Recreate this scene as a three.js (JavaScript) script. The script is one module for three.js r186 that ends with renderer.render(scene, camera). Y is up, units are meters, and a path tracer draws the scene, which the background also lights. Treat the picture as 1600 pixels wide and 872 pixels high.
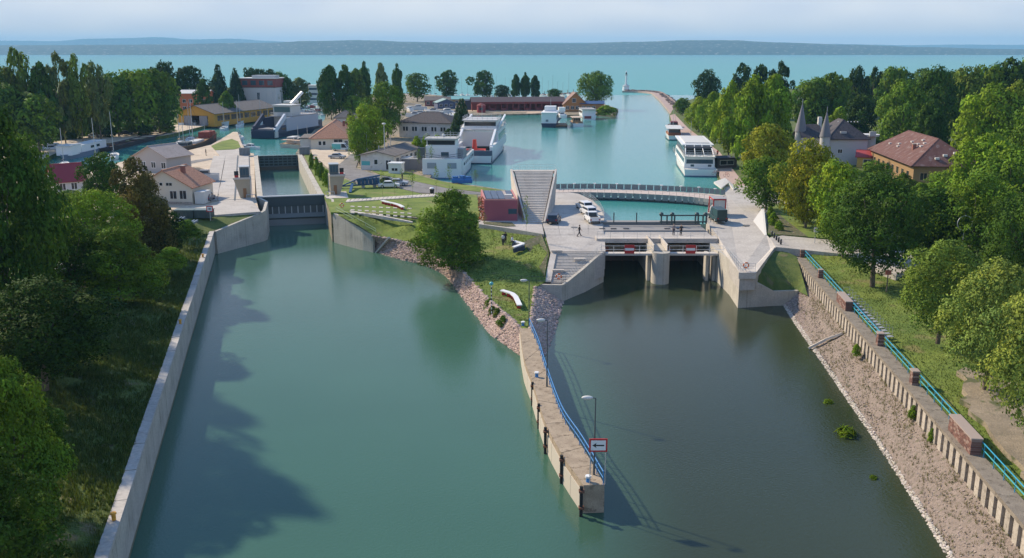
import * as THREE from 'three';
import { MarchingCubes } from 'three/addons/objects/MarchingCubes.js';
import { ImprovedNoise } from 'three/addons/math/ImprovedNoise.js';

// ---------- camera, sky, sun, exposure ----------
const scene = new THREE.Scene();
const EYE = 28.5, FOC = 1450, PITCH = Math.atan(355 / FOC);
const camera = new THREE.PerspectiveCamera(2 * Math.atan(436 / FOC) * 180 / Math.PI, 1024 / 558, 0.5, 30000);
camera.position.set(0, EYE, 0);
camera.rotation.set(-PITCH, 0, 0);
const renderer = new THREE.WebGLRenderer({ antialias: true });
renderer.setSize(1024, 558);
renderer.toneMapping = THREE.LinearToneMapping;
renderer.toneMappingExposure = 1.2;
renderer.shadowMap.enabled = true;

const perlin = new ImprovedNoise();
const noise = (x, y, z = 0) => perlin.noise(x, y, z);
function fbm(x, y, z = 0, o = 4) { let a = 0, s = 0.5; for (let i = 0; i < o; i++) { a += s * noise(x, y, z + i * 7.3); x *= 2.03; y *= 2.03; s *= 0.5; } return a; }
function rng(seed) { let s = seed | 0; return () => { s = (s + 0x6d2b79f5) | 0; let t = Math.imul(s ^ (s >>> 15), 1 | s); t = (t + Math.imul(t ^ (t >>> 7), 61 | t)) ^ t; return ((t ^ (t >>> 14)) >>> 0) / 4294967296; }; }
const clamp = THREE.MathUtils.clamp, lerp = THREE.MathUtils.lerp, smooth = THREE.MathUtils.smoothstep;

// hazy late-afternoon summer sky with thin, soft cloud sheets
{
  const W = 720, H = 360, d = new Float32Array(W * H * 4);
  for (let j = 0; j < H; j++) {
    const el = ((j + 0.5) / H - 0.5) * Math.PI, up = Math.max(0, Math.sin(el));
    for (let i = 0; i < W; i++) {
      const az = (i + 0.5) / W * 2 * Math.PI, x = Math.cos(el) * Math.cos(az), z = Math.cos(el) * Math.sin(az);
      const k = Math.pow(1 - up, 4.2), h = up + 0.13;
      const c = clamp(0.5 + 1.5 * fbm(x / h * 1.4 + 3, z / h * 1.4 + 8, 2.5, 5) + 0.35 * fbm(x / h * 0.5, z / h * 0.5, 9, 3), 0, 1) * lerp(0.14, 0.85, k);
      const r = lerp(lerp(0.10, 0.75, k), 0.88, c), g = lerp(lerp(0.25, 0.785, k), 0.875, c), b = lerp(lerp(0.58, 0.835, k), 0.865, c);
      const o = (j * W + i) * 4; d[o] = r; d[o + 1] = g; d[o + 2] = b; d[o + 3] = 1;
    }
  }
  const sky = new THREE.DataTexture(d, W, H, THREE.RGBAFormat, THREE.FloatType);
  sky.mapping = THREE.EquirectangularReflectionMapping; sky.magFilter = THREE.LinearFilter; sky.needsUpdate = true;
  scene.background = sky; scene.environment = sky;
  scene.backgroundIntensity = 1; scene.environmentIntensity = 1;
}
const SUN_EL = 35 * Math.PI / 180, SUN_TO = new THREE.Vector3(-0.81 * Math.cos(SUN_EL), Math.sin(SUN_EL), -0.586 * Math.cos(SUN_EL));
const sun = new THREE.DirectionalLight(0xffeed4, 4.95);
sun.name = 'sun'; sun.position.copy(SUN_TO).multiplyScalar(400).add(new THREE.Vector3(0, 0, -150));
sun.target.position.set(0, 0, -150);
sun.castShadow = true; sun.shadow.mapSize.set(4096, 4096); sun.shadow.radius = 3;
Object.assign(sun.shadow.camera, { left: -330, right: 330, top: 330, bottom: -330, near: 1, far: 1200 });
scene.add(sun, sun.target);
scene.fog = new THREE.FogExp2(0x8cc6ea, 0.98e-4);

// ---------- ground plan: sight lines of the survey photograph met with level planes ----------
const V = (x, y, z) => new THREE.Vector3(x, y, z);
const SP = Math.sin(PITCH), CP = Math.cos(PITCH);
function at(px, py, h = 0) {          // the place at height h seen along that sight line
  const a = (px - 800) / FOC, b = (py - 436) / FOC, dy = -SP - b * CP, dz = -CP + b * SP, t = (h - EYE) / dy;
  return V(a * t, h, dz * t);
}
const sizeAt = (v) => FOC / Math.hypot(v.z * CP, 0) ;     // picture units per metre there
const yaw = (a, b) => Math.atan2(-(b.z - a.z), b.x - a.x);

// ---------- names ----------
const used = new Map();
function numbered(n) { const k = used.get(n) || 0; used.set(n, k + 1); return k ? n + '_' + String(k).padStart(3, '0') : n; }
function tag(o, label, category, group, kind) {
  o.userData = { label };
  if (category) o.userData.category = category;
  if (group) o.userData.group = group;
  if (kind) o.userData.kind = kind;
  return o;
}
function thing(name, label, category, p = V(0, 0, 0), turn = 0, group) {
  const o = new THREE.Group(); o.name = numbered(name); scene.add(o);
  o.position.copy(p); o.rotation.y = turn;
  return tag(o, label, category, group);
}
function copyOf(o, p, turn = 0, label, group, s) {
  const c = o.clone(); c.name = numbered(o.name.replace(/_\d{3}$/, '')); scene.add(c);
  c.userData = { ...o.userData }; c.position.copy(p); c.rotation.y = turn;
  if (label) c.userData.label = label;
  if (group) c.userData.group = group;
  if (s !== undefined) typeof s === 'number' ? c.scale.setScalar(s) : c.scale.set(...s);
  return c;
}
const NTH = ['first', 'second', 'third', 'fourth', 'fifth', 'sixth', 'seventh', 'eighth', 'ninth', 'tenth', 'eleventh', 'twelfth', 'thirteenth', 'fourteenth', 'fifteenth', 'sixteenth'];
const structure = (o, label) => { o.userData = { kind: 'structure' }; if (label) o.userData.label = label; return o; };

// ---------- geometry collector ----------
class Bag {
  constructor() { this.p = []; this.n = []; this.u = []; this.c = null; }
  tri(a, b, c, na, nb, nc) {
    const n = na ? null : V().subVectors(b, a).cross(V().subVectors(c, a)).normalize();
    const f = n || na, ax = Math.abs(f.x), ay = Math.abs(f.y), az = Math.abs(f.z);
    [[a, na], [b, nb], [c, nc]].forEach(([v, m]) => {
      const k = m || n;
      this.p.push(v.x, v.y, v.z); this.n.push(k.x, k.y, k.z);
      if (ay >= ax && ay >= az) this.u.push(v.x, -v.z); else if (ax >= az) this.u.push(-v.z, v.y); else this.u.push(v.x, v.y);
    });
    return this;
  }
  quad(a, b, c, d) { this.tri(a, b, c); return this.tri(a, c, d); }
  poly(pts) {                        // planar, roughly level outline seen from above, any winding
    const c = pts.map((v) => new THREE.Vector2(v.x, -v.z)), f = THREE.ShapeUtils.triangulateShape(c, []), cw = THREE.ShapeUtils.isClockWise(c);
    for (const [i, j, k] of f) cw ? this.tri(pts[i], pts[k], pts[j]) : this.tri(pts[i], pts[j], pts[k]);
    return this;
  }
  prism(pts, y0, flat = false) {             // top follows the points' own heights, sides drop to y0
    this.poly(pts);
    const ccw = !THREE.ShapeUtils.isClockWise(pts.map((v) => new THREE.Vector2(v.x, -v.z)));
    pts.forEach((a, i) => {
      const b = pts[(i + 1) % pts.length], al = V(a.x, y0, a.z), bl = V(b.x, y0, b.z);
      ccw ? this.quad(al, bl, b, a) : this.quad(bl, al, a, b);
    });
    return this;
  }
  box(x0, y0, z0, x1, y1, z1) { return this.add(new THREE.BoxGeometry(x1 - x0, y1 - y0, z1 - z0), new THREE.Matrix4().makeTranslation((x0 + x1) / 2, (y0 + y1) / 2, (z0 + z1) / 2)); }
  bar(a, b, w, h = w) {                 // a square bar from a to b
    const m = new THREE.Matrix4(), d = V().subVectors(b, a), L = d.length();
    const q = new THREE.Quaternion().setFromUnitVectors(V(0, 0, 1), d.clone().normalize());
    if (Math.abs(d.x) + Math.abs(d.z) > 1e-6) {
      const e = new THREE.Euler(-Math.asin(clamp(d.y / L, -1, 1)), Math.atan2(d.x, d.z), 0, 'YXZ'); q.setFromEuler(e);
    }
    m.compose(V().addVectors(a, b).multiplyScalar(0.5), q, V(1, 1, 1));
    return this.add(new THREE.BoxGeometry(w, h, L), m);
  }
  rod(a, b, r0, r1 = r0, n = 7) {
    const d = V().subVectors(b, a), L = d.length(), q = new THREE.Quaternion().setFromUnitVectors(V(0, 1, 0), d.normalize());
    return this.add(new THREE.CylinderGeometry(r1, r0, L, n), new THREE.Matrix4().compose(V().addVectors(a, b).multiplyScalar(0.5), q, V(1, 1, 1)));
  }
  ball(c, r, sx = 1, sy = 1, sz = 1, n = 10) { return this.add(new THREE.SphereGeometry(r, n, Math.max(6, n * 0.7 | 0)), new THREE.Matrix4().compose(c, new THREE.Quaternion(), V(sx, sy, sz))); }
  add(g, m) {
    g = g.index ? g.toNonIndexed() : g; if (m) g.applyMatrix4(m);
    const P = g.attributes.position, N = g.attributes.normal;
    for (let i = 0; i < P.count; i++) {
      const x = P.getX(i), y = P.getY(i), z = P.getZ(i), a = Math.abs(N.getX(i)), b = Math.abs(N.getY(i)), c = Math.abs(N.getZ(i));
      this.p.push(x, y, z); this.n.push(N.getX(i), N.getY(i), N.getZ(i));
      if (b >= a && b >= c) this.u.push(x, -z); else if (a >= c) this.u.push(-z, y); else this.u.push(x, y);
    }
    return this;
  }
  extrude(pts2, depth, m, bevel = 0) {  // outline in x,y; depth along z, centred
    const s = new THREE.Shape(pts2.map(([x, y]) => new THREE.Vector2(x, y)));
    const g = new THREE.ExtrudeGeometry(s, { depth: depth - 2 * bevel, bevelEnabled: bevel > 0, bevelSize: bevel, bevelThickness: bevel, bevelOffset: -bevel, bevelSegments: 2, steps: 1 });
    g.translate(0, 0, -(depth - 2 * bevel) / 2);
    return this.add(g, m);
  }
  geo() {
    const g = new THREE.BufferGeometry();
    g.setAttribute('position', new THREE.Float32BufferAttribute(this.p, 3));
    g.setAttribute('normal', new THREE.Float32BufferAttribute(this.n, 3));
    g.setAttribute('uv', new THREE.Float32BufferAttribute(this.u, 2));
    if (this.c) g.setAttribute('color', new THREE.Float32BufferAttribute(this.c, 3));
    return g;
  }
  to(name, mat, parent = scene) {
    const m = new THREE.Mesh(this.geo(), mat); m.castShadow = m.receiveShadow = true;
    m.name = parent === scene ? numbered(name) : name; parent.add(m); return m;
  }
}
const bag = () => new Bag();

// ---------- textures and materials ----------
function tex(size, fn, srgb = true) {
  const d = new Uint8Array(size * size * 4);
  for (let j = 0; j < size; j++) for (let i = 0; i < size; i++) {
    const c = fn(i / size, j / size), o = (j * size + i) * 4;
    for (let k = 0; k < 3; k++) {
      let v = clamp(c[k], 0, 1); if (srgb) v = v <= 0.0031308 ? v * 12.92 : 1.055 * Math.pow(v, 1 / 2.4) - 0.055;
      d[o + k] = Math.round(v * 255);
    }
    d[o + 3] = 255;
  }
  const t = new THREE.DataTexture(d, size, size);
  t.wrapS = t.wrapT = THREE.RepeatWrapping; t.magFilter = THREE.LinearFilter; t.minFilter = THREE.LinearMipmapLinearFilter; t.generateMipmaps = true;
  if (srgb) t.colorSpace = THREE.SRGBColorSpace; t.needsUpdate = true; return t;
}
// tiling gradient noise on the unit square
const TAB = (() => { const r = rng(99), p = [...Array(256).keys()]; for (let i = 255; i > 0; i--) { const j = Math.floor(r() * (i + 1)); [p[i], p[j]] = [p[j], p[i]]; } return Uint8Array.from(p.concat(p)); })();
const GX = Float32Array.from({ length: 256 }, (_, i) => Math.cos(i * 2.39996)), GY = Float32Array.from({ length: 256 }, (_, i) => Math.sin(i * 2.39996));
function tn(u, v, f, z = 0, o = 4) {
  let s = 0, amp = 0.62, n = Math.max(1, Math.round(f));
  for (let k = 0; k < o; k++) {
    const x = u * n, y = v * n, i = Math.floor(x), j = Math.floor(y), fx = x - i, fy = y - j, wx = fx * fx * (3 - 2 * fx), wy = fy * fy * (3 - 2 * fy);
    const i0 = i % n, i1 = (i + 1) % n, j0 = j % n, j1 = (j + 1) % n, q = (z * 13 + k * 31) & 255;
    const h = (a, b) => TAB[(TAB[(a + q) & 255] + b) & 255];
    const a = h(i0, j0), b = h(i1, j0), c = h(i0, j1), d = h(i1, j1);
    const A0 = GX[a] * fx + GY[a] * fy, B0 = GX[b] * (fx - 1) + GY[b] * fy, C0 = GX[c] * fx + GY[c] * (fy - 1), D0 = GX[d] * (fx - 1) + GY[d] * (fy - 1);
    s += amp * 1.3 * (A0 + (B0 - A0) * wx + (C0 - A0) * wy + (A0 - B0 - C0 + D0) * wx * wy); amp *= 0.55; n *= 2;
  }
  return s;
}
function scaled(t, metres) { const k = t.clone(); k.repeat.set(1 / metres, 1 / metres); k.needsUpdate = true; return k; }
// a colour cloth: base colour, second colour, third colour for sparse stains
function cloth(a, b, c, f1, f2, size = 512, z = 0, spots = 0.3) {
  return tex(size, (u, v) => {
    const k = clamp(0.5 + 1.6 * tn(u, v, f1, z, 5), 0, 1), s = smooth(tn(u, v, f2, z + 40, 4), spots, spots + 0.25), g = 1 + 0.28 * tn(u, v, 60, z + 80, 2);
    return [0, 1, 2].map((i) => lerp(lerp(a[i], b[i], k), c[i], s) * g);
  });
}
const T = {
  concrete: cloth([0.40, 0.365, 0.325], [0.47, 0.435, 0.39], [0.33, 0.30, 0.265], 5, 9, 512, 1, 0.3),
  oldConcrete: cloth([0.30, 0.265, 0.225], [0.38, 0.34, 0.29], [0.22, 0.19, 0.155], 6, 12, 512, 2, 0.16),
  wall: tex(512, (u, v) => { const k = clamp(0.5 + 1.2 * tn(u, v, 4, 21, 4), 0, 1), s = smooth(tn(u, v * 0 + 0.3, 36, 22, 3) + 0.5 * tn(u, v, 6, 23, 3), 0.12, 0.6), g = 1 + 0.22 * tn(u, v, 50, 24, 2); return [[0.43, 0.54, 0.25], [0.405, 0.51, 0.225], [0.36, 0.455, 0.19]].map((c) => lerp(lerp(c[0], c[1], k), c[2], s * 0.6) * g); }),
  grass: cloth([0.10, 0.155, 0.016], [0.165, 0.215, 0.028], [0.20, 0.19, 0.06], 7, 6, 512, 3, 0.22),
  wild: cloth([0.06, 0.10, 0.016], [0.12, 0.15, 0.028], [0.15, 0.13, 0.06], 11, 9, 512, 4, 0.2),
  bed: cloth([0.13, 0.115, 0.06], [0.08, 0.10, 0.035], [0.20, 0.16, 0.11], 22, 26, 512, 5, 0.12),
  gravel: cloth([0.50, 0.40, 0.29], [0.58, 0.48, 0.36], [0.38, 0.31, 0.23], 6, 8, 512, 6, 0.25),
  earth: cloth([0.22, 0.18, 0.125], [0.31, 0.25, 0.175], [0.10, 0.11, 0.045], 7, 7, 512, 7, 0.1),
  asphalt: cloth([0.17, 0.16, 0.155], [0.215, 0.205, 0.195], [0.13, 0.12, 0.115], 5, 9, 512, 8, 0.2),
  terracotta: cloth([0.40, 0.185, 0.105], [0.50, 0.25, 0.15], [0.28, 0.13, 0.085], 16, 20, 512, 9, 0.15),
  oldRoof: cloth([0.27, 0.13, 0.10], [0.35, 0.19, 0.145], [0.46, 0.36, 0.31], 7, 9, 512, 10, 0.16),
  slate: cloth([0.045, 0.04, 0.046], [0.075, 0.062, 0.066], [0.03, 0.027, 0.03], 12, 10, 512, 11, 0.2),
  plaster: cloth([0.58, 0.55, 0.50], [0.66, 0.63, 0.585], [0.46, 0.43, 0.38], 4, 7, 512, 12, 0.28),
  stone: cloth([0.42, 0.34, 0.29], [0.52, 0.42, 0.36], [0.28, 0.25, 0.17], 14, 12, 512, 13, 0.15),
  bark: cloth([0.11, 0.085, 0.06], [0.19, 0.15, 0.11], [0.06, 0.05, 0.035], 14, 9, 256, 14, 0.15),
  hill: cloth([0.028, 0.05, 0.018], [0.075, 0.09, 0.035], [0.40, 0.38, 0.28], 7, 14, 512, 15, 0.22),
  fine: tex(256, (u, v) => { const k = 0.5 + tn(u, v, 40, 3, 3); return [k, k, k]; }, false),
  coarse: tex(256, (u, v) => { const k = 0.5 + tn(u, v, 12, 5, 5); return [k, k, k]; }, false),
  ripple: tex(512, (u, v) => { const k = 0.5 + 0.55 * tn(u, v * 1, 26, 6, 4); return [k, k, k]; }, false),
  courses: tex(256, (u, v) => { const k = 0.5 + 0.5 * Math.abs(((v * 8) % 1) - 0.2); return [k, k, k]; }, false),
  ribs: tex(256, (u) => { const k = Math.pow(Math.abs(Math.sin(u * Math.PI * 8)), 0.5); return [k, k, k]; }, false),
};
const M = {};
function mat(color, rough = 0.8, o = {}) {
  const { r, g, b, ...rest } = o, m = new THREE.MeshStandardMaterial({ roughness: rough, ...rest });
  if (Array.isArray(color)) m.color.setRGB(...color); else m.color.set(color);
  return m;
}
const textured = (t, metres, rough = 0.9, bump = 0, o = {}) => new THREE.MeshStandardMaterial({ map: scaled(t, metres), roughness: rough, ...(bump ? { bumpMap: scaled(T.fine, metres / 3), bumpScale: bump } : {}), ...o });
M.concrete = textured(T.concrete, 17, 0.85, 0.006);
M.paleConcrete = textured(T.concrete, 9, 0.85, 0.004, { color: new THREE.Color().setRGB(1.22, 1.2, 1.17) });
M.wallConcrete = textured(T.wall, 9, 0.85, 0.008, { color: new THREE.Color().setRGB(0.95, 0.93, 0.88) });
M.oldConcrete = textured(T.oldConcrete, 6, 0.92, 0.02);
M.jetty = textured(T.oldConcrete, 6, 0.92, 0.02, { color: new THREE.Color().setRGB(1.08, 0.95, 0.78) });
M.grass = textured(T.grass, 23, 0.95, 0.03);
M.wild = textured(T.wild, 19, 0.95, 0.05);
M.bed = textured(T.bed, 13, 0.95, 0.06);
M.gravel = textured(T.gravel, 21, 0.95, 0.02);
M.earth = textured(T.earth, 15, 0.95, 0.03);
M.asphalt = textured(T.asphalt, 15, 0.9, 0.006);
M.terracotta = textured(T.terracotta, 6, 0.85, 0, { bumpMap: scaled(T.courses, 2.4), bumpScale: 0.03 });
M.oldRoof = textured(T.oldRoof, 9, 0.85, 0, { bumpMap: scaled(T.courses, 2.4), bumpScale: 0.03 });
M.slate = textured(T.slate, 6, 0.8, 0, { bumpMap: scaled(T.courses, 2.4), bumpScale: 0.02 });
M.greyRoof = textured(T.oldConcrete, 8, 0.9, 0, { color: new THREE.Color().setRGB(0.42, 0.42, 0.45) });
M.plaster = textured(T.plaster, 7, 0.9, 0.004);
M.stone = textured(T.stone, 5, 0.92, 0.05);
M.bark = textured(T.bark, 2.5, 0.95, 0.02);
M.white = mat([0.78, 0.78, 0.76], 0.4);
M.offWhite = mat([0.62, 0.61, 0.57], 0.55);
M.cream = mat([0.66, 0.60, 0.49], 0.8);
M.glass = mat([0.025, 0.03, 0.035], 0.08);
M.blueGlass = mat([0.05, 0.09, 0.12], 0.08);
M.dark = mat([0.02, 0.02, 0.022], 0.6);
M.rubber = mat([0.018, 0.018, 0.018], 0.85);
M.steel = mat([0.36, 0.38, 0.39], 0.45, { metalness: 0.6 });
M.galv = mat([0.46, 0.48, 0.49], 0.5, { metalness: 0.4 });
M.greySteel = mat([0.10, 0.115, 0.12], 0.5, { metalness: 0.2 });
M.greenSteel = mat([0.055, 0.085, 0.085], 0.5, { metalness: 0.2 });
M.railBlue = mat([0.045, 0.22, 0.50], 0.45);
M.navy = mat([0.022, 0.035, 0.075], 0.4);
M.red = mat([0.50, 0.025, 0.025], 0.5);
M.orange = mat([0.72, 0.16, 0.03], 0.55);
M.wood = mat([0.26, 0.13, 0.055], 0.7);
M.paleWood = mat([0.42, 0.28, 0.16], 0.75);
M.brick = textured(T.terracotta, 1.3, 0.9, 0.01, { color: new THREE.Color().setRGB(0.82, 0.72, 0.68) });
M.yellow = mat([0.62, 0.33, 0.06], 0.8);
M.coral = mat([0.62, 0.17, 0.075], 0.8);
M.teal = mat([0.10, 0.42, 0.42], 0.5);

// =====================================================================
// WATER AND LAND
// =====================================================================
function delaunay(pts) {               // [x, z] list -> index triples
  const n = pts.length, big = 1e5, P = pts.concat([[-big, -big], [big, -big], [0, big]]);
  let tris = [[n, n + 1, n + 2, circ(n, n + 1, n + 2)]];
  function circ(i, j, k) {
    const [ax, ay] = P[i], [bx, by] = P[j], [cx, cy] = P[k], d = 2 * (ax * (by - cy) + bx * (cy - ay) + cx * (ay - by)) || 1e-12;
    const a2 = ax * ax + ay * ay, b2 = bx * bx + by * by, c2 = cx * cx + cy * cy;
    const ux = (a2 * (by - cy) + b2 * (cy - ay) + c2 * (ay - by)) / d, uy = (a2 * (cx - bx) + b2 * (ax - cx) + c2 * (bx - ax)) / d;
    return [ux, uy, (ux - ax) ** 2 + (uy - ay) ** 2];
  }
  const order = [...Array(n).keys()].sort((a, b) => P[a][0] - P[b][0]), done = [];
  for (const i of order) {
    const [x, y] = P[i], edges = new Map(), keep = [];
    for (const t of tris) {
      const c = t[3], dx = x - c[0];
      if (dx > 0 && dx * dx > c[2]) { done.push(t); continue; }
      if (dx * dx + (y - c[1]) ** 2 < c[2] - 1e-9) for (const [a, b] of [[t[0], t[1]], [t[1], t[2]], [t[2], t[0]]]) { const k = a < b ? a + '_' + b : b + '_' + a; edges.has(k) ? edges.set(k, null) : edges.set(k, [a, b]); }
      else keep.push(t);
    }
    for (const e of edges.values()) if (e) keep.push([e[0], e[1], i, circ(e[0], e[1], i)]);
    tris = keep;
  }
  return done.concat(tris).filter((t) => t[0] < n && t[1] < n && t[2] < n);
}
function inside(poly, x, z) {
  let r = false;
  for (let i = 0, j = poly.length - 1; i < poly.length; j = i++) {
    const a = poly[i], b = poly[j];
    if ((a.z > z) !== (b.z > z) && x < (b.x - a.x) * (z - a.z) / (b.z - a.z) + a.x) r = !r;
  }
  return r;
}
function dense(path, step, closed = true) {
  const out = [];
  for (let i = 0; i < path.length - (closed ? 0 : 1); i++) {
    const a = path[i], b = path[(i + 1) % path.length], k = Math.max(1, Math.round(a.distanceTo(b) / step));
    for (let j = 0; j < k; j++) out.push(a.clone().lerp(b, j / k));
  }
  if (!closed) out.push(path[path.length - 1].clone());
  return out;
}
// a sheet of ground that runs smoothly between the heights of its outline and of some inner points
function terrain(name, outline, controls, step, material, rough = 0.05, parent = scene) {
  const edge = dense(outline, step), src = edge.concat(controls), pts = edge.map((v) => [v.x, v.z, v.y]), r = rng(name.length * 77 + 5);
  const high = (x, z) => { let s = 0, w = 0; for (const c of src) { const k = 1 / (((c.x - x) ** 2 + (c.z - z) ** 2) ** 1.4 + 1e-3); s += k * c.y; w += k; } return s / w; };
  let x0 = 1e9, x1 = -1e9, z0 = 1e9, z1 = -1e9;
  for (const v of edge) { x0 = Math.min(x0, v.x); x1 = Math.max(x1, v.x); z0 = Math.min(z0, v.z); z1 = Math.max(z1, v.z); }
  for (let x = x0; x < x1; x += step) for (let z = z0; z < z1; z += step) {
    const px = x + (r() - 0.5) * step * 0.6, pz = z + (r() - 0.5) * step * 0.6;
    if (!inside(outline, px, pz)) continue;
    if (edge.some((e) => (e.x - px) ** 2 + (e.z - pz) ** 2 < (step * 0.45) ** 2)) continue;
    pts.push([px, pz, high(px, pz) + rough * 2 * fbm(px * 0.35, pz * 0.35, 3, 3)]);
  }
  for (const c of controls) pts.push([c.x, c.z, c.y]);
  const t = delaunay(pts.map((p) => [p[0] + 1e-4 * Math.sin(p[1] * 91), p[1] + 1e-4 * Math.cos(p[0] * 77)]));
  const pos = [], uv = [], idx = [];
  for (const p of pts) { pos.push(p[0], p[2], p[1]); uv.push(p[0], -p[1]); }
  for (const [a, b, c] of t) {
    if (!inside(outline, (pts[a][0] + pts[b][0] + pts[c][0]) / 3, (pts[a][1] + pts[b][1] + pts[c][1]) / 3)) continue;
    const up = (pts[b][1] - pts[a][1]) * (pts[c][0] - pts[a][0]) - (pts[b][0] - pts[a][0]) * (pts[c][1] - pts[a][1]);
    up > 0 ? idx.push(a, b, c) : idx.push(a, c, b);
  }
  const g = new THREE.BufferGeometry();
  g.setAttribute('position', new THREE.Float32BufferAttribute(pos, 3)); g.setAttribute('uv', new THREE.Float32BufferAttribute(uv, 2)); g.setIndex(idx); g.computeVertexNormals();
  const m = new THREE.Mesh(g, material); m.name = parent === scene ? numbered(name) : name; m.castShadow = m.receiveShadow = true; parent.add(m); m.high = high;
  return m;
}
const A = (list) => list.map((p) => at(...p));
const sheet = (name, list, material, parent, base) => bag().prism(Array.isArray(list[0]) ? A(list) : list, base ?? -0.5).to(name, material, parent);

// water: turbid, so the body has a colour of its own under the mirror of the surface
function water(name, outline, color, step, ripple, bump, rough, spec = 1) {
  const pts = outline, g = new THREE.BufferGeometry(), b = bag();
  b.poly(pts);
  const m = new THREE.MeshPhysicalMaterial({ roughness: rough, ior: 1.333, specularIntensity: spec, bumpMap: scaled(T.ripple, ripple), bumpScale: bump });
  m.color.setRGB(...color);
  return structure(b.to(name, m));
}
water('harbour_water', A([[300, 275], [396, 246], [462, 244], [560, 300], [800, 330], [945, 350], [1120, 350], [1300, 330], [4200, 330]]).concat([V(2600, 0, -640), V(-2600, 0, -640)], A([[-2600, 330]])), [0.06, 0.275, 0.25], 0, 9, 0.02, 0.085, 0.7);
water('lake_water', [V(2600, 0, -640), V(16000, 0, -640), V(16000, 0, -9300), V(-16000, 0, -9300), V(-16000, 0, -640), V(-2600, 0, -640)], [0.085, 0.335, 0.31], 0, 14, 0.16, 0.28, 0.45);
water('lock_chamber_water', [V(-49.5, -2.5, -174.9), V(-35.5, -2.5, -177.6), V(-57, -2.5, -254), V(-70, -2.5, -250)], [0.05, 0.135, 0.11], 0, 4, 0.012, 0.07);
// canal: greener on the lock side of the jetty, browner in the weir basin
{
  const pos = [], col = [], uv = [], idx = [], nx = 70, nz = 90, X0 = -62, X1 = 46, Z0 = -178.5, Z1 = 6;
  for (let j = 0; j <= nz; j++) for (let i = 0; i <= nx; i++) {
    const x = lerp(X0, X1, i / nx), z = lerp(Z0, Z1, j / nz), split = z < -62 ? lerp(6.5, 8, smooth(z, -140, -62)) : 8 - (z + 62) * 0.12;
    const k = smooth(x, split - 7, split + 6), w = 0.15 * fbm(x * 0.06, z * 0.06, 4, 3);
    pos.push(x, -4, z); uv.push(x, -z);
    col.push(lerp(0.054, 0.034, k) * (1 + w), lerp(0.130, 0.047, k) * (1 + w), lerp(0.090, 0.024, k) * (1 + w));
  }
  for (let j = 0; j < nz; j++) for (let i = 0; i < nx; i++) { const a = j * (nx + 1) + i, c = a + nx + 1; idx.push(a, c, a + 1, a + 1, c, c + 1); }
  const g = new THREE.BufferGeometry();
  g.setAttribute('position', new THREE.Float32BufferAttribute(pos, 3)); g.setAttribute('color', new THREE.Float32BufferAttribute(col, 3)); g.setAttribute('uv', new THREE.Float32BufferAttribute(uv, 2)); g.setIndex(idx); g.computeVertexNormals();
  const m = new THREE.Mesh(g, new THREE.MeshPhysicalMaterial({ vertexColors: true, roughness: 0.055, roughnessMap: scaled(T.coarse, 46), ior: 1.333, bumpMap: scaled(T.ripple, 6), bumpScale: 0.014 }));
  m.name = 'canal_water'; m.receiveShadow = true; scene.add(structure(m));
}
// far shore: long forested ridges across the lake
{
  const ridge = (name, z, rowsOf, seed, deep) => {
    const n = 420, rows = 9, pos = [], uv = [], idx = [];
    const top = (px) => { if (px <= rowsOf[0][0]) return rowsOf[0][1]; for (let i = 1; i < rowsOf.length; i++) if (px < rowsOf[i][0]) return lerp(rowsOf[i - 1][1], rowsOf[i][1], smooth(px, rowsOf[i - 1][0], rowsOf[i][0])); return rowsOf.at(-1)[1]; };
    for (let j = 0; j <= rows; j++) for (let i = 0; i <= n; i++) {
      const x = lerp(z * 1.1, -z * 1.1, i / n), k = j / rows, h = (EYE + (80.5 - top(800 + x * FOC / -z)) * -z / FOC) * Math.sin(Math.min(1, k * 1.35) * Math.PI / 2) * (k < 0.7 ? 0.9 + 0.35 * fbm(x * 0.0016, k * 3, seed, 4) : 1) + (k > 0.1 ? 8 * fbm(x * 0.006, k * 5, seed, 4) : 0);
      pos.push(x, Math.max(-1, h * (k === 0 ? 0 : 1)), z - k * deep); uv.push(x, k * deep);
    }
    for (let j = 0; j < rows; j++) for (let i = 0; i < n; i++) { const a = j * (n + 1) + i, c = a + n + 1; idx.push(a, a + 1, c, a + 1, c + 1, c); }
    const g = new THREE.BufferGeometry(); g.setAttribute('position', new THREE.Float32BufferAttribute(pos, 3)); g.setAttribute('uv', new THREE.Float32BufferAttribute(uv, 2)); g.setIndex(idx); g.computeVertexNormals();
    const m = new THREE.Mesh(g, textured(T.hill, 700, 1)); m.name = name; scene.add(structure(m));
  };
  ridge('shore_hills', -8700, [[0, 70], [200, 69], [400, 66], [480, 63], [560, 62], [640, 65], [720, 67], [900, 67], [1000, 64.5], [1100, 62], [1150, 62], [1250, 66], [1350, 69], [1480, 73], [1600, 76]], 3, 900);
  ridge('distant_hills', -14500, [[0, 63], [60, 64], [120, 60], [180, 59], [225, 57.5], [280, 61], [350, 60], [400, 63], [440, 65], [520, 66], [620, 64.5], [700, 66], [900, 66], [1230, 65.5], [1300, 68], [1450, 70], [1520, 69], [1600, 69.5]], 8, 1200);
}

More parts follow.
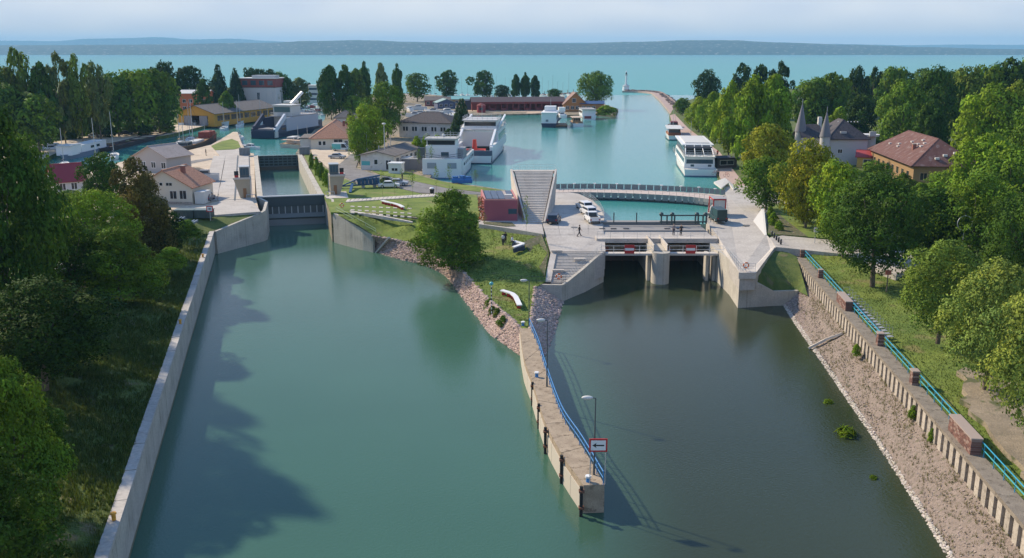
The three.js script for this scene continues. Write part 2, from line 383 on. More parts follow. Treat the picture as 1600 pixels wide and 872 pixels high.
// ---------- land ----------
const wallA = at(334, 361, -0.2), wallB = at(180, 830, -0.2), wallC = wallA.clone().lerp(wallB, 1.55);
const wallDir = wallB.clone().sub(wallA).normalize(), wallOut = V(wallDir.z, 0, -wallDir.x); // wallOut points to the bank
if (wallOut.x > 0) wallOut.negate();
const off = (v, d, h) => v.clone().addScaledVector(wallOut, d).setY(h);
const leftBank = terrain('grass_bank', [off(wallA, 0.55, -0.35), at(405, 332.5, 1.15), at(330, 337, 1.25), at(270, 345, 1.25), at(100, 345, 1.3), V(-140, 1.5, -160), V(-140, 3, 3), off(wallC, 0.55, -0.35)],
  [off(wallB, 5, 1.2), off(wallB, 9, 2.2), off(wallB, 25, 3), off(wallC, 6, 1.6), off(wallC, 12, 2.4), off(wallA.clone().lerp(wallB, 0.5), 5, 1.0), off(wallA.clone().lerp(wallB, 0.5), 10, 2.1), off(wallA.clone().lerp(wallB, 0.5), 28, 3), off(wallA.clone().lerp(wallB, 0.25), 5, 0.9), off(wallA.clone().lerp(wallB, 0.25), 12, 1.9), off(wallA.clone().lerp(wallB, 0.75), 5, 1.1), off(wallA.clone().lerp(wallB, 0.75), 10, 2.2)], 2.2, M.wild, 0.16);
structure(leftBank);
structure(sheet('harbour_ground', [[330, 336, 1.24], [405, 331, 1.24], [399, 306, 1.24], [396.8, 240, 1.24], [386, 238, 1.24], [378, 225, 1.24], [371, 206, 1.24], [364, 206, 1.24], [330, 226, 1.24], [270, 241, 1.24], [200, 250, 1.24], [100, 277, 1.24], [-250, 305, 1.24], [-250, 346, 1.24], [270, 346, 1.24]], M.gravel, scene, -7));
structure(sheet('far_quay_ground', [[-300, 290, 1], [40, 262, 1], [95, 236, 1], [160, 225, 1], [262, 211, 1], [335, 193, 1], [428, 183, 1], [440, 168, 1], [478, 158, 1], [490, 146, 1], [420, 141, 1], [300, 133, 1], [100, 128, 1], [-700, 126, 1], [-1600, 290, 1]], M.wild, scene, -7));
structure(sheet('quay_yard', [[-300, 289, 1.06], [40, 261, 1.06], [95, 235.4, 1.06], [160, 224.5, 1.06], [262, 210.5, 1.06], [335, 192.6, 1.06], [428, 182.6, 1.06], [430, 178, 1.06], [330, 184, 1.06], [270, 196, 1.06], [220, 202, 1.06], [130, 214, 1.06], [60, 226, 1.06], [-300, 262, 1.06]], M.gravel, scene, 0.5));
structure(sheet('island_ground', [[508, 303, 1.3], [471, 240.5, 1.3], [462, 239, 1.2], [470, 228, 1], [489, 205, 1], [508, 186, 1], [514, 160, 1], [530, 149, 1], [640, 146, 1], [735, 152, 1], [880, 155, 1], [930, 158, 1], [966, 170, 1], [962, 180, 1], [930, 178, 1], [850, 181, 1], [845, 177.5, 0.6], [790, 178.5, 0.6], [735, 180.5, 0.6], [733, 190, 1], [717, 214, 1], [676, 268, 1], [672, 278, 1], [690, 283, 1.2], [745, 290, 1.3], [803, 299, 1.3], [803, 345, 1.3], [700, 345, 1.3], [600, 335, 1.3], [517, 331, 1.3]], M.earth, scene, -7));
structure(sheet('promenade_ground', [[1205, 340, 1.25], [1196, 305, 1.25], [1164, 291, 1.25], [1130, 290.5, 1.25], [1118, 262, 1.25], [1052, 200, 1.25], [1046, 180, 1.25], [1052, 170, 1.25], [1064, 160, 1], [1090, 152, 1], [1180, 140, 1], [2000, 122, 1], [3200, 250, 1.25], [3200, 400, 1.25], [1400, 400, 1.25], [1230, 386, 1.25], [1205, 372, 1.25]], M.wild, scene, -7));
// park lawn on the island, falling to the canal point
const parkEdge = A([[517, 331, 1.3], [560, 352, 0.35], [583, 367, -1.0], [620, 374, -1.3], [660, 384, -1.5], [695, 402, -1.6], [724, 425, -1.6], [760, 463, -1.7], [792, 492, -1.75], [815, 513, -1.8], [829, 513, -1.8], [838, 448, -1.75], [852, 441, -1.6], [858, 395, 0.55], [847, 347, 1.32], [803, 341, 1.32], [700, 341, 1.32], [600, 332, 1.32]]);
const park = structure(terrain('park_lawn', parkEdge, A([[640, 352, 0.6], [700, 352, 1.0], [780, 352, 1.2], [700, 380, -0.2], [780, 400, -0.4], [820, 375, 0.9], [800, 432, -1.4], [780, 450, -1.6], [815, 480, -1.8], [560, 340, 1.1]]), 1.7, M.grass, 0.05));
structure(sheet('upper_lawn', [[512, 318, 1.42], [475, 242, 1.42], [482, 241, 1.42], [508, 262, 1.42], [535, 278, 1.42], [560, 288, 1.42], [612, 292, 1.42], [660, 303, 1.42], [745, 304, 1.42], [752, 340, 1.42], [700, 342, 1.42], [598, 334, 1.42], [517, 331.5, 1.42]], M.grass, scene, 1.0));
structure(sheet('quay_lawn', [[636, 268, 1.3], [672, 279, 1.3], [700, 285.5, 1.42], [800, 299, 1.42], [780, 303, 1.42], [700, 294, 1.42], [640, 281, 1.42], [600, 274, 1.42], [580, 266, 1.3]], M.grass, scene, 1.0));
structure(sheet('asphalt_road', [[536, 252, 1.36], [520, 265, 1.36], [535, 275.5, 1.36], [565, 287, 1.36], [612, 291, 1.36], [655, 301, 1.36], [700, 303, 1.36], [752, 304, 1.36], [790, 303, 1.36], [770, 299.5, 1.36], [700, 292, 1.36], [630, 280, 1.36], [585, 272, 1.36], [556, 262, 1.36], [560, 250, 1.36], [566, 243, 1.36], [548, 241, 1.36]], M.asphalt, scene, 0.9));
structure(sheet('gravel_yard', [[486, 232, 1.34], [556, 232, 1.34], [566, 242, 1.34], [548, 240.6, 1.34], [536, 251.6, 1.34], [520, 264.6, 1.34], [512, 262, 1.34], [487, 240, 1.34]], M.gravel, scene, 0.9));
structure(sheet('beach', [[738, 181.8, 0.1], [790, 180, 0.1], [846, 179, 0.1], [850, 176, 0.9], [848, 172, 1.2], [730, 172, 1.25], [720, 176, 1.25], [728, 181, 1.1]], mat([0.50, 0.37, 0.26], 0.95), scene, -1));
// right bank
const rightWall = [at(1245, 402, 0.35), at(1600, 818, 0.3)]; rightWall.push(rightWall[0].clone().lerp(rightWall[1], 1.6));
const rDir = rightWall[1].clone().sub(rightWall[0]).setY(0).normalize(), rOut = V(-rDir.z, 0, rDir.x); if (rOut.x < 0) rOut.negate();
const ro = (v, d, h) => v.clone().addScaledVector(rOut, d).setY(h);
const rightLawn = structure(terrain('park_lawn', [at(1212, 386, 1.3), ro(rightWall[0], 0.2, 0.25), ro(rightWall[1], 0.2, 0.25), ro(rightWall[2], 0.2, 0.25), V(90, 0.6, 0), V(110, 1.2, -128), at(1500, 412, 1.27), at(1350, 398, 1.27)],
  [ro(rightWall[0], 6, 0.9), ro(rightWall[1], 6, 0.4), ro(rightWall[1], 20, 0.6), ro(rightWall[0], 20, 1.1)], 2.6, M.grass, 0.06));
structure(sheet('dirt_track', dense([ro(rightWall[0].clone().lerp(rightWall[1], 0.62), 6, 0.78), ro(rightWall[0].clone().lerp(rightWall[1], 0.75), 3.2, 0.7), ro(rightWall[0].clone().lerp(rightWall[1], 1.05), 2.4, 0.66), ro(rightWall[0].clone().lerp(rightWall[1], 1.3), 2.5, 0.7), ro(rightWall[0].clone().lerp(rightWall[1], 1.3), 10, 0.8), ro(rightWall[0].clone().lerp(rightWall[1], 0.9), 9, 0.8), ro(rightWall[0].clone().lerp(rightWall[1], 0.68), 9, 0.85)], 1.3).map((v) => v.add(V(1.5 * fbm(v.x * 0.6, v.z * 0.6, 1, 3), 0, 2 * fbm(v.x * 0.5, v.z * 0.5, 5, 3)))), M.earth, scene, -0.3));
structure(sheet('footpath', [[1203, 371, 1.52], [1222, 368, 1.5], [1330, 378, 1.5], [1420, 392, 1.45], [1440, 412, 1.45], [1400, 430, 1.4], [1372, 420, 1.42], [1345, 400, 1.45], [1225, 387, 1.5], [1212, 386, 1.52]], M.concrete, scene, 0.5));
structure(sheet('park_strip', [[1196, 318, 1.48], [1230, 322, 1.48], [1300, 340, 1.48], [1340, 376, 1.48], [1222, 367, 1.48], [1197, 366, 1.48]], M.grass, scene, 0.5));
structure(sheet('planted_bed', [[1197, 332, 1.53], [1216, 334, 1.53], [1236, 350, 1.53], [1262, 369.5, 1.53], [1222, 366.5, 1.53], [1199, 364, 1.53]], M.bed, scene, 1.2));
structure(sheet('side_path', [[1190, 296, 1.5], [1250, 308, 1.5], [1300, 330, 1.5], [1304, 337, 1.5], [1244, 322, 1.5], [1196, 312, 1.5]], M.concrete, scene, 0.8));
// promenade paving along the right quay, reaching out to the mole
structure(sheet('promenade_paving', [[1131, 290.5, 1.32], [1118.5, 262, 1.32], [1052.6, 200, 1.32], [1046.7, 180, 1.32], [1054, 178, 1.32], [1075, 200, 1.32], [1125, 238, 1.32], [1165, 290, 1.32]], mat([0.46, 0.33, 0.27], 0.9), scene, 1));

// =====================================================================
// CANAL WALLS, LOCK, WEIR, PLAZA
// =====================================================================
// a wall that follows a path of tops (v.y = top height), given thickness towards +side, foot at y0
function wallAlong(path, thick, y0, side = 1) {
  const b = bag(), L = [], R = [];
  path.forEach((v, i) => {
    const a = path[Math.max(0, i - 1)], c = path[Math.min(path.length - 1, i + 1)], d = V(c.x - a.x, 0, c.z - a.z).normalize(), n = V(-d.z * side, 0, d.x * side);
    L.push(v.clone()); R.push(v.clone().addScaledVector(n, thick));
  });
  const lo = (v) => V(v.x, y0, v.z);
  for (let i = 0; i < path.length - 1; i++) {
    const q = (p, s, t, u) => side > 0 ? b.quad(p, s, t, u) : b.quad(u, t, s, p);
    q(L[i], R[i], R[i + 1], L[i + 1]); q(lo(L[i]), L[i], L[i + 1], lo(L[i + 1])); q(R[i], lo(R[i]), lo(R[i + 1]), R[i + 1]);
  }
  const e = path.length - 1, q = (p, s, t, u) => side > 0 ? b.quad(p, s, t, u) : b.quad(u, t, s, p);
  q(lo(L[0]), lo(R[0]), R[0], L[0]); q(lo(R[e]), lo(L[e]), L[e], R[e]);
  return b;
}
// left canal wall: separate cast sections with coping stones
{
  const t = thing('canal_wall', 'long grey concrete retaining wall along the wooded bank of the canal', 'wall');
  const n = 34, algae = textured(T.oldConcrete, 3, 0.7, 0.01, { color: new THREE.Color().setRGB(0.55, 0.6, 0.45) });
  for (let i = 0; i < n; i++) {
    const a = wallA.clone().lerp(wallC, i / n), b = wallA.clone().lerp(wallC, (i + 1) / n).addScaledVector(wallDir, -0.03), s = 0.05 * Math.sin(i * 5.3);
    const P = [a.clone().setY(-0.5), b.clone().setY(-0.5)].map((v) => v.addScaledVector(wallOut, s * 0.3));
    wallAlong(P, 0.6, -7, 1).to('wall_section', M.wallConcrete, t);
    bag().prism([off(P[0], -0.012, -3.72), off(P[1], -0.012, -3.72), off(P[1], 0.2, -3.72), off(P[0], 0.2, -3.72)], -6).to('algae_band', algae, t);
    bag().prism([off(a, -0.06 + s * 0.2, -0.2 + s), off(b, -0.06 + s * 0.2, -0.2 + s), off(b, 0.72, -0.2 + s), off(a, 0.72, -0.2 + s)], -0.498).to('coping', M.concrete, t);
  }
}
for (const [k, lab] of [[0.205, 'farthest of the three yellow mooring posts on the left canal wall'], [0.545, 'middle yellow mooring post on the left canal wall above the round emblem'], [0.985, 'nearest yellow mooring post on the left canal wall']]) {
  const p = off(wallA.clone().lerp(wallB, k), 0.3, -0.2), t = thing('mooring_post', lab, 'mooring post', p, 0, 'yellow mooring posts on the canal wall'), m = mat([0.62, 0.30, 0.03], 0.6);
  bag().rod(V(0, 0, 0), V(0, 0.42, 0), 0.13, 0.13, 12).to('post', m, t); bag().rod(V(0, 0.42, 0), V(0, 0.52, 0), 0.2, 0.17, 12).to('cap', m, t);
}
// wing wall between the canal wall and the lock
{
  const t = thing('wing_wall', 'sloping grey concrete wing wall joining the lock to the left canal wall', 'wall');
  wallAlong([wallA.clone().setY(-0.22), at(372, 345.5, 0.5), at(406, 331.6, 1.15), at(410, 329, 1.3), at(411, 326, 1.42), V(-45.9, 1.5, -171), V(-48.4, 1.5, -175.4)], 0.5, -7, 1).to('wall_face', M.wallConcrete, t);
}
// lock: local axis u runs upstream
const LA = V(-48.6, 1.5, -175.4), RA = V(-36.4, 1.5, -178.6), LB = V(-69.4, 1.5, -249.9), RB = V(-57.3, 1.5, -253.1);
const lu = LB.clone().sub(LA).normalize(), lr = RA.clone().sub(LA).normalize();
const lk = (u, r, h) => LA.clone().addScaledVector(lu, u).addScaledVector(lr, r).setY(h);
const LKW = LA.distanceTo(RA), LKL = LA.distanceTo(LB), lockYaw = yaw(LA, RA);
{
  const t = thing('lock_chamber_wall', 'pale concrete side wall of the lock chamber on the lawn side', 'wall');
  for (let i = 0; i < 12; i++) wallAlong([lk(LKL * i / 12, LKW, 1.52), lk(LKL * (i + 1) / 12 - 0.05, LKW, 1.52)], 1.1, -7, -1).to('wall_section', M.wallConcrete, t);
  const s = thing('lock_chamber_wall', 'concrete side wall of the lock chamber below the paved quay', 'wall');
  for (let i = 0; i < 12; i++) wallAlong([lk(LKL * i / 12, 0, 1.52), lk(LKL * (i + 1) / 12 - 0.05, 0, 1.52)], 1.1, -7, 1).to('wall_section', M.wallConcrete, s);
}
// paving slabs of the lock quay
{
  const pave = bag().prism([at(335, 336, 1.44), at(407, 330.5, 1.44), lk(0, -1.2, 1.44), lk(LKL + 1, -1.2, 1.44), at(378, 233, 1.44), at(336, 235, 1.44), at(351, 252, 1.44), at(346, 288, 1.44), at(338, 300, 1.44), at(345, 306, 1.44), at(340, 320, 1.44), at(303, 325, 1.44), at(300, 336, 1.44)], 0.9).to('lock_quay_paving', M.concrete);
  structure(pave);
  for (let i = 0; i < 15; i++) for (const [r0, r1] of [[-1.3, -3.9], [-4.2, -7.2], [-7.3, -10.4]]) {
    const u0 = -1 + i * (LKL + 2) / 15, u1 = u0 + (LKL + 2) / 15 - 0.06;
    bag().prism([lk(u0, r0, 1.5), lk(u1, r0, 1.5), lk(u1, r1 + 0.06, 1.5), lk(u0, r1 + 0.06, 1.5)], 1.2).to('paving_slab', M.concrete, pave);
  }
  bag().prism([lk(-2, -3.92, 1.506), lk(LKL + 1, -3.92, 1.506), lk(LKL + 1, -4.18, 1.506), lk(-2, -4.18, 1.506)], 1.2).to('drain_channel', M.greySteel, pave);
}
structure(sheet('gravel_lot', [[270, 240.5, 1.33], [329, 236, 1.33], [350, 253, 1.33], [345, 288, 1.33], [337, 300, 1.33], [310, 307, 1.33], [262, 286, 1.33]], M.gravel, scene, 1));
structure(sheet('asphalt_lane', [[272, 256, 1.37], [306, 250, 1.37], [330, 247, 1.37], [346, 252, 1.37], [349, 254.5, 1.37], [330, 249.5, 1.37], [306, 254, 1.37], [275, 261, 1.37]], M.asphalt, scene, 1));
structure(sheet('spit_lawn', [[330, 228, 1.34], [345, 221, 1.34], [362, 217, 1.34], [372, 221, 1.34], [376, 230.5, 1.34], [365, 233, 1.34], [336, 234.5, 1.34]], M.grass, scene, 1));
// lower gate: steel lifting gate with fluted sill panel
{
  const t = thing('lock_gate', 'dark steel lift gate closing the near end of the lock chamber', 'lock gate', lk(-0.2, 0, 0), lockYaw), W = LKW;
  bag().box(0.05, -0.35, -0.55, W - 0.05, 1.55, 0.1).to('upper_panel', mat([0.055, 0.075, 0.085], 0.45, { metalness: 0.3 }), t);
  bag().box(0.02, 1.55, -0.75, W - 0.02, 1.72, 0.25).to('top_beam', M.galv, t);
  bag().box(0.05, -1.75, -0.55, W - 0.05, -0.352, -0.15).to('recessed_panel', M.greySteel, t);
  for (let i = 0; i < 11; i++) bag().box(0.35 + i * (W - 0.7) / 10 - 0.09, -1.74, -0.149, 0.35 + i * (W - 0.7) / 10 + 0.09, -0.36, 0.06).to('stiffener', M.galv, t);
  bag().box(0.04, -2.6, -0.6, W - 0.04, -1.752, 0.16).to('lower_panel', mat([0.24, 0.27, 0.29], 0.5, { metalness: 0.2 }), t);
  bag().box(0.04, -2.78, -0.5, W - 0.04, -2.602, 0.1).to('seal_strip', M.dark, t);
  bag().box(0.04, -4.6, -0.6, W - 0.04, -2.782, 0.16).to('foot_panel', mat([0.27, 0.29, 0.30], 0.55, { metalness: 0.2 }), t);
}
// upper mitre gates: dark green lattice with a walkway
{
  const gateM = mat([0.12, 0.17, 0.17], 0.5, { metalness: 0.2 }), t = thing('lock_gate', 'dark green latticed gate with a walkway at the far end of the lock', 'lock gate', lk(LKL - 0.5, 0, 0), lockYaw), W = LKW;
  bag().box(0.1, 1.25, -0.7, W - 0.1, 1.4, 0.5).to('walkway', gateM, t);
  for (let r = 0; r < 4; r++) bag().box(0.1, 0.7 - r * 0.75, -0.15, W - 0.1, 0.86 - r * 0.75, 0.3).to('beam', gateM, t);
  for (let i = 0; i < 11; i++) bag().box(0.1 + i * (W - 0.45) / 10, -1.5, -0.12, 0.35 + i * (W - 0.45) / 10, 1.24, 0.26).to('post', gateM, t);
  bag().box(0.1, -2.2, -0.3, W - 0.1, 1.2, -0.17).to('skin_plate', mat([0.045, 0.06, 0.06], 0.6), t);
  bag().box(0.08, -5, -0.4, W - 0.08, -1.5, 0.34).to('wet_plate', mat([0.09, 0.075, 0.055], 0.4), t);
  const rail = bag(); for (const y of [1.9, 2.4]) rail.rod(V(0.2, y, 0.42), V(W - 0.2, y, 0.42), 0.035);
  rail.to('handrail', M.teal, t);
  for (let i = 0; i < 9; i++) bag().rod(V(0.2 + i * (W - 0.4) / 8, 1.4, 0.42), V(0.2 + i * (W - 0.4) / 8, 2.4, 0.42), 0.03).to('rail_post', M.teal, t);
}
// control towers
function controlTower(label, p, mirror) {
  const t = thing('control_tower', label, 'control tower', p, lockYaw), s = mirror ? -1 : 1, q = (x) => x * s;
  const tower = bag(), f = (y, w0, w1, d) => [V(q(w0), y, d), V(q(w1), y, d), V(q(w1), y, -d), V(q(w0), y, -d)];
  const lo = f(0, -0.9, 0.95, 0.95), hi = f(3.6, -1.9, 1.0, 1.35);
  for (let i = 0; i < 4; i++) { const j = (i + 1) % 4; mirror ? tower.quad(lo[j], lo[i], hi[i], hi[j]) : tower.quad(lo[i], lo[j], hi[j], hi[i]); }
  tower.poly(hi).to('tower_shaft', mat([0.40, 0.34, 0.25], 0.85), t);
  bag().box(Math.min(q(-2.0), q(1.05)), 3.6, -1.5, Math.max(q(-2.0), q(1.05)), 3.95, 1.5).to('slab', M.paleConcrete, t);
  const cab = bag().box(Math.min(q(-0.75), q(0.95)), 3.95, -1.2, Math.max(q(-0.75), q(0.95)), 5.85, 1.2).to('cabin', M.greySteel, t);
  bag().box(Math.min(q(-0.85), q(1.05)), 5.85, -1.3, Math.max(q(-0.85), q(1.05)), 6.0, 1.3).to('cabin_roof', M.galv, t);
  for (let i = 0; i < 3; i++) bag().box(Math.min(q(-0.6 + i * 0.5), q(-0.2 + i * 0.5)), 4.4, 1.2, Math.max(q(-0.6 + i * 0.5), q(-0.2 + i * 0.5)), 5.6, 1.23).to('window', M.blueGlass, cab);
  bag().box(Math.min(q(-1.75), q(-0.95)), 4.35, 0.9, Math.max(q(-1.75), q(-0.95)), 5.15, 1.05).to('signal_box', M.dark, t);
  bag().box(Math.min(q(-1.72), q(-0.98)), 3.95, 0.92, Math.max(q(-1.72), q(-0.98)), 4.349, 1.06).to('signal_panel', M.red, t);
  bag().box(Math.min(q(-0.3), q(0.3)), 0.05, 0.98, Math.max(q(-0.3), q(0.3)), 1.9, 1.16).to('door', M.wood, t);
  bag().rod(V(q(1.25), 0, 1.2), V(q(1.25), 4.2, 1.2), 0.06).to('lamp_post', M.galv, t);
  const fr = bag(); fr.box(Math.min(q(0.2), q(1.9)), 0, 1.5, Math.max(q(0.2), q(1.9)), 0.12, 1.65); fr.rod(V(q(0.25), 0, 1.6), V(q(0.25), 0.7, 1.6), 0.05).rod(V(q(1.85), 0, 1.6), V(q(1.85), 0.7, 1.6), 0.05).rod(V(q(0.25), 0.7, 1.6), V(q(1.85), 0.7, 1.6), 0.05);
  fr.to('guard_rail', M.galv, t);
  return t;
}
controlTower('concrete lock control tower with glazed cabin on the paved quay side', lk(1.2, -2.1, 1.5), false);
controlTower('concrete lock control tower with glazed cabin on the lawn side', lk(1.2, LKW + 2.2, 1.5), true);
bag().prism([lk(-4, LKW + 0.05, 1.5), lk(-4.2, LKW + 4.2, 1.5), lk(4, LKW + 4.6, 1.5), lk(4, LKW + 1.11, 1.5), lk(-0.1, LKW + 1.11, 1.5)].map((v) => v.setY(1.51)), 0.3).to('tower_forecourt', M.paleConcrete);
structure(scene.children.at(-1));
// curved wing wall right of the lock
{
  const t = thing('wing_wall', 'curved pale concrete wing wall sloping down from the lock to the stone embankment', 'wall');
  const P = [lk(-0.05, LKW, 1.52), lk(-3.2, LKW + 0.1, 1.52), lk(-5.2, LKW + 0.9, 1.45), at(520, 332.5, 1.3), at(545, 346, 0.45), at(566, 358, -0.35), at(582, 367, -1.0)];
  wallAlong(P, 0.45, -7, -1).to('wall_face', M.wallConcrete, t);
  wallAlong(P.map((v) => v.clone().add(V(0, 0.06, 0))), 0.5, -0.0, -1);
  const r = thing('handrail', 'thin green handrail following the curved wing wall beside the lock', 'handrail'), b = bag();
  const Q = P.slice(3).map((v) => v.clone().add(V(0.5, 0, -0.5)));
  for (let i = 0; i < Q.length - 1; i++) for (const h of [0.5, 0.95]) b.rod(Q[i].clone().setY(Q[i].y + h), Q[i + 1].clone().setY(Q[i + 1].y + h), 0.03);
  b.to('rail', mat([0.30, 0.42, 0.30], 0.5), r);
  for (const v of dense(Q, 2.2, false)) bag().rod(v, v.clone().setY(v.y + 0.95), 0.025).to('post', M.galv, r);
}

// ---------- stone embankments ----------
function stones(parent, a, b, c, d, n, s, seed, m, mix = 0.3) {   // a-b top edge, d-c foot edge (Catmull paths allowed)
  const r = rng(seed), g = new THREE.IcosahedronGeometry(1, 0), im = new THREE.InstancedMesh(g, m, n), o = new THREE.Object3D(), col = new THREE.Color();
  const P = g.attributes.position; for (let i = 0; i < P.count; i++) { const k = 0.85 + 0.3 * Math.abs(noise(P.getX(i) * 3, P.getY(i) * 3, P.getZ(i) * 3)); P.setXYZ(i, P.getX(i) * k, P.getY(i) * k * 0.6, P.getZ(i) * k); } g.computeVertexNormals();
  for (let i = 0; i < n; i++) {
    const u = r(), v = r(), p = a(u).lerp(b(u), v), k = s * (0.6 + r() * 0.8);
    o.position.copy(p).add(V(0, k * 0.1, 0)); o.rotation.set(r() * 0.6 - 0.3, r() * 6, r() * 0.6 - 0.3); o.scale.set(k * (0.8 + r() * 0.5), k, k * (0.8 + r() * 0.5)); o.updateMatrix(); im.setMatrixAt(i, o.matrix);
    const t = 0.7 + r() * 0.6; col.setRGB(t, t * (0.95 + r() * 0.08), t * (0.9 + r() * 0.12)); im.setColorAt(i, col);
  }
  im.name = 'rubble_stone'; im.userData.kind = 'stuff'; im.castShadow = im.receiveShadow = true; parent.add(im); return im;
}
const along = (pts) => { const c = new THREE.CatmullRomCurve3(pts, false, 'centripetal'); return (u) => c.getPoint(u); };
function embankment(label, top, foot, nStones, size, seed, m = M.stone, sm) {
  const t = thing('stone_embankment', label, 'embankment'), a = along(top), b = along(foot), g = bag(), N = 26, K = 6;
  const pt = (i, j) => { const v = a(i / N).lerp(b(i / N), j / K); return v.add(V(0, j && j < K ? 0.25 * fbm(v.x * 0.7, v.z * 0.7, seed, 3) : 0, 0)); };
  for (let i = 0; i < N; i++) for (let j = 0; j < K; j++) { const p = pt(i, j), q = pt(i + 1, j), r = pt(i + 1, j + 1), s = pt(i, j + 1); V().subVectors(q, p).cross(V().subVectors(s, p)).y > 0 ? g.quad(p, q, r, s) : g.quad(p, s, r, q); }
  g.to('slope', m, t);
  if (nStones) stones(t, a, b, 0, 0, nStones, size, seed, sm || mat([0.42, 0.31, 0.26], 0.95));
  return { t, a, b };
}
const low = (v, d = 0.6) => { v = v.clone(); v.y -= d; return v; };
const pinkStone = mat([0.43, 0.32, 0.275], 0.95), dustyStone = mat([0.31, 0.255, 0.215], 0.95);
embankment('pinkish stone embankment below the lawn, between the wing wall and the round bush', A([[582, 368.5, -1.1], [620, 375, -1.35], [660, 385, -1.5], [700, 404, -1.65]]), A([[550, 379.5, -4.25], [582, 394, -4.25], [622, 407, -4.25], [665, 416, -4.25]]), 2600, 0.22, 11, M.stone, pinkStone);
embankment('rubble embankment with weeds along the lock side of the grassy point', A([[695, 402, -1.65], [724, 425, -1.65], [760, 463, -1.75], [792, 492, -1.8], [806, 504, -1.85]]), A([[655, 414, -4.25], [688, 427, -4.25], [722, 467, -4.25], [758, 516, -4.25], [772, 531, -4.25]]), 5200, 0.24, 12, M.stone, pinkStone);
embankment('bare pinkish stone apron beside the start of the jetty', A([[792, 492, -1.78], [812, 511, -1.85], [815, 516, -2.1]]), A([[760, 517, -4.25], [782, 537, -4.25], [816, 562, -4.25]]), 2200, 0.2, 13, M.stone, pinkStone);
embankment('shaded stone embankment between the jetty and the weir abutment', A([[836, 447, -1.75], [831, 480, -1.8], [828, 514, -1.82]]), A([[884, 467, -4.25], [868, 523, -4.25], [852, 560, -4.25]]), 2600, 0.22, 14, M.stone, pinkStone);
{ const e = bag(); const P = A([[608, 372.5, -1.2], [588, 396, -4.15]]); e.bar(P[0].add(V(0, 0.12, 0)), P[1].add(V(0, 0.12, 0)), 0.5, 0.25); tag(e.to('concrete_strip', M.paleConcrete), 'pale concrete strip running down the pinkish stone embankment', 'strip'); }

// ---------- jetty ----------
const jetL = A([[812, 512, -1.8], [820, 564, -1.8], [831, 593, -1.8], [841, 626, -1.8], [853, 662, -1.8], [877, 708, -1.8], [912, 759, -1.8]]);
const jetR = A([[829, 512, -1.8], [843, 545, -1.8], [853, 578, -1.8], [871, 631, -1.8], [884, 660, -1.8], [910.5, 699, -1.8], [945, 758, -1.8]]);
{
  const t = thing('jetty', 'curved weathered concrete jetty dividing the canal from the weir basin', 'jetty'), n = 12, a = along(jetL), b = along(jetR);
  for (let i = 0; i < n; i++) {
    const u0 = i / n, u1 = (i + 1) / n - 0.0015, P = [0, 0.25, 0.5, 0.75, 1].map((k) => lerp(u0, u1, k));
    bag().prism([...P.map(a), ...P.reverse().map(b)].map((v) => v.clone().setY(-1.8 + 0.01 * (i % 2))), -7).to('deck_section', M.jetty, t);
  }
  // worn pale kerb along the canal face
  for (let i = 0; i < n; i++) { const p = a(i / n), q = a((i + 1) / n - 0.002); bag().bar(p.clone().setY(-3.2), q.clone().setY(-3.2), 0.16, 1.7).to('face_plate', mat([0.52, 0.47, 0.39], 0.9, {}), t); }
}
for (const [px, py, i] of [[834, 601, 0], [844, 635, 1], [854.5, 672, 2], [880, 716, 3], [911, 765, 4]]) {
  const p = at(px, py, -1.9), t = thing('fender_post', NTH[i] + ' black fender post on the canal side of the jetty counted from the lawn', 'fender', p, 0, 'black fender posts along the jetty');
  bag().rod(V(-0.12, -2.3, 0), V(-0.12, 0.25, 0), 0.13, 0.13, 10).to('post', M.rubber, t);
  bag().box(-0.3, -0.2, -0.2, 0.1, -0.05, 0.2).to('bracket', mat([0.16, 0.07, 0.04], 0.8), t); bag().box(-0.3, -1.5, -0.2, 0.1, -1.35, 0.2).to('bracket', mat([0.16, 0.07, 0.04], 0.8), t);
}
for (const [px, py, l] of [[817, 509, 'blue and white bollard at the landward start of the jetty'], [838.5, 589, 'blue and white bollard by the middle lamp of the jetty'], [919, 753, 'blue and white bollard at the tip of the jetty']]) {
  const t = thing('bollard', l, 'bollard', at(px, py, -1.8), 0, 'blue bollards on the jetty');
  bag().rod(V(0, 0, 0), V(0, 0.38, 0), 0.17, 0.16, 14).to('post', M.railBlue, t); bag().rod(V(0, 0.38, 0), V(0, 0.5, 0), 0.23, 0.22, 14).to('cap', M.white, t);
}
{ // blue railing
  const t = thing('railing', 'bright blue two-bar railing along the weir side of the jetty', 'railing'), c = along(jetR.map((v) => v.clone().add(V(-0.12, 0, 0)))), N = 44;
  const top = bag(), mid = bag();
  for (let i = 0; i < N; i++) { const p = c(i / N), q = c((i + 1) / N); top.rod(p.clone().setY(-0.75), q.clone().setY(-0.75), 0.045); mid.rod(p.clone().setY(-1.25), q.clone().setY(-1.25), 0.035); }
  top.to('top_rail', M.railBlue, t); mid.to('middle_rail', M.railBlue, t);
  for (let i = 0; i <= 22; i++) { const p = c(i / 22); bag().rod(p, p.clone().setY(-0.75), 0.035).to('post', M.railBlue, t); }
}
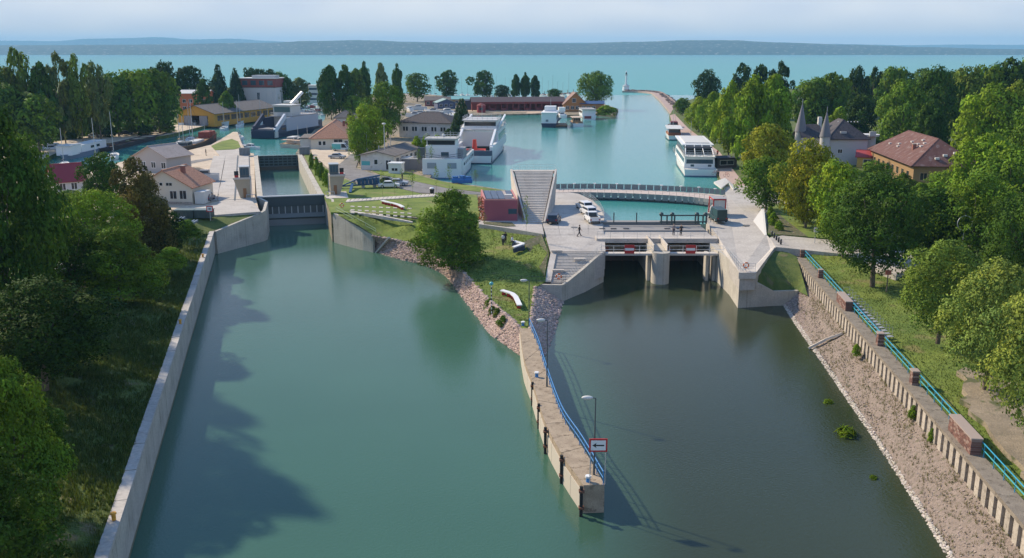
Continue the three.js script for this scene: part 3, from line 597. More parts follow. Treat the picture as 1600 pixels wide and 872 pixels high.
for (const [px, py, dir, ht, l] of [[826.5, 511, -1, 5.4, 'street lamp at the landward start of the jetty'], [854.5, 604, -1, 6.4, 'street lamp halfway along the jetty'], [928, 742, -1, 6.0, 'street lamp near the tip of the jetty beside the arrow sign']]) {
  const t = thing('street_lamp', l, 'street lamp', at(px, py, -1.8), 0, 'street lamps on the jetty');
  bag().rod(V(0, 0, 0), V(0, 0.9, 0), 0.09, 0.08, 10).to('base', M.greySteel, t);
  bag().rod(V(0, 0.9, 0), V(0, ht, 0), 0.06, 0.045, 10).to('pole', M.greySteel, t);
  bag().rod(V(0, ht, 0), V(dir * 0.3, ht + 0.06, 0), 0.04).to('arm', M.greySteel, t);
  const hd = bag().ball(V(dir * 0.6, ht + 0.05, 0), 0.42, 1, 0.34, 0.42, 14).to('lamp_head', M.offWhite, t);
  bag().ball(V(dir * 0.62, ht - 0.04, 0), 0.33, 1, 0.28, 0.4, 12).to('lens', mat([0.6, 0.6, 0.56], 0.2), hd);
}
{ // waterway sign: red border, white field, black arrow to the left
  const p = at(921.5, 757, -1.8), q = at(945, 756, -1.8), t = thing('waterway_sign', 'red bordered white waterway sign with a black arrow at the jetty tip', 'sign', p, 0), w = q.x - p.x;
  for (const x of [0, w]) bag().rod(V(x, 0, 0), V(x, 3.55, 0), 0.035, 0.035, 8).to('post', M.galv, t);
  const sw = 1.3, x0 = w / 2 - sw / 2;
  bag().box(x0, 2.55, -0.02, x0 + sw, 3.55, 0.05).to('border', M.red, t);
  const f = bag().box(x0 + 0.12, 2.67, 0.05, x0 + sw - 0.12, 3.43, 0.058).to('sign_face', M.white, t);
  bag().extrude([[x0 + 0.22, 3.05], [x0 + 0.52, 3.24], [x0 + 0.47, 3.1], [x0 + 1.07, 3.1], [x0 + 1.07, 3.0], [x0 + 0.47, 3.0], [x0 + 0.52, 2.86]], 0.008, new THREE.Matrix4().makeTranslation(0, 0, 0.0635)).to('arrow', M.dark, f);
}

// ---------- weir ----------
const WZ = -130.8, WL = 13.3, WR = 29.8, WT = 0.6;
{
  const t = thing('weir', 'concrete sluice weir with two gated bays under the plaza bridge', 'weir');
  bag().box(20.2, -7, -150, 22.7, WT - 0.02, WZ + 0.3).to('pier', M.wallConcrete, t);
  { const nose = bag(); nose.rod(V(21.45, -7, WZ + 0.3), V(21.45, WT - 0.02, WZ + 0.3), 1.25, 1.25, 20); nose.to('pier_nose', M.wallConcrete, t); }
  bag().box(WL - 1.2, -7, -150, WL, WT - 0.02, WZ).to('abutment', M.wallConcrete, t); bag().box(WR - 0.1, -7, -150, WR + 1.4, WT - 0.02, WZ).to('abutment', M.wallConcrete, t);
  for (const x of [19.7, 28.2, 29.2]) bag().box(x, -7, WZ - 2.5, x + 0.45, WT - 0.5, WZ - 0.9).to('guide_post', M.wallConcrete, t);
  for (const [x0, x1] of [[WL, 20.2], [22.7, WR]]) {
    bag().box(x0 + 0.01, -7, -145.6, x1 - 0.01, -0.9, -145.2).to('gate', mat([0.13, 0.105, 0.085], 0.6), t);
    bag().box(x0 + 0.01, -1.6, -142.2, x1 - 0.01, -0.6, -141.7).to('breast_beam', M.wallConcrete, t);
    for (let i = 0; i < 4; i++) bag().box(x0 + 0.6 + i * (x1 - x0 - 1.5) / 3, -6, -145.19, x0 + 0.85 + i * (x1 - x0 - 1.5) / 3, -0.95, -144.9).to('gate_rib', mat([0.17, 0.10, 0.07], 0.7), t);
    for (const k of [0.12, 0.72]) bag().box(lerp(x0, x1, k), -1.3, -138.5, lerp(x0, x1, k) + 0.6, -0.2, -137.9).to('hoist_block', mat([0.22, 0.08, 0.05], 0.8), t);
  }
  // upper bridge deck, its wall and seats, and the lower walkway
  bag().box(WL - 0.6, 0.55, -139.3, WR + 1.2, 1.22, -137).to('bridge_deck', M.paleConcrete, t);
  bag().box(WL - 0.6, 0.75, -143.2, WR + 0.8, 1.05, -139.301).to('recessed_deck', M.concrete, t);
  bag().box(WL - 0.2, -0.4, -149.4, WR + 0.6, 1.78, -148).to('parapet_wall', mat([0.27, 0.255, 0.24], 0.85), t);
  bag().box(WL - 0.2, 0.85, -147.999, WR + 0.6, 1.3, -143.201).to('service_deck', mat([0.26, 0.25, 0.24], 0.9), t);
  bag().box(WL - 0.6, -0.02, -131.9, 20.2, 0.28, -130.7).to('lower_walkway', M.paleConcrete, t); bag().box(22.7, -0.02, -131.9, WR + 0.7, 0.28, -130.7).to('lower_walkway', M.paleConcrete, t);
  bag().box(20.4, 0.6, -138.5, 20.55, 1.5, -131).to('pier_parapet', M.paleConcrete, t); bag().box(22.35, 0.6, -138.5, 22.5, 1.5, -131).to('pier_parapet', M.paleConcrete, t);
  for (const x of [13.8, 15.6, 17.6, 24.1, 26]) bag().box(x, 1.301, -144.6, x + 0.9, 1.4, -144.1).to('seat_plate', M.dark, t);
}
function rails(name, label, path, h, n, m, wires = 2, r = 0.025) {
  const t = thing(name, label, 'railing'), D = path;
  for (let w = 1; w <= wires; w++) { const b = bag(); for (let i = 0; i < D.length - 1; i++) b.rod(D[i].clone().setY(D[i].y + h * w / wires), D[i + 1].clone().setY(D[i + 1].y + h * w / wires), r, r, 5); b.to(w === wires ? 'top_rail' : 'rail_bar', m, t); }
  for (const v of dense(D, n, false)) bag().rod(v, v.clone().setY(v.y + h), r * 1.2, r * 1.2, 5).to('post', m, t);
  return t;
}
rails('railing', 'thin steel railing of the bridge deck over the weir', [V(WL - 0.5, 1.22, -137.1), V(WR + 1.1, 1.22, -137.1)], 1.05, 2.1, M.galv, 3, 0.02);
rails('railing', 'steel railing of the lower walkway in the left weir bay', [V(WL - 0.5, 0.28, -130.8), V(20.2, 0.28, -130.8)], 1.1, 1.8, M.white, 2, 0.03);
rails('railing', 'steel railing of the lower walkway in the right weir bay', [V(22.7, 0.28, -130.8), V(WR + 0.6, 0.28, -130.8)], 1.1, 1.8, M.white, 2, 0.03);
for (const [x, l] of [[16.2, 'red and white no entry board over the left weir bay'], [25.0, 'red and white no entry board over the right weir bay']]) {
  const t = thing('no_entry_board', l, 'sign', V(x, 0.3, -130.62), 0, 'red and white boards on the weir');
  bag().box(0, 0, -0.04, 1.4, 1.25, 0.02).to('red_panel', M.red, t); bag().box(0.06, 0.44, 0.02, 1.34, 0.8, 0.03).to('white_band', M.white, t);
}
// green gantry machine behind the weir
{
  const p = at(1031, 349, 1.8), q = at(1105, 349, 1.8), w = q.x - p.x, t = thing('sluice_gantry', 'dark green steel gantry machinery above the forebay side of the weir', 'gantry', p);
  const fr = bag(); fr.box(0, 1.15, -0.3, w, 1.35, -0.1).box(0, 0.1, -0.4, w, 0.3, -0.15); fr.to('beam', M.greenSteel, t);
  for (const k of [0.02, 0.14, 0.24, 0.3, 0.74, 0.8, 0.9, 0.97]) bag().box(w * k, -0.1, -0.45, w * k + 0.2, 1.3, -0.05).to('stand', M.greenSteel, t);
  for (const k of [0.03, 0.26, 0.78, 0.96]) bag().ball(V(w * k, 1.45, -0.2), 0.36, 1, 0.9, 1, 10).to('gear_housing', M.greenSteel, t);
  for (const k of [-0.5, -0.98]) { bag().box(w * k, -0.1, -0.4, w * k + 0.16, 1.7, -0.2).to('stand', M.greenSteel, t); }
  bag().box(-w * 1.2, -0.05, -0.3, 0, 0.14, -0.1).to('cable_duct', M.greySteel, t);
}

// ---------- plaza ----------
const hp = (y) => lerp(1.5, WT, smooth(y, 348, 393) ** 0.8);
const pl = (list) => A(list.map(([x, y]) => [x, y, hp(y)]));
{
  const p = structure(bag().prism(pl([[803, 299.5], [868, 297], [905, 303], [926, 313], [938, 324], [944, 336], [944, 346], [943, 360], [945, 375], [946, 393], [902, 393], [860, 393], [853, 370], [846, 346], [800, 345], [752, 343], [748, 322], [790, 310]]), -2).to('plaza_paving', M.concrete));
  const r = structure(bag().prism([...pl([[1104, 346], [1104, 338], [1110, 322], [1134, 305.5], [1133, 300]]), ...A([[1131, 291, 1.5], [1165, 290, 1.5], [1188, 300, 1.5], [1200, 320, 1.5], [1197, 366, 1.52], [1214, 384, 1.5]]), at(1206, 397, 1.0), at(1181, 425, 0.9), at(1156, 426, 0.9), at(1129, 392, 0.65), at(1122, 370, 1.22)], -1.5).to('plaza_paving', M.concrete));
  // long paving joints as shallow slots
  // slab sheets laid over the plaza, edge to edge with open joints
  for (const [y0, y1] of [[349, 357.6], [358, 367], [367.4, 378], [378.4, 391]]) {
    const L = (y) => (y < 370 ? lerp(846, 853, (y - 346) / 24) : lerp(853, 860, (y - 370) / 23)) + 1.2;
    for (let i = 0; i < 4; i++) {
      const k0 = i / 4, k1 = (i + 1) / 4 - 0.006, X = (y, k) => lerp(L(y), 942.5, k);
      const P = [[X(y0, k0), y0], [X(y0, k1), y0], [X(y1, k1), y1], [X(y1, k0), y1]].map(([x, y]) => at(x, y, hp(y) + 0.03));
      bag().prism(P, 0.2).to('paving_slab', M.concrete, p);
    }
  }
}
for (const [x, y, l] of [[906, 383, 'round manhole cover on the plaza near the steps'], [897, 355, 'round manhole cover on the plaza near the dark blue car'], [1150, 378, 'round manhole cover on the plaza right of the weir'], [1166, 352, 'round manhole cover on the plaza below the green van']]) { const t = thing('manhole_cover', l, 'manhole cover', at(x, y, hp(y) + 0.03)); bag().rod(V(0, -0.05, 0), V(0, 0.02, 0), 0.55, 0.55, 20).to('frame', M.greySteel, t); bag().rod(V(0, 0.02, 0), V(0, 0.03, 0), 0.45, 0.45, 20).to('lid', mat([0.2, 0.19, 0.18], 0.7), t); }
{ // terraced steps down to the water-side slab
  const t = thing('terraced_steps', 'wide concrete terraced steps fanning down to the slab by the weir basin', 'steps'), n = 20;
  const a0 = at(861, 393.5, WT), a1 = at(851, 441, -1.7), b0 = at(945, 393.5, WT), b1 = at(884, 441, -1.7);
  for (let i = 0; i < n; i++) {
    const h = lerp(WT - 0.1, -1.7, i / (n - 1)), k0 = i / n, k1 = (i + 1) / n;
    const P = [a0.clone().lerp(a1, k0), b0.clone().lerp(b1, k0), b0.clone().lerp(b1, k1), a0.clone().lerp(a1, k1)].map((v) => v.clone().setY(h));
    bag().prism(P, -3).to('step', M.concrete, t);
  }
  bag().prism([a0, a0.clone().add(V(0.85, 0, 0)), a1.clone().add(V(0.85, 0, 0)), a1].map((v, i) => v.clone().setY((i === 0 || i === 1 ? WT : -1.7) + 0.14)), -3.1).to('edge_kerb', M.paleConcrete, t);
}
for (const [px, py, l] of [[870, 396, 'topmost pale concrete bench block on the terraced steps'], [906, 409, 'middle pale concrete bench block on the terraced steps near the railing'], [872, 426.5, 'lowest pale concrete bench block on the terraced steps']]) {
  const h = lerp(WT, -1.7, clamp((py - 393) / 45, 0, 1)), p = at(px, py, h), t = thing('bench_block', l, 'bench', p, 0, 'concrete bench blocks on the steps');
  bag().box(-0.8, 0.3, -0.28, 0.8, 0.5, 0.28).to('seat', M.paleConcrete, t); bag().box(-0.7, -0.15, -0.22, 0.7, 0.299, 0.22).to('plinth', M.concrete, t);
}
{ // left abutment wing
  const t = thing('wing_wall', 'concrete wing wall sloping down left of the weir to the stone embankment', 'wall');
  const P = [V(WL - 0.35, WT + 0.05, WZ - 0.2), V(WL - 0.1, WT, WZ), at(914, 419, -0.55), at(884, 443, -1.68), at(878, 445.5, -1.7), at(838, 444.5, -1.7), at(792, 442.5, -1.7)];
  wallAlong(P.slice(1), 0.42, -7, 1).to('wall_face', M.wallConcrete, t);
  rails('railing', 'fine steel railing on the sloping wall left of the weir', P.slice(1, 4).map((v) => v.clone().add(V(-0.3, 0.02, -0.25))), 1.05, 1.6, M.galv, 3, 0.018);
  rails('railing', 'thin dark railing on the slab wall above the grassy point', P.slice(3).map((v) => v.clone().add(V(0, 0.02, -0.25))), 1.0, 1.7, M.greenSteel, 2, 0.018);
}
{ // right abutment wing, folded
  const t = thing('wing_wall', 'bright concrete wing wall right of the weir falling to the stone bank', 'wall');
  const P = [V(WR, WT, WZ), V(30.6, WT - 0.05, -125.6), at(1156, 427, 0.85), at(1172, 432, 0.2), at(1210, 454.5, -2.0), at(1247, 454, -2.0)];
  wallAlong([P[0], V(29.9, 0.8, -123.5), at(1156, 428, 0.6), at(1210, 455, -2.0)], 0.42, -7, -1).to('wall_face', M.wallConcrete, t);
  wallAlong([at(1210, 455, -2.0), at(1248, 454, -2.0)], 0.4, -7, -1).to('return_wall', M.wallConcrete, t);
  const s = thing('platform_edge', 'folded pale concrete edge of the lookout platform right of the weir', 'platform edge');
  bag().prism([at(1154.5, 426, 0.93), at(1181.5, 426, 0.93), at(1209, 392, 1.1), at(1214, 382, 1.5), at(1204, 388, 1.03), at(1178, 418, 0.93)], 0.1).to('slab_edge', M.paleConcrete, s);
  rails('railing', 'thin railing along the lookout platform beside the right weir wing', [V(30.4, WT + 0.1, -128.5), at(1157, 424, 0.93), at(1180, 424, 0.93)], 1.05, 1.7, M.galv, 3, 0.018);
  structure(terrain('grass_slope', [at(1157, 427, 0.4), at(1181, 426, 0.55), at(1208, 391, 1.0), at(1214, 386, 1.2), at(1245, 401, 0.6), at(1262, 462, -1.8), at(1247, 455, -2.2), at(1211, 456, -2.2)], [at(1215, 430, -0.6)], 1.2, M.wild, 0.05));
}
{ const t = thing('folded_planter', 'tilted white concrete triangle bordering the plaza by the multi-stem tree', 'planter edge');
  bag().prism([at(1177, 345, 1.56), at(1191, 325, 2.3), at(1194, 326, 2.3), at(1198, 367, 1.6), at(1195, 367, 1.56)], 1.3).to('slab', mat([0.62, 0.6, 0.56], 0.8), t); }
{ // lifebuoys
  const ring = (label, p, post) => { const t = thing('lifebuoy', label, 'lifebuoy', p, 0, 'lifebuoys on railings'); const g = new THREE.TorusGeometry(0.33, 0.09, 8, 20); bag().add(g, new THREE.Matrix4().makeTranslation(0, 0.75, 0.1)).to('ring', M.orange, t);
    for (let i = 0; i < 4; i++) { const g2 = new THREE.TorusGeometry(0.33, 0.095, 8, 4, 0.35); bag().add(g2, new THREE.Matrix4().makeRotationZ(i * Math.PI / 2 + 0.5).setPosition(0, 0.75, 0.1)).to('band', M.white, t); } bag().rod(V(0, 0, 0), V(0, 1.1, 0), 0.03).to('post', M.galv, t); };
  ring('orange lifebuoy at the foot of the terraced steps', at(873, 440, -1.65)); ring('orange lifebuoy on the lookout platform right of the weir', at(1165, 423, 0.95)); ring('orange lifebuoy beside the lawn side lock tower', at(534.5, 327, 1.52));
}
// ---------- lookout stair ----------
{
  const t = thing('lookout_stair', 'wedge shaped concrete lookout stair widening upward above the plaza', 'stairs');
  const n = 32, B0 = at(824, 348.5, 1.5), B1 = at(849, 348.5, 1.5), HT = 7.3, T0 = at(800.5, 267, HT), T1 = at(867.5, 267, HT), back = -3.2;
  for (let i = 0; i < n; i++) {
    const k0 = i / n, k1 = (i + 1) / n, h = lerp(1.5, HT, k1), e = 0.045;
    const P = [B0.clone().lerp(T0, k0), B1.clone().lerp(T1, k0), B1.clone().lerp(T1, k1 + 0.02), B0.clone().lerp(T0, k1 + 0.02)];
    const q = [P[0].lerp(P[1].clone(), e), P[1].clone().lerp(P[0], e), P[2].clone().lerp(P[3], e), P[3].clone().lerp(P[2], e)].map((v) => v.clone().setY(h));
    bag().prism(q, h - 0.55).to('step', M.paleConcrete, t);
  }
  const wl = (b, tp, w) => { const g = bag(), d = V(w, 0, 0), top0 = b.clone().setY(1.75), top1 = tp.clone().setY(HT + 0.35), bk = tp.clone().add(V(0, 0, 1.2));
    const o = [b.clone().setY(1.4), top0, top1, V(tp.x, HT - 1.1, tp.z), V(lerp(b.x, tp.x, 0.82), 1.4, lerp(b.z, tp.z, 0.82))], r = o.map((v) => v.clone().add(d));
    const f = w > 0 ? (x) => g.quad(...x) : (x) => g.quad(...x.reverse());
    const fan = (a, flip) => { for (let i = 1; i < a.length - 1; i++) flip ? g.tri(a[0], a[i + 1], a[i]) : g.tri(a[0], a[i], a[i + 1]); };
    fan(o, w > 0); fan(r, w < 0); for (let i = 0; i < o.length; i++) { const j = (i + 1) % o.length; f([o[i], o[j], r[j], r[i]].map((v) => v.clone())); }
    return g; };
  wl(B0, T0, -0.32).to('side_wall', M.paleConcrete, t); wl(B1, T1, 0.32).to('side_wall', M.paleConcrete, t);
  bag().prism([T0.clone().add(V(-0.3, 0, 0)), T1.clone().add(V(0.3, 0, 0)), T1.clone().add(V(0.35, 0, -1.3)), T0.clone().add(V(-0.35, 0, -1.3))].map((v) => v.setY(HT + 0.03)), HT - 0.5).to('platform', M.paleConcrete, t);
  const und = [B0.clone().lerp(T0, 0.82).setY(1.45), B1.clone().lerp(T1, 0.82).setY(1.45), T1.clone().setY(HT - 1.1), T0.clone().setY(HT - 1.1)];
  bag().quad(und[3], und[2], und[1], und[0]).to('underside', M.concrete, t);
  const rl = bag(); for (const h of [0.55, 1.05]) rl.rod(T0.clone().add(V(0, h, -1.2)), T1.clone().add(V(0, h, -1.2)), 0.02).rod(T0.clone().add(V(0, h, -1.2)), T0.clone().add(V(0, h, 0)), 0.02).rod(T1.clone().add(V(0, h, -1.2)), T1.clone().add(V(0, h, 0)), 0.02);
  for (let i = 0; i <= 6; i++) rl.rod(T0.clone().lerp(T1, i / 6).add(V(0, 0, -1.2)), T0.clone().lerp(T1, i / 6).add(V(0, 1.05, -1.2)), 0.02);
  rl.to('balustrade', M.galv, t);
}
// ---------- arc footbridge and forebay ----------
{
  const t = thing('footbridge', 'curved concrete footbridge with glazed railings across the harbour end of the plaza', 'footbridge');
  const outer = A([[866, 296, 1.5], [920, 295.5, 1.5], [980, 296.5, 1.5], [1040, 298.8, 1.5], [1090, 301.5, 1.5], [1134, 305.5, 1.5]]), inner = A([[866, 301, 1.5], [905, 300.5, 1.5], [960, 301.5, 1.5], [1020, 304, 1.5], [1075, 307.5, 1.5], [1116, 312.5, 1.5]]);
  const a = along(outer), b = along(inner), n = 16;
  for (let i = 0; i < n; i++) { const u = [0, 0.33, 0.66, 1].map((k) => lerp(i / n, (i + 1) / n - 0.002, k)); bag().prism([...u.map(a), ...u.reverse().map(b)].map((v) => v.clone().setY(1.54)), 0.9).to('deck_section', mat([0.52, 0.44, 0.385], 0.85), t); }
  const meshM = mat([0.17, 0.22, 0.235], 0.5, { metalness: 0.3 }), faceM = mat([0.28, 0.27, 0.26], 0.8), N = 26;
  for (let i = 0; i < N; i++) {
    const p = a(i / N), q = a((i + 1) / N - 0.004); bag().quad(p.clone().setY(1.6), q.clone().setY(1.6), q.clone().setY(2.55), p.clone().setY(2.55)).to('railing_panel', meshM, t);
    if (i % 3 === 0) bag().box(p.x - 0.25, 2.55, p.z - 0.2, p.x + 0.25, 2.72, p.z + 0.2).to('lamp', M.white, t);
    const r = b(i / N), s = b((i + 1) / N - 0.006); bag().quad(r.clone().setY(0.35), s.clone().setY(0.35), s.clone().setY(1.538), r.clone().setY(1.538)).to('face_panel', faceM, t);
    bag().rod(r.clone().setY(1.54), r.clone().setY(2.3), 0.02).to('post', M.greySteel, t);
  }
  const rl = bag(); for (let i = 0; i < N; i++) { rl.rod(b(i / N).setY(2.3), b((i + 1) / N).setY(2.3), 0.02); rl.rod(a(i / N).setY(2.6), a((i + 1) / N).setY(2.6), 0.03); } rl.to('top_rail', M.greySteel, t);
  for (let i = 0; i < N; i++) { const r = b(i / N).add(V(0, 0, -0.6)), s = b((i + 1) / N).add(V(0, 0, -0.6)); bag().quad(r.clone().setY(-2), s.clone().setY(-2), s.clone().setY(0.5), r.clone().setY(0.5)).to('dark_lower_sheet', mat([0.12, 0.135, 0.14], 0.6), t); }  // plain dark sheet set back below the deck, reaching under the water
  rails('railing', 'curved railing on the plaza edge of the forebay beside the parked pickups', pl([[908, 304], [926, 314.5], [937, 325], [943, 337], [944, 346]]).map((v) => v.setY(1.5)), 1.05, 1.5, M.galv, 3, 0.02);
  rails('railing', 'railing on the forebay edge by the red framed shelter', pl([[1114, 314], [1108, 325], [1105, 338], [1105, 347]]).map((v) => v.setY(1.5)), 1.05, 1.5, M.galv, 3, 0.02);
  const c = thing('folded_canopy', 'folded white concrete canopy at the right end of the footbridge', 'canopy'), h = 2.6;
  bag().prism([at(1115.5, 284, 2.4), at(1133, 278, 2.4), at(1139, 284.5, 2.2), at(1127, 294, 2.2)], 2.0).to('left_slab', mat([0.62, 0.6, 0.55], 0.8), c);
  bag().prism([at(1134, 278.5, 2.4), at(1151, 293, 1.7), at(1146, 296, 1.7), at(1139.3, 286, 2.2)], 1.55).to('right_slab', mat([0.62, 0.6, 0.55], 0.8), c);
}
{ // red pavilion with corrugated face
  const p = at(757, 345.5, 1.45), q = at(808.5, 345.5, 1.45), w = q.x - p.x, t = thing('pavilion', 'low pavilion with ribbed dark pink cladding and solar panels beside the lookout stair', 'building', p), h = 3.4, d = 9.5, m = mat([0.42, 0.125, 0.155], 0.7);
  bag().prism([V(0, h, 0), V(w, h, 0), V(w - 0.9, h + 0.25, -d), V(-0.9, h + 0.25, -d)], 0).to('wall', m, t);
  for (let i = 0; i < 34; i++) { const x = 0.04 + i * (w - 0.1) / 34; bag().box(x, 0.05, 0.001, x + 0.075, h - 0.02, 0.05).to('cladding_slat', m, t); }
  const hr = (z) => h + 0.25 * -z / d;
  const parapet = bag(); parapet.bar(V(0.1, h + 0.1, -0.1), V(w - 0.1, h + 0.1, -0.1), 0.2, 0.2).bar(V(w - 0.15, h + 0.12, -0.2), V(w - 1, h + 0.37, -d + 0.1), 0.28, 0.24).bar(V(0.1, h + 0.12, -0.2), V(-0.75, h + 0.37, -d + 0.1), 0.24, 0.24); parapet.to('parapet', mat([0.50, 0.22, 0.2], 0.7), t);
  bag().prism([V(0.25, h + 0.05, -0.3), V(w - 0.35, h + 0.05, -0.3), V(w - 1.15, h + 0.29, -d + 0.2), V(-0.6, h + 0.29, -d + 0.2)], h - 0.1).to('roof', mat([0.42, 0.36, 0.33], 0.9), t);
  for (let r = 0; r < 3; r++) for (let c = 0; c < 4; c++) {
    const z = -0.9 - r * 2.6, x = 0.35 + c * 1.05 - r * 0.25 + (c > 2 ? 0.5 : 0), y = hr(z) + 0.16;
    if (r === 0 && c > 2) continue;
    bag().prism([V(x, y, z), V(x + 0.98, y, z), V(x + 0.75, y + 0.12, z - 2.4), V(x - 0.23, y + 0.12, z - 2.4)], y - 0.08).to('solar_panel', mat([0.018, 0.03, 0.06], 0.15), t);
  }
  bag().box(3.3, h + 0.1, -1.9, 4.5, h + 0.8, -1.0).to('air_unit', M.offWhite, t);
  const win = bag().box(w - 1.45, h - 2.15, 0.03, w - 0.15, h - 1.4, 0.09).to('window', M.blueGlass, t); bag().box(w - 1.52, h - 2.22, 0.02, w - 0.08, h - 1.33, 0.06).to('frame', M.greySteel, win);
}
{ // flower column on the pavilion's left side
  const p = at(753, 345, 1.45), t = thing('flowering_climber', 'orange flowering climber trained up the left edge of the pink pavilion', 'climbing plant', p), r = rng(5), f = bag(), l = bag();
  for (let i = 0; i < 420; i++) { const y = r() * 3.9, c = V((r() - 0.5) * 1.0 - y * 0.05, y, (r() - 0.5) * 0.9 - 1.5 * r()), s = 0.13; const a = V(r() - .5, r() - .5, r() - .5).normalize().multiplyScalar(s), b = V(r() - .5, r() - .5, r() - .5).normalize().multiplyScalar(s); (r() < 0.55 ? f : l).quad(c.clone().sub(a), c.clone().sub(b), c.clone().add(a), c.clone().add(b)); }
  f.to('blossoms', mat([0.66, 0.21, 0.09], 0.8), t); l.to('leaves', mat([0.07, 0.11, 0.03], 0.8), t); bag().rod(V(0, 0, 0), V(-0.1, 3.9, -0.7), 0.05).to('stem', M.bark, t);
}
// low kerbs and slab paths of the park
structure(sheet('concrete_path', [[556, 311, 1.5], [590, 308.5, 1.5], [640, 305, 1.5], [685, 304, 1.5], [685, 306.5, 1.5], [640, 308.5, 1.5], [590, 312, 1.5], [540, 316, 1.5]], M.concrete, scene, 1.2));
{ const path = scene.children.at(-1); for (let i = 0; i < 22; i++) { const k = i / 22, k2 = (i + 0.8) / 22, X = (k) => lerp(543, 685, k), Y = (k) => lerp(311.6, 302.6, k); bag().prism([at(X(k), Y(k) - 0.4, 1.54), at(X(k2), Y(k2) - 0.4, 1.54), at(X(k2) - 3, Y(k2) + 3.6, 1.54), at(X(k) - 3, Y(k) + 3.6, 1.54)], 1.3).to('path_slab', M.paleConcrete, path); } }
{ const k = structure(bag().prism(A([[547, 328.8, 1.5], [600, 337, 1.5], [645, 346, 1.2], [644, 347, 1.2], [599, 338.2, 1.5], [546, 330, 1.5]]), 1.0).to('lawn_kerb', M.paleConcrete)); }
structure(sheet('plaza_path', [[748, 343, 1.52], [748, 350, 1.45], [790, 356, 1.45], [850, 366, 1.4], [846, 346, 1.52], [800, 345, 1.52]], M.concrete, scene, 0.6));
for (const [row, y0, y1] of [[0, 321.5, 325], [1, 327, 333], [2, 331, 338.5]]) for (let i = 0; i < 9; i++) { const x = lerp(548, 648, i / 9), y = lerp(y0, y1, i / 9); const s = bag().prism(A([[x, y, 1.5], [x + 6, y + 0.4, 1.5], [x + 5.6, y + 1.6, 1.5], [x - 0.4, y + 1.2, 1.5]]), 1.3).to('stepping_slab', M.paleConcrete); tag(s, 'pale rectangular stepping slab set in the lawn beside the lock', 'stepping slab', 'stepping slabs in the lawn'); }
structure(sheet('planted_bed', [[818, 378, 0.9], [846, 366, 1.3], [857, 394, 0.6], [851, 430, -1.0], [838, 410, -0.3]], M.bed, scene, -2));
structure(sheet('planted_bed', [[756, 346.3, 1.56], [800, 347.5, 1.56], [806, 353, 1.54], [790, 353.5, 1.54], [756, 349.5, 1.54]], M.bed, scene, 1));

// =====================================================================
// RIGHT BANK
// =====================================================================
const rw = (k, d, h) => ro(rightWall[0].clone().lerp(rightWall[1], k), d, h);
const rwAt = (px, py, h) => { const p = at(px, py, h), d = p.clone().sub(rightWall[0]).setY(0); return d.dot(rDir) / rightWall[0].clone().setY(0).distanceTo(rightWall[1].clone().setY(0)); };
{
  const t = thing('pile_wall', 'long retaining wall of upright concrete piles with a worn cap along the right bank', 'wall');
  const capM = textured(T.oldConcrete, 6, 0.92, 0.02, { color: new THREE.Color().setRGB(0.72, 0.68, 0.62) }), L = rightWall[0].distanceTo(rightWall[1]) * 1.06, n = Math.floor(L / 1.3), col = [0.46, 0.41, 0.34];
  const m = [0.9, 1, 1.12].map((k) => textured(T.oldConcrete, 3, 0.92, 0.01, { color: new THREE.Color().setRGB(1.3 * k, 1.27 * k, 1.22 * k) }));
  for (let i = 1; i < n; i++) {
    const p = rightWall[0].clone().addScaledVector(rDir, i * 1.3).setY(0), q = p.clone().addScaledVector(rDir, 0.72), dep = smooth(i, 1, 16);
    const b = bag().prism([ro(p, -0.12, 0.12), ro(q, -0.12, 0.12), ro(q, 0.3, 0.12), ro(p, 0.3, 0.12)], -2.6);
    b.to('pile', m[i % 3], t);
  }
  for (let i = 0; i < 20; i++) {
    const a = rightWall[0].clone().addScaledVector(rDir, i * L / 20), b = rightWall[0].clone().addScaledVector(rDir, (i + 1) * L / 20 - 0.02);
    bag().prism([ro(a, -0.2, 0.42), ro(b, -0.2, 0.42), ro(b, 1.15, 0.42), ro(a, 1.15, 0.42)], 0.122).to('cap', capM, t);
    bag().prism([ro(a, 0.22, 0.12), ro(b, 0.22, 0.12), ro(b, 0.5, 0.12), ro(a, 0.5, 0.12)], -2.6).to('backing', mat([0.20, 0.155, 0.115], 0.95), t);
  }
}
const brickFaces = (t, L, h, d) => {           // a brick block of courses, each brick its own piece
  const r = rng(Math.round(L * 100)), cols = [[0.16, 0.075, 0.058], [0.21, 0.11, 0.085], [0.13, 0.065, 0.052], [0.28, 0.19, 0.155]].map((c) => mat(c, 0.9));
  bag().box(0.03, 0, 0.03, L - 0.03, h - 0.02, d - 0.03).to('core', mat([0.34, 0.29, 0.25], 0.95), t);
  const ch = 0.17, bl = 0.42, rows = Math.floor(h / ch);
  for (let j = 0; j < rows; j++) for (let x = -(j % 2) * bl / 2; x < L - 0.05; x += bl) {
    const x0 = Math.max(0, x), x1 = Math.min(L, x + bl - 0.025); if (x1 - x0 < 0.06) continue;
    bag().box(x0, j * ch + 0.01, (r() - 0.5) * 0.03, x1, (j + 1) * ch - 0.015, d + (r() - 0.5) * 0.03).to('brick', cols[r() * 4 | 0], t);
  }
  bag().box(-0.05, rows * ch, -0.05, L + 0.05, rows * ch + 0.1, d + 0.05).to('cap', mat([0.36, 0.29, 0.25], 0.9), t);
};
const bankYaw = Math.atan2(-rDir.z, rDir.x);
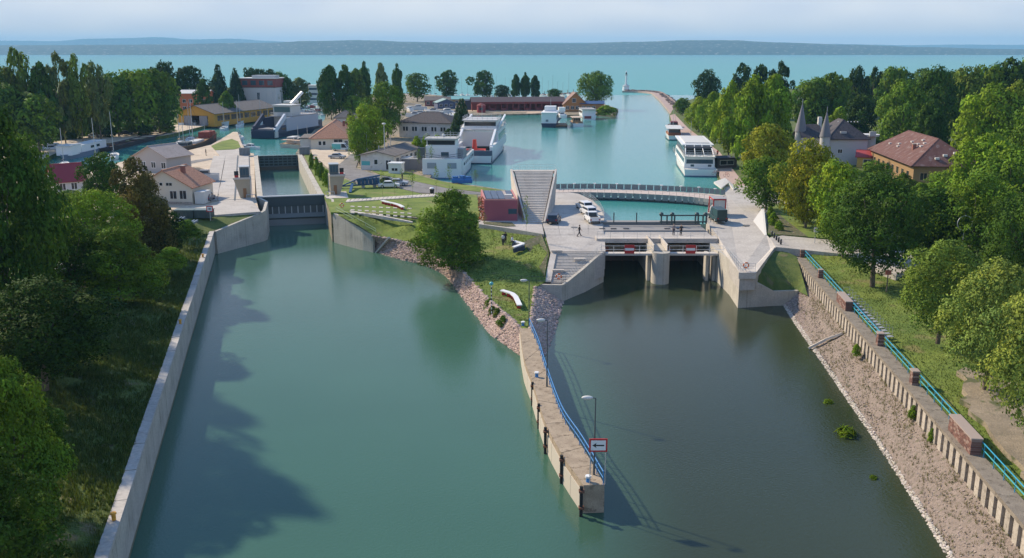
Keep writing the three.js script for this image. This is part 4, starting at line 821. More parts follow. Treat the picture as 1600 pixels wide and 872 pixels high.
for (const [px, py, L, h, l] of [[1245, 401, 0.55, 1.15, 'dark brick pillar where the blue railing begins by the footpath'], [1271, 433, 0.55, 1.1, 'small brick pillar between the footpath and the first brick block'], [1302, 470, 4.4, 1.1, 'long brick block in the railing beside the shadowed lawn'], [1364, 537, 0.75, 1.2, 'brick pillar in the railing next to the metal stands'], [1418, 597, 0.8, 1.25, 'brick pillar in the railing beside the bare dirt track'], [1490, 672, 4.6, 1.3, 'nearest long brick block on the right bank wall']]) {
  const k = rwAt(px, py, 0.42), t = thing('brick_pillar', l, 'brick pillar', rw(k, 0.95, 0.42), bankYaw, 'brick blocks on the bank wall');
  brickFaces(t, L, h, L > 1 ? 0.75 : 0.55);
}
{
  const t = thing('railing', 'turquoise and blue two-bar railing along the right bank wall', 'railing'), L = 1.06, top = bag(), mid = bag(), N = 24;
  top.rod(rw(0.005, 1.0, 1.4), rw(L, 1.0, 1.42), 0.05); mid.rod(rw(0.005, 1.0, 0.92), rw(L, 1.0, 0.95), 0.045);
  const m = mat([0.03, 0.30, 0.46], 0.4); top.to('top_rail', m, t); mid.to('lower_rail', mat([0.05, 0.36, 0.42], 0.4), t);
  for (let i = 0; i <= 44; i++) bag().rod(rw(0.005 + i * L / 45, 1.0, 0.42), rw(0.005 + i * L / 45, 1.0, 1.4), 0.035).to('post', m, t);
}
{
  const top = [-0.01, 0.06, 0.2, 0.45, 0.75, 1.05, 1.25].map((k) => rw(k, -0.05, k < 0.03 ? -1.6 : -1.45));
  top[0] = at(1256, 455, -1.9);
  const foot = A([[1216, 473, -4.3], [1240, 513, -4.3], [1272, 560, -4.3], [1322, 634, -4.3], [1392, 740, -4.3], [1470, 872, -4.3], [1560, 1030, -4.3]]);
  const e = embankment('broad pinkish to dusty stone embankment along the foot of the right bank wall', top, foot, 0, 0, 15, textured(T.stone, 4.5, 0.93, 0.06, { color: new THREE.Color().setRGB(0.68, 0.665, 0.64) }));
  const cut = (a, u0, u1) => (u) => a(lerp(u0, u1, u));
  stones(e.t, cut(e.a, 0, 0.25), cut(e.b, 0, 0.25), 0, 0, 2200, 0.1, 31, mat([0.36, 0.285, 0.25], 0.95));
  stones(e.t, cut(e.a, 0.22, 1), cut(e.b, 0.22, 1), 0, 0, 3000, 0.085, 32, dustyStone);
  stones(e.t, (u) => e.a(u).lerp(e.b(u), 0.82), (u) => e.a(u).lerp(e.b(u), 1.0), 0, 0, 4200, 0.11, 33, mat([0.50, 0.455, 0.40], 0.95));
  const s = bag(), P = A([[1264, 546, -4.05], [1290, 533, -2.8], [1316, 523, -1.7]]); s.bar(P[0].add(V(0, .15, 0)), P[1].add(V(0, .18, 0)), 0.4, 0.25).bar(P[1], P[2].add(V(0, .15, 0)), 0.4, 0.25);
  tag(s.to('concrete_strip', M.paleConcrete), 'pale concrete strip crossing the right bank stones below the pile wall', 'strip');
}
for (let i = 0; i < 15; i++) { // row of low metal stands
  const k = i / 14, p = at(lerp(1322, 1388, k), lerp(461, 526, k), 0.75), t = thing('metal_stand', NTH[i] + ' thin grey metal stand of the lawn row counted from the plaza', 'metal stand', p, 0.3, 'metal stands on the lawn');
  const b = bag().rod(V(-0.45, 0, 0), V(-0.45, 0.95, 0), 0.02, 0.02, 5).rod(V(0.45, 0, 0), V(0.45, 0.95, 0), 0.02, 0.02, 5).rod(V(-0.45, 0.95, 0), V(0.45, 0.95, 0), 0.02, 0.02, 5); b.to('frame', M.galv, t);
  bag().box(-0.5, 0, -0.25, 0.5, 0.04, 0.25).to('foot', M.galv, t);
}
for (let i = 0; i < 5; i++) { const t = thing('bollard', NTH[i] + ' dark bollard closing the footpath counted from the white triangle', 'bollard', at(lerp(1206, 1220, i / 4), lerp(369, 382, i / 4), 1.5), 0, 'dark bollards at the footpath'); bag().rod(V(0, 0, 0), V(0, 0.7, 0), 0.14, 0.12, 10).to('post', M.dark, t); bag().rod(V(0, 0.7, 0), V(0, 0.8, 0), 0.15, 0.1, 10).to('cap', M.greySteel, t); }
const post = (name, label, cat, p, h, m, r = 0.05) => { const t = thing(name, label, cat, p); bag().rod(V(0, 0, 0), V(0, h, 0), r, r * 0.8, 8).to('pole', m, t); return t; };
{ let t = post('sign_post', 'slim grey sign post on the footpath by the dark spreading tree', 'sign post', at(1273, 380, 1.5), 2.4, M.galv); bag().box(-0.25, 1.6, -0.02, 0.25, 2.3, 0.02).to('sign_plate', M.offWhite, t);
  t = post('timber_post', 'weathered timber post with a red box on the lawn under the dark tree', 'post', at(1385, 456, 0.8), 2.7, M.bark, 0.09); bag().box(-0.3, 2.1, -0.15, 0.3, 2.6, 0.15).to('box', mat([0.3, 0.08, 0.05], 0.7), t);
  t = post('basketball_hoop', 'pole with a round metal hoop standing among the right bank trees', 'pole', at(1497, 440, 1.0), 6.5, M.galv, 0.06); bag().add(new THREE.TorusGeometry(0.9, 0.05, 6, 24), new THREE.Matrix4().makeTranslation(0, 7.3, 0)).to('hoop', M.galv, t); t.name = 'hoop_pole';
  t = post('level_gauge', 'white water level gauge post with a blue cap on the grassy point', 'gauge', at(768, 489, -1.75), 3.5, M.white, 0.05); for (let i = 0; i < 7; i++) bag().rod(V(0, 0.25 + i * 0.45, 0), V(0, 0.45 + i * 0.45, 0), 0.07, 0.07, 8).to('band', M.dark, t); bag().ball(V(0, 3.6, 0), 0.26, 1, 0.9, 1).to('cap', M.teal, t);
  t = post('sign_post', 'white and red square navigation sign on a post by the left wing wall', 'sign', at(329, 345, 1.2), 1.6, M.galv); bag().box(-0.55, 1.5, -0.03, 0.55, 2.5, 0.03).to('border', M.red, t); bag().box(-0.4, 1.65, 0.031, 0.4, 2.35, 0.04).to('sign_face', M.white, t); bag().box(-0.2, 1.9, 0.041, 0.2, 2.1, 0.05).to('symbol', M.dark, t); }
// park furniture
function slabBench(label, pts, seat, foot, cat = 'bench') {
  const t = thing('bench', label, cat);
  for (let i = 0; i < pts.length - 1; i++) {
    const a = pts[i], b = pts[i + 1]; bag().bar(a.clone().setY(a.y + 0.55), b.clone().setY(b.y + 0.55 + 0.004 * i), 0.62, 0.14).to('seat', seat, t);
    const n = Math.max(2, Math.round(a.distanceTo(b) / 1.3)); for (let k = 0; k < n; k++) { const p = a.clone().lerp(b, (k + 0.4) / n); bag().box(p.x - 0.24, p.y - 0.2, p.z - 0.22, p.x + 0.24, p.y + 0.47, p.z + 0.22).to('leg', foot, t); }
  }
  return t;
}
slabBench('red footed white bench bent in a shallow angle on the grassy point', A([[784, 460, -1.7], [800, 465, -1.72], [805.5, 470, -1.73], [812, 484, -1.75]]), M.white, M.red);
slabBench('red and white curved bench on the lawn beside the lock path', A([[597, 318, 1.42], [606, 320.5, 1.42], [616, 322.5, 1.42], [624, 325, 1.42], [630, 328.5, 1.42]]), M.white, M.red);
{ const t = slabBench('dark blue V shaped bench with a white top edge on the planted slope', A([[801, 382, 0.55], [818, 386.5, 0.6], [802, 392, 0.3]]), M.white, M.navy);
  const P = A([[801, 384, 0.5], [819, 389, 0.5], [802, 394, 0.2]]); bag().bar(P[0].add(V(0, 0.2, 0)), P[1].clone().add(V(0, 0.2, 0)), 0.3, 0.6).bar(P[1].add(V(0, 0.2, 0)), P[2].add(V(0, 0.2, 0)), 0.3, 0.6).to('backrest', M.navy, t); }
slabBench('small red and white bench on the lawn beside the lock chamber', A([[489, 250, 1.42], [497, 251.5, 1.42]]), M.white, M.red);
{ // retired blue steel lock machinery on the lawn
  const t = thing('steel_relic', 'blue steel truss relic with a tapered nose displayed on the lock lawn', 'monument'), m = mat([0.025, 0.085, 0.19], 0.45, { metalness: 0.2 });
  const a = at(535, 294, 1.5), b = at(594, 291.5, 1.5); a.y = 2.1; b.y = 2.5; const d = b.clone().sub(a), k = (u, y, z = 0) => a.clone().addScaledVector(d, u).add(V(0, y, z));
  for (const z of [-0.5, 0.5]) { bag().bar(k(0, -0.1), k(0.38, 0.9, z), 0.22).to('nose_bar', m, t); bag().bar(k(0.38, 0.9, z), k(1, 1.3, z), 0.24).to('top_chord', m, t); bag().bar(k(0, -0.2), k(1, -0.35, z), 0.24).to('bottom_chord', m, t);
    for (let i = 0; i < 7; i++) bag().bar(k(0.3 + i * 0.1, 0.75 + i * 0.06, z), k(0.36 + i * 0.1, -0.3, z), 0.14).to('web_bar', m, t); }
  for (let i = 0; i < 6; i++) bag().box(k(0.45 + i * 0.1, -0.2).x - 0.3, k(0.45 + i * 0.1, -0.1).y, k(0.45 + i * 0.1, 0).z - 0.45, k(0.45 + i * 0.1, 0).x + 0.3, k(0.45 + i * 0.1, 0.9).y, k(0.45 + i * 0.1, 0).z + 0.45).to('plate', mat([0.03, 0.11, 0.23], 0.5), t);
  bag().bar(k(0.28, 0.2, 0.5), V(at(547, 301, 1.5).x, 1.5, at(547, 301, 1.5).z), 0.5, 0.3).to('anchor_leg', m, t); bag().bar(k(0.85, -0.3), k(0.85, -1.0), 0.6, 0.6).to('plinth', M.concrete, t); bag().bar(k(0.55, -0.3), k(0.55, -1.0), 0.6, 0.6).to('plinth', M.concrete, t);
}
{ const t = thing('covered_stack', 'bright blue tarpaulin bundle on the quay lawn below the ferry stern', 'covered load', at(722, 286, 1.42)), m = mat([0.04, 0.16, 0.42], 0.6); for (let i = 0; i < 3; i++) { const g = new THREE.BoxGeometry(1.5, 1.2 + 0.2 * (i % 2), 1.4, 6, 6, 6), q = g.attributes.position; for (let j = 0; j < q.count; j++) { const x = q.getX(j), y = q.getY(j), z = q.getZ(j), k = 0.8 + 0.5 * noise(x * 1.7 + i * 5, y * 1.7, z * 1.7); q.setXYZ(j, x * (y > 0 ? k * 0.85 : 1.05), y * (0.85 + 0.3 * k), z * (y > 0 ? k * 0.85 : 1.05)); } g.computeVertexNormals(); bag().add(g, new THREE.Matrix4().makeTranslation(-1.4 + i * 1.4, 0.8, 0.1 * i)).to('tarpaulin', m, t); } bag().box(-2, 0, -0.6, 2.1, 0.25, 0.6).to('pallet', M.paleWood, t); }
{ const t = thing('litter_bin', 'white topped round litter bin at the path corner by the big bush', 'bin', at(675, 301.5, 1.42)); bag().rod(V(0, 0, 0), V(0, 0.8, 0), 0.4, 0.45, 12).to('body', M.dark, t); bag().ball(V(0, 0.9, 0), 0.5, 1, 0.5, 1).to('lid', M.white, t); }
{ // red framed shelter
  const a = at(1114, 336.5, 1.5), b = at(1133, 336.5, 1.5), w = b.x - a.x, t = thing('shelter', 'red framed white panelled shelter on the plaza behind the dark van', 'shelter', a), d = -3.4, h = 2.6;
  for (const [x, z] of [[0, 0], [w, 0], [0, d], [w, d]]) bag().box(x - 0.08, 0, z - 0.08, x + 0.08, h, z + 0.08).to('post', M.red, t);
  for (const z of [0, d]) bag().box(-0.08, h, z - 0.09, w + 0.08, h + 0.18, z + 0.09).to('beam', M.red, t); for (const x of [0, w]) bag().box(x - 0.09, h + 0.002, d + 0.1, x + 0.09, h + 0.18, -0.1).to('beam', M.red, t);
  bag().box(-0.05, h + 0.181, d, w + 0.05, h + 0.26, 0.05).to('roof', mat([0.35, 0.34, 0.34], 0.7), t); bag().box(0.1, 0.05, -0.06, w / 2 - 0.02, h - 0.02, 0).to('panel', M.offWhite, t); bag().box(w / 2 + 0.02, 0.05, -0.06, w - 0.1, h - 0.02, 0).to('panel', M.offWhite, t); bag().box(w - 0.05, 0.05, d + 0.1, w + 0.03, h - 0.02, -0.1).to('side_panel', M.offWhite, t);
}
for (const [px, py, top, l] of [[602, 262, 194, 'tall pale lamp post beside the grey roofed workshop'], [611, 240, 210, 'shorter lamp post behind the grey roofed workshop'], [574, 255, 209, 'lamp post with a round head under the light green tree']]) {
  const p = at(px, py, 1.4), t = thing('lamp_post', l, 'lamp post', p), h = topHeight(p, top) ; bag().rod(V(0, 0, 0), V(0, h, 0), 0.14, 0.08, 8).to('pole', M.galv, t); bag().ball(V(0, h + 0.1, 0.15), 0.45, 1.1, 0.5, 1).to('lamp_head', M.offWhite, t);
}
// dry weeds among the stones of the right bank
function topHeight(p, py) { // height above p whose top shows at picture row py
  let a = 0, b = 80;
  for (let i = 0; i < 40; i++) { const m = (a + b) / 2, y = p.y + m - EYE, z = p.z, d = -z * CP - y * SP, up = y * CP - z * SP, row = 436 - FOC * up / d; row > py ? a = m : b = m; }
  return a;
}

// =====================================================================
// TREES AND SHRUBS
// =====================================================================
const LEAF = {};
for (const [k, c] of Object.entries({ deep: [0.031, 0.065, 0.012], dark: [0.020, 0.042, 0.010], mid: [0.060, 0.108, 0.015], fresh: [0.090, 0.150, 0.017], lime: [0.125, 0.180, 0.018], olive: [0.072, 0.105, 0.02], gold: [0.128, 0.143, 0.018], pale: [0.085, 0.130, 0.032], spruce: [0.024, 0.046, 0.026], grey: [0.080, 0.105, 0.045], rust: [0.066, 0.060, 0.022], blossom: [0.102, 0.142, 0.045] })) {
  const m = new THREE.MeshPhysicalMaterial({ vertexColors: true, roughness: 0.75, side: THREE.DoubleSide, transmission: 0.3, thickness: 0, specularIntensity: 0.1 });
  m.color.setRGB(c[0] * 2.05, c[1] * 2.0, c[2] * 1.65); m.name = 'leaf_' + k; LEAF[k] = m;
}
function crown(seed, lobes, leaves, size, o = {}) {
  const r = rng(seed), P = [], N = [], C = [], I = [], area = lobes.map((l) => l.r * l.r * (l.w || 1)), sum = area.reduce((a, b) => a + b, 0);
  const d = V(), n = V(), t = V(), b = V(), c = V(), e = V();
  lobes.forEach((l, li) => {
    const k = Math.round(leaves * area[li] / sum), tone = 0.78 + r() * 0.5, warm = 0.9 + r() * 0.25;
    for (let q = 0; q < k; q++) {
      const y = 2 * r() - 1, f = r() * 6.2832, s = Math.sqrt(1 - y * y); d.set(s * Math.cos(f), y, s * Math.sin(f));
      if (d.y < -0.35 && r() < 0.6) d.y = -d.y;
      const R = l.r * (o.fill ? Math.cbrt(0.2 + 0.8 * r()) : 0.72 + 0.36 * Math.pow(r(), 0.8)) * (1 + 0.35 * noise(d.x * 2.3 + li, d.y * 2.3, d.z * 2.3 + seed));
      c.set(l.x + d.x * R, l.y + d.y * R * (l.sy || 1), l.z + d.z * R);
      if (c.y < 0.005) continue;
      if (noise(c.x * 13 + seed, c.y * 13, c.z * 13) < -0.1 && r() < 0.8) continue;
      let deep = false; for (const m of lobes) if (m !== l && (c.x - m.x) ** 2 + ((c.y - m.y) / (m.sy || 1)) ** 2 + (c.z - m.z) ** 2 < (m.r * 0.62) ** 2) { deep = true; break; }
      if (deep && r() < 0.6) continue;
      n.set(d.x + (r() - 0.5) * 1.7, d.y + 0.25 + (r() - 0.5) * 1.7, d.z + (r() - 0.5) * 1.7).normalize();
      t.set(r() - 0.5, o.hang ? -1.2 : o.up ? 2.2 : (r() - 0.6), r() - 0.5); t.addScaledVector(n, -t.dot(n)).normalize(); b.crossVectors(n, t);
      const L = size * (0.65 + 0.7 * r()), W = L * (o.slim || 0.62), base = P.length / 3, tn2 = tone * (0.75 + 0.5 * r()), g = warm * (0.94 + 0.12 * r());
      for (const [u, v, up] of [[-0.5, 0, 0], [0, 0.5, 0.12], [0.5, 0, 0], [0, -0.5, 0.12]]) {
        P.push(c.x + t.x * u * L + b.x * v * W + n.x * up * L, c.y + t.y * u * L + b.y * v * W + n.y * up * L, c.z + t.z * u * L + b.z * v * W + n.z * up * L);
        e.copy(n).multiplyScalar(0.6).addScaledVector(d, 0.75).addScaledVector(b, v * 0.5).normalize(); N.push(e.x, e.y, e.z); C.push(tn2 * g, tn2, tn2 * (1.8 - g) * 0.95);
      }
      I.push(base, base + 2, base + 1, base, base + 3, base + 2);
    }
  });
  const g = new THREE.BufferGeometry();
  g.setAttribute('position', new THREE.Float32BufferAttribute(P, 3)); g.setAttribute('normal', new THREE.Float32BufferAttribute(N, 3)); g.setAttribute('color', new THREE.Float32BufferAttribute(C, 3)); g.setIndex(I);
  return g;
}
// lobes that fill an outline; prof(k) gives the half width at height share k
function lobesIn(seed, n, y0, y1, prof, rl, o = {}) {
  const r = rng(seed * 7 + 3), out = [];
  for (let i = 0; i < n; i++) {
    const k = (i + 0.5) / n, kk = clamp(k + (r() - 0.5) * 0.12, 0.02, 0.98), w = prof(kk) * (0.7 + 0.5 * r()), a = i * 2.39996 + r() * 0.9, lr = rl * (0.5 + 0.95 * r() * r() + 0.1), rad = Math.max(0, w - lr * 0.75) * Math.sqrt(0.25 + 0.75 * r());
    out.push({ x: Math.cos(a) * rad, y: lerp(y0 + lr * 0.6, y1 - lr * 0.9, kk), z: Math.sin(a) * rad, r: Math.min(lr, Math.max(w, 0.08)), sy: o.sy || 0.85 });
  }
  return out;
}
function limbs(seed, h0, h1, n, spread, r0, y0 = 0) {
  const r = rng(seed + 500), b = bag(), lean = V((r() - 0.5) * 0.04, 0, (r() - 0.5) * 0.04), top = V(lean.x, h0, lean.z);
  b.rod(V(0, -0.06, 0), V(lean.x * 0.5, h0 * 0.5, lean.z * 0.5), r0, r0 * 0.8, 8).rod(V(lean.x * 0.5, h0 * 0.5, lean.z * 0.5), top, r0 * 0.8, r0 * 0.68, 8);
  for (let i = 0; i < n; i++) { const a = i * 2.4 + r(), s = spread * (0.5 + 0.5 * r()), m = V(top.x + Math.cos(a) * s * 0.45, lerp(h0, h1, 0.45), top.z + Math.sin(a) * s * 0.45), e = V(top.x + Math.cos(a) * s, lerp(h0, h1, 0.7 + 0.3 * r()), top.z + Math.sin(a) * s); b.rod(top, m, r0 * 0.5, r0 * 0.34, 6).rod(m, e, r0 * 0.34, r0 * 0.1, 5); }
  return b.geo();
}
const PROTO = {};
const ell = (p) => (k) => 0.5 * Math.pow(Math.max(0, 1 - Math.pow(Math.abs(2 * k - 1), p)), 1 / p);
const egg = (k) => 0.5 * Math.pow(Math.sin(Math.PI * Math.pow(k, 0.72)), 0.75);
function proto(key, build) { const mk = build(); PROTO[key] = mk; }
const DET = { far: [6400, 0.06], mid: [15000, 0.04], near: [38000, 0.0245] };
for (const [det, [n, s]] of Object.entries(DET)) {
  const k = det === 'near' ? 2 : 3, q = (m) => Math.round(m * (det === 'far' ? 0.7 : det === 'mid' ? 1 : 1.5));
  for (let v = 0; v < k; v++) {
    proto('broad_' + det + v, () => ({ g: crown(11 + v, lobesIn(11 + v * 3, q(46), 0.06, 1.0, ell(2.6), 0.18), n, s), t: limbs(v, 0.26, 0.8, 6, 0.33, 0.026) }));
    proto('tall_' + det + v, () => ({ g: crown(31 + v, lobesIn(31 + v * 3, q(52), 0.04, 1.0, egg, 0.15, { sy: 0.8 }), n, s), t: limbs(v + 20, 0.15, 0.85, 5, 0.2, 0.02) }));
    proto('airy_' + det + v, () => ({ g: crown(51 + v, lobesIn(51 + v * 5, q(30), 0.1, 1.0, ell(1.9), 0.13, { sy: 1.0 }), n * 0.75, s * 0.95), t: limbs(v + 40, 0.22, 0.95, 9, 0.34, 0.02) }));
    proto('bush_' + det + v, () => ({ g: crown(71 + v, lobesIn(71 + v * 3, q(32), -0.08, 1.0, (x) => 0.5 * Math.sqrt(Math.max(0, 1 - x * x * 0.98)), 0.17), n, s * 1.05), t: limbs(v + 60, 0.12, 0.7, 6, 0.3, 0.02) }));
  }
}
for (let v = 0; v < 2; v++) {
  proto('reed_' + v, () => ({ g: crown(171 + v, lobesIn(171 + v, 14, -0.1, 0.5, (x) => 0.5 * Math.sqrt(Math.max(0, 1 - x)), 0.2), 300, 0.5, { up: true, slim: 0.07, fill: true }), t: limbs(v + 160, 0.3, 0.6, 8, 0.3, 0.006) }));
  proto('column_far' + v, () => ({ g: crown(91 + v, lobesIn(91 + v, 26, 0.04, 1.0, (x) => 0.5 * Math.pow(Math.sin(Math.PI * Math.pow(x, 0.6)), 0.5), 0.2, { sy: 0.6 }), 5200, 0.1), t: limbs(v + 80, 0.12, 0.8, 4, 0.1, 0.02) }));
  proto('conifer_far' + v, () => { const r = rng(v + 700), l = []; for (let i = 0; i < 15; i++) { const k = i / 15, w = 0.46 * Math.pow(1 - k, 0.85) + 0.03, m = Math.max(3, Math.round(8 * (1 - k) + 2)); for (let j = 0; j < m; j++) { const a = j / m * 6.283 + i; l.push({ x: Math.cos(a) * w * 0.62, y: 0.08 + k * 0.88, z: Math.sin(a) * w * 0.62, r: w * 0.48 + 0.015, sy: 0.42 }); } } return { g: crown(111 + v, l, 6000, 0.1, { hang: true, slim: 0.55 }), t: limbs(v + 90, 0.1, 0.9, 2, 0.02, 0.018) }; });
  proto('sapling_' + v, () => ({ g: crown(131 + v, lobesIn(131 + v, 12, 0.34, 1.0, (x) => 0.5 * Math.sin(Math.PI * Math.pow(x, 0.8)), 0.2), 230, 0.06), t: limbs(v + 95, 0.5, 0.95, 4, 0.18, 0.012) }));
}
const trunkOf = (g, parent) => { const m = new THREE.Mesh(g, M.bark); m.name = 'trunk'; parent.add(m); };
let treeCount = 0;
// kind, picture column and row of the foot, row of the top, width in the picture, leaf colour, label, extras
function tree(kind, det, px, py, top, w, leaf, label, o = {}) {
  const h0 = o.h ?? 1.25, p = o.at || at(px, py, h0), H = o.height || topHeight(p, top), W = o.width || 1.16 * w / (FOC / (-p.z * CP + (EYE - p.y - H / 2) * SP)), i = treeCount++;
  const list = Object.keys(PROTO).filter((k) => k.startsWith(kind + '_' + det)), f = PROTO[list.length ? list[i % list.length] : kind + '_' + (i % 2)];
  const t = thing(o.name || (kind === 'bush' ? 'shrub' : kind === 'conifer' ? 'conifer_tree' : kind === 'sapling' ? 'sapling' : 'leafy_tree'), label, o.cat || (kind === 'bush' ? 'shrub' : 'tree'), p, i * 1.7, o.group);
  t.scale.set(W, H, W);
  trunkOf(f.t, t); const c = new THREE.Mesh(f.g, LEAF[leaf]); c.name = 'crown'; t.add(c);
  return t;
}
const F = 'far', MD = 'mid', N = 'near';
const woodA = 'trees behind the left harbour quay';
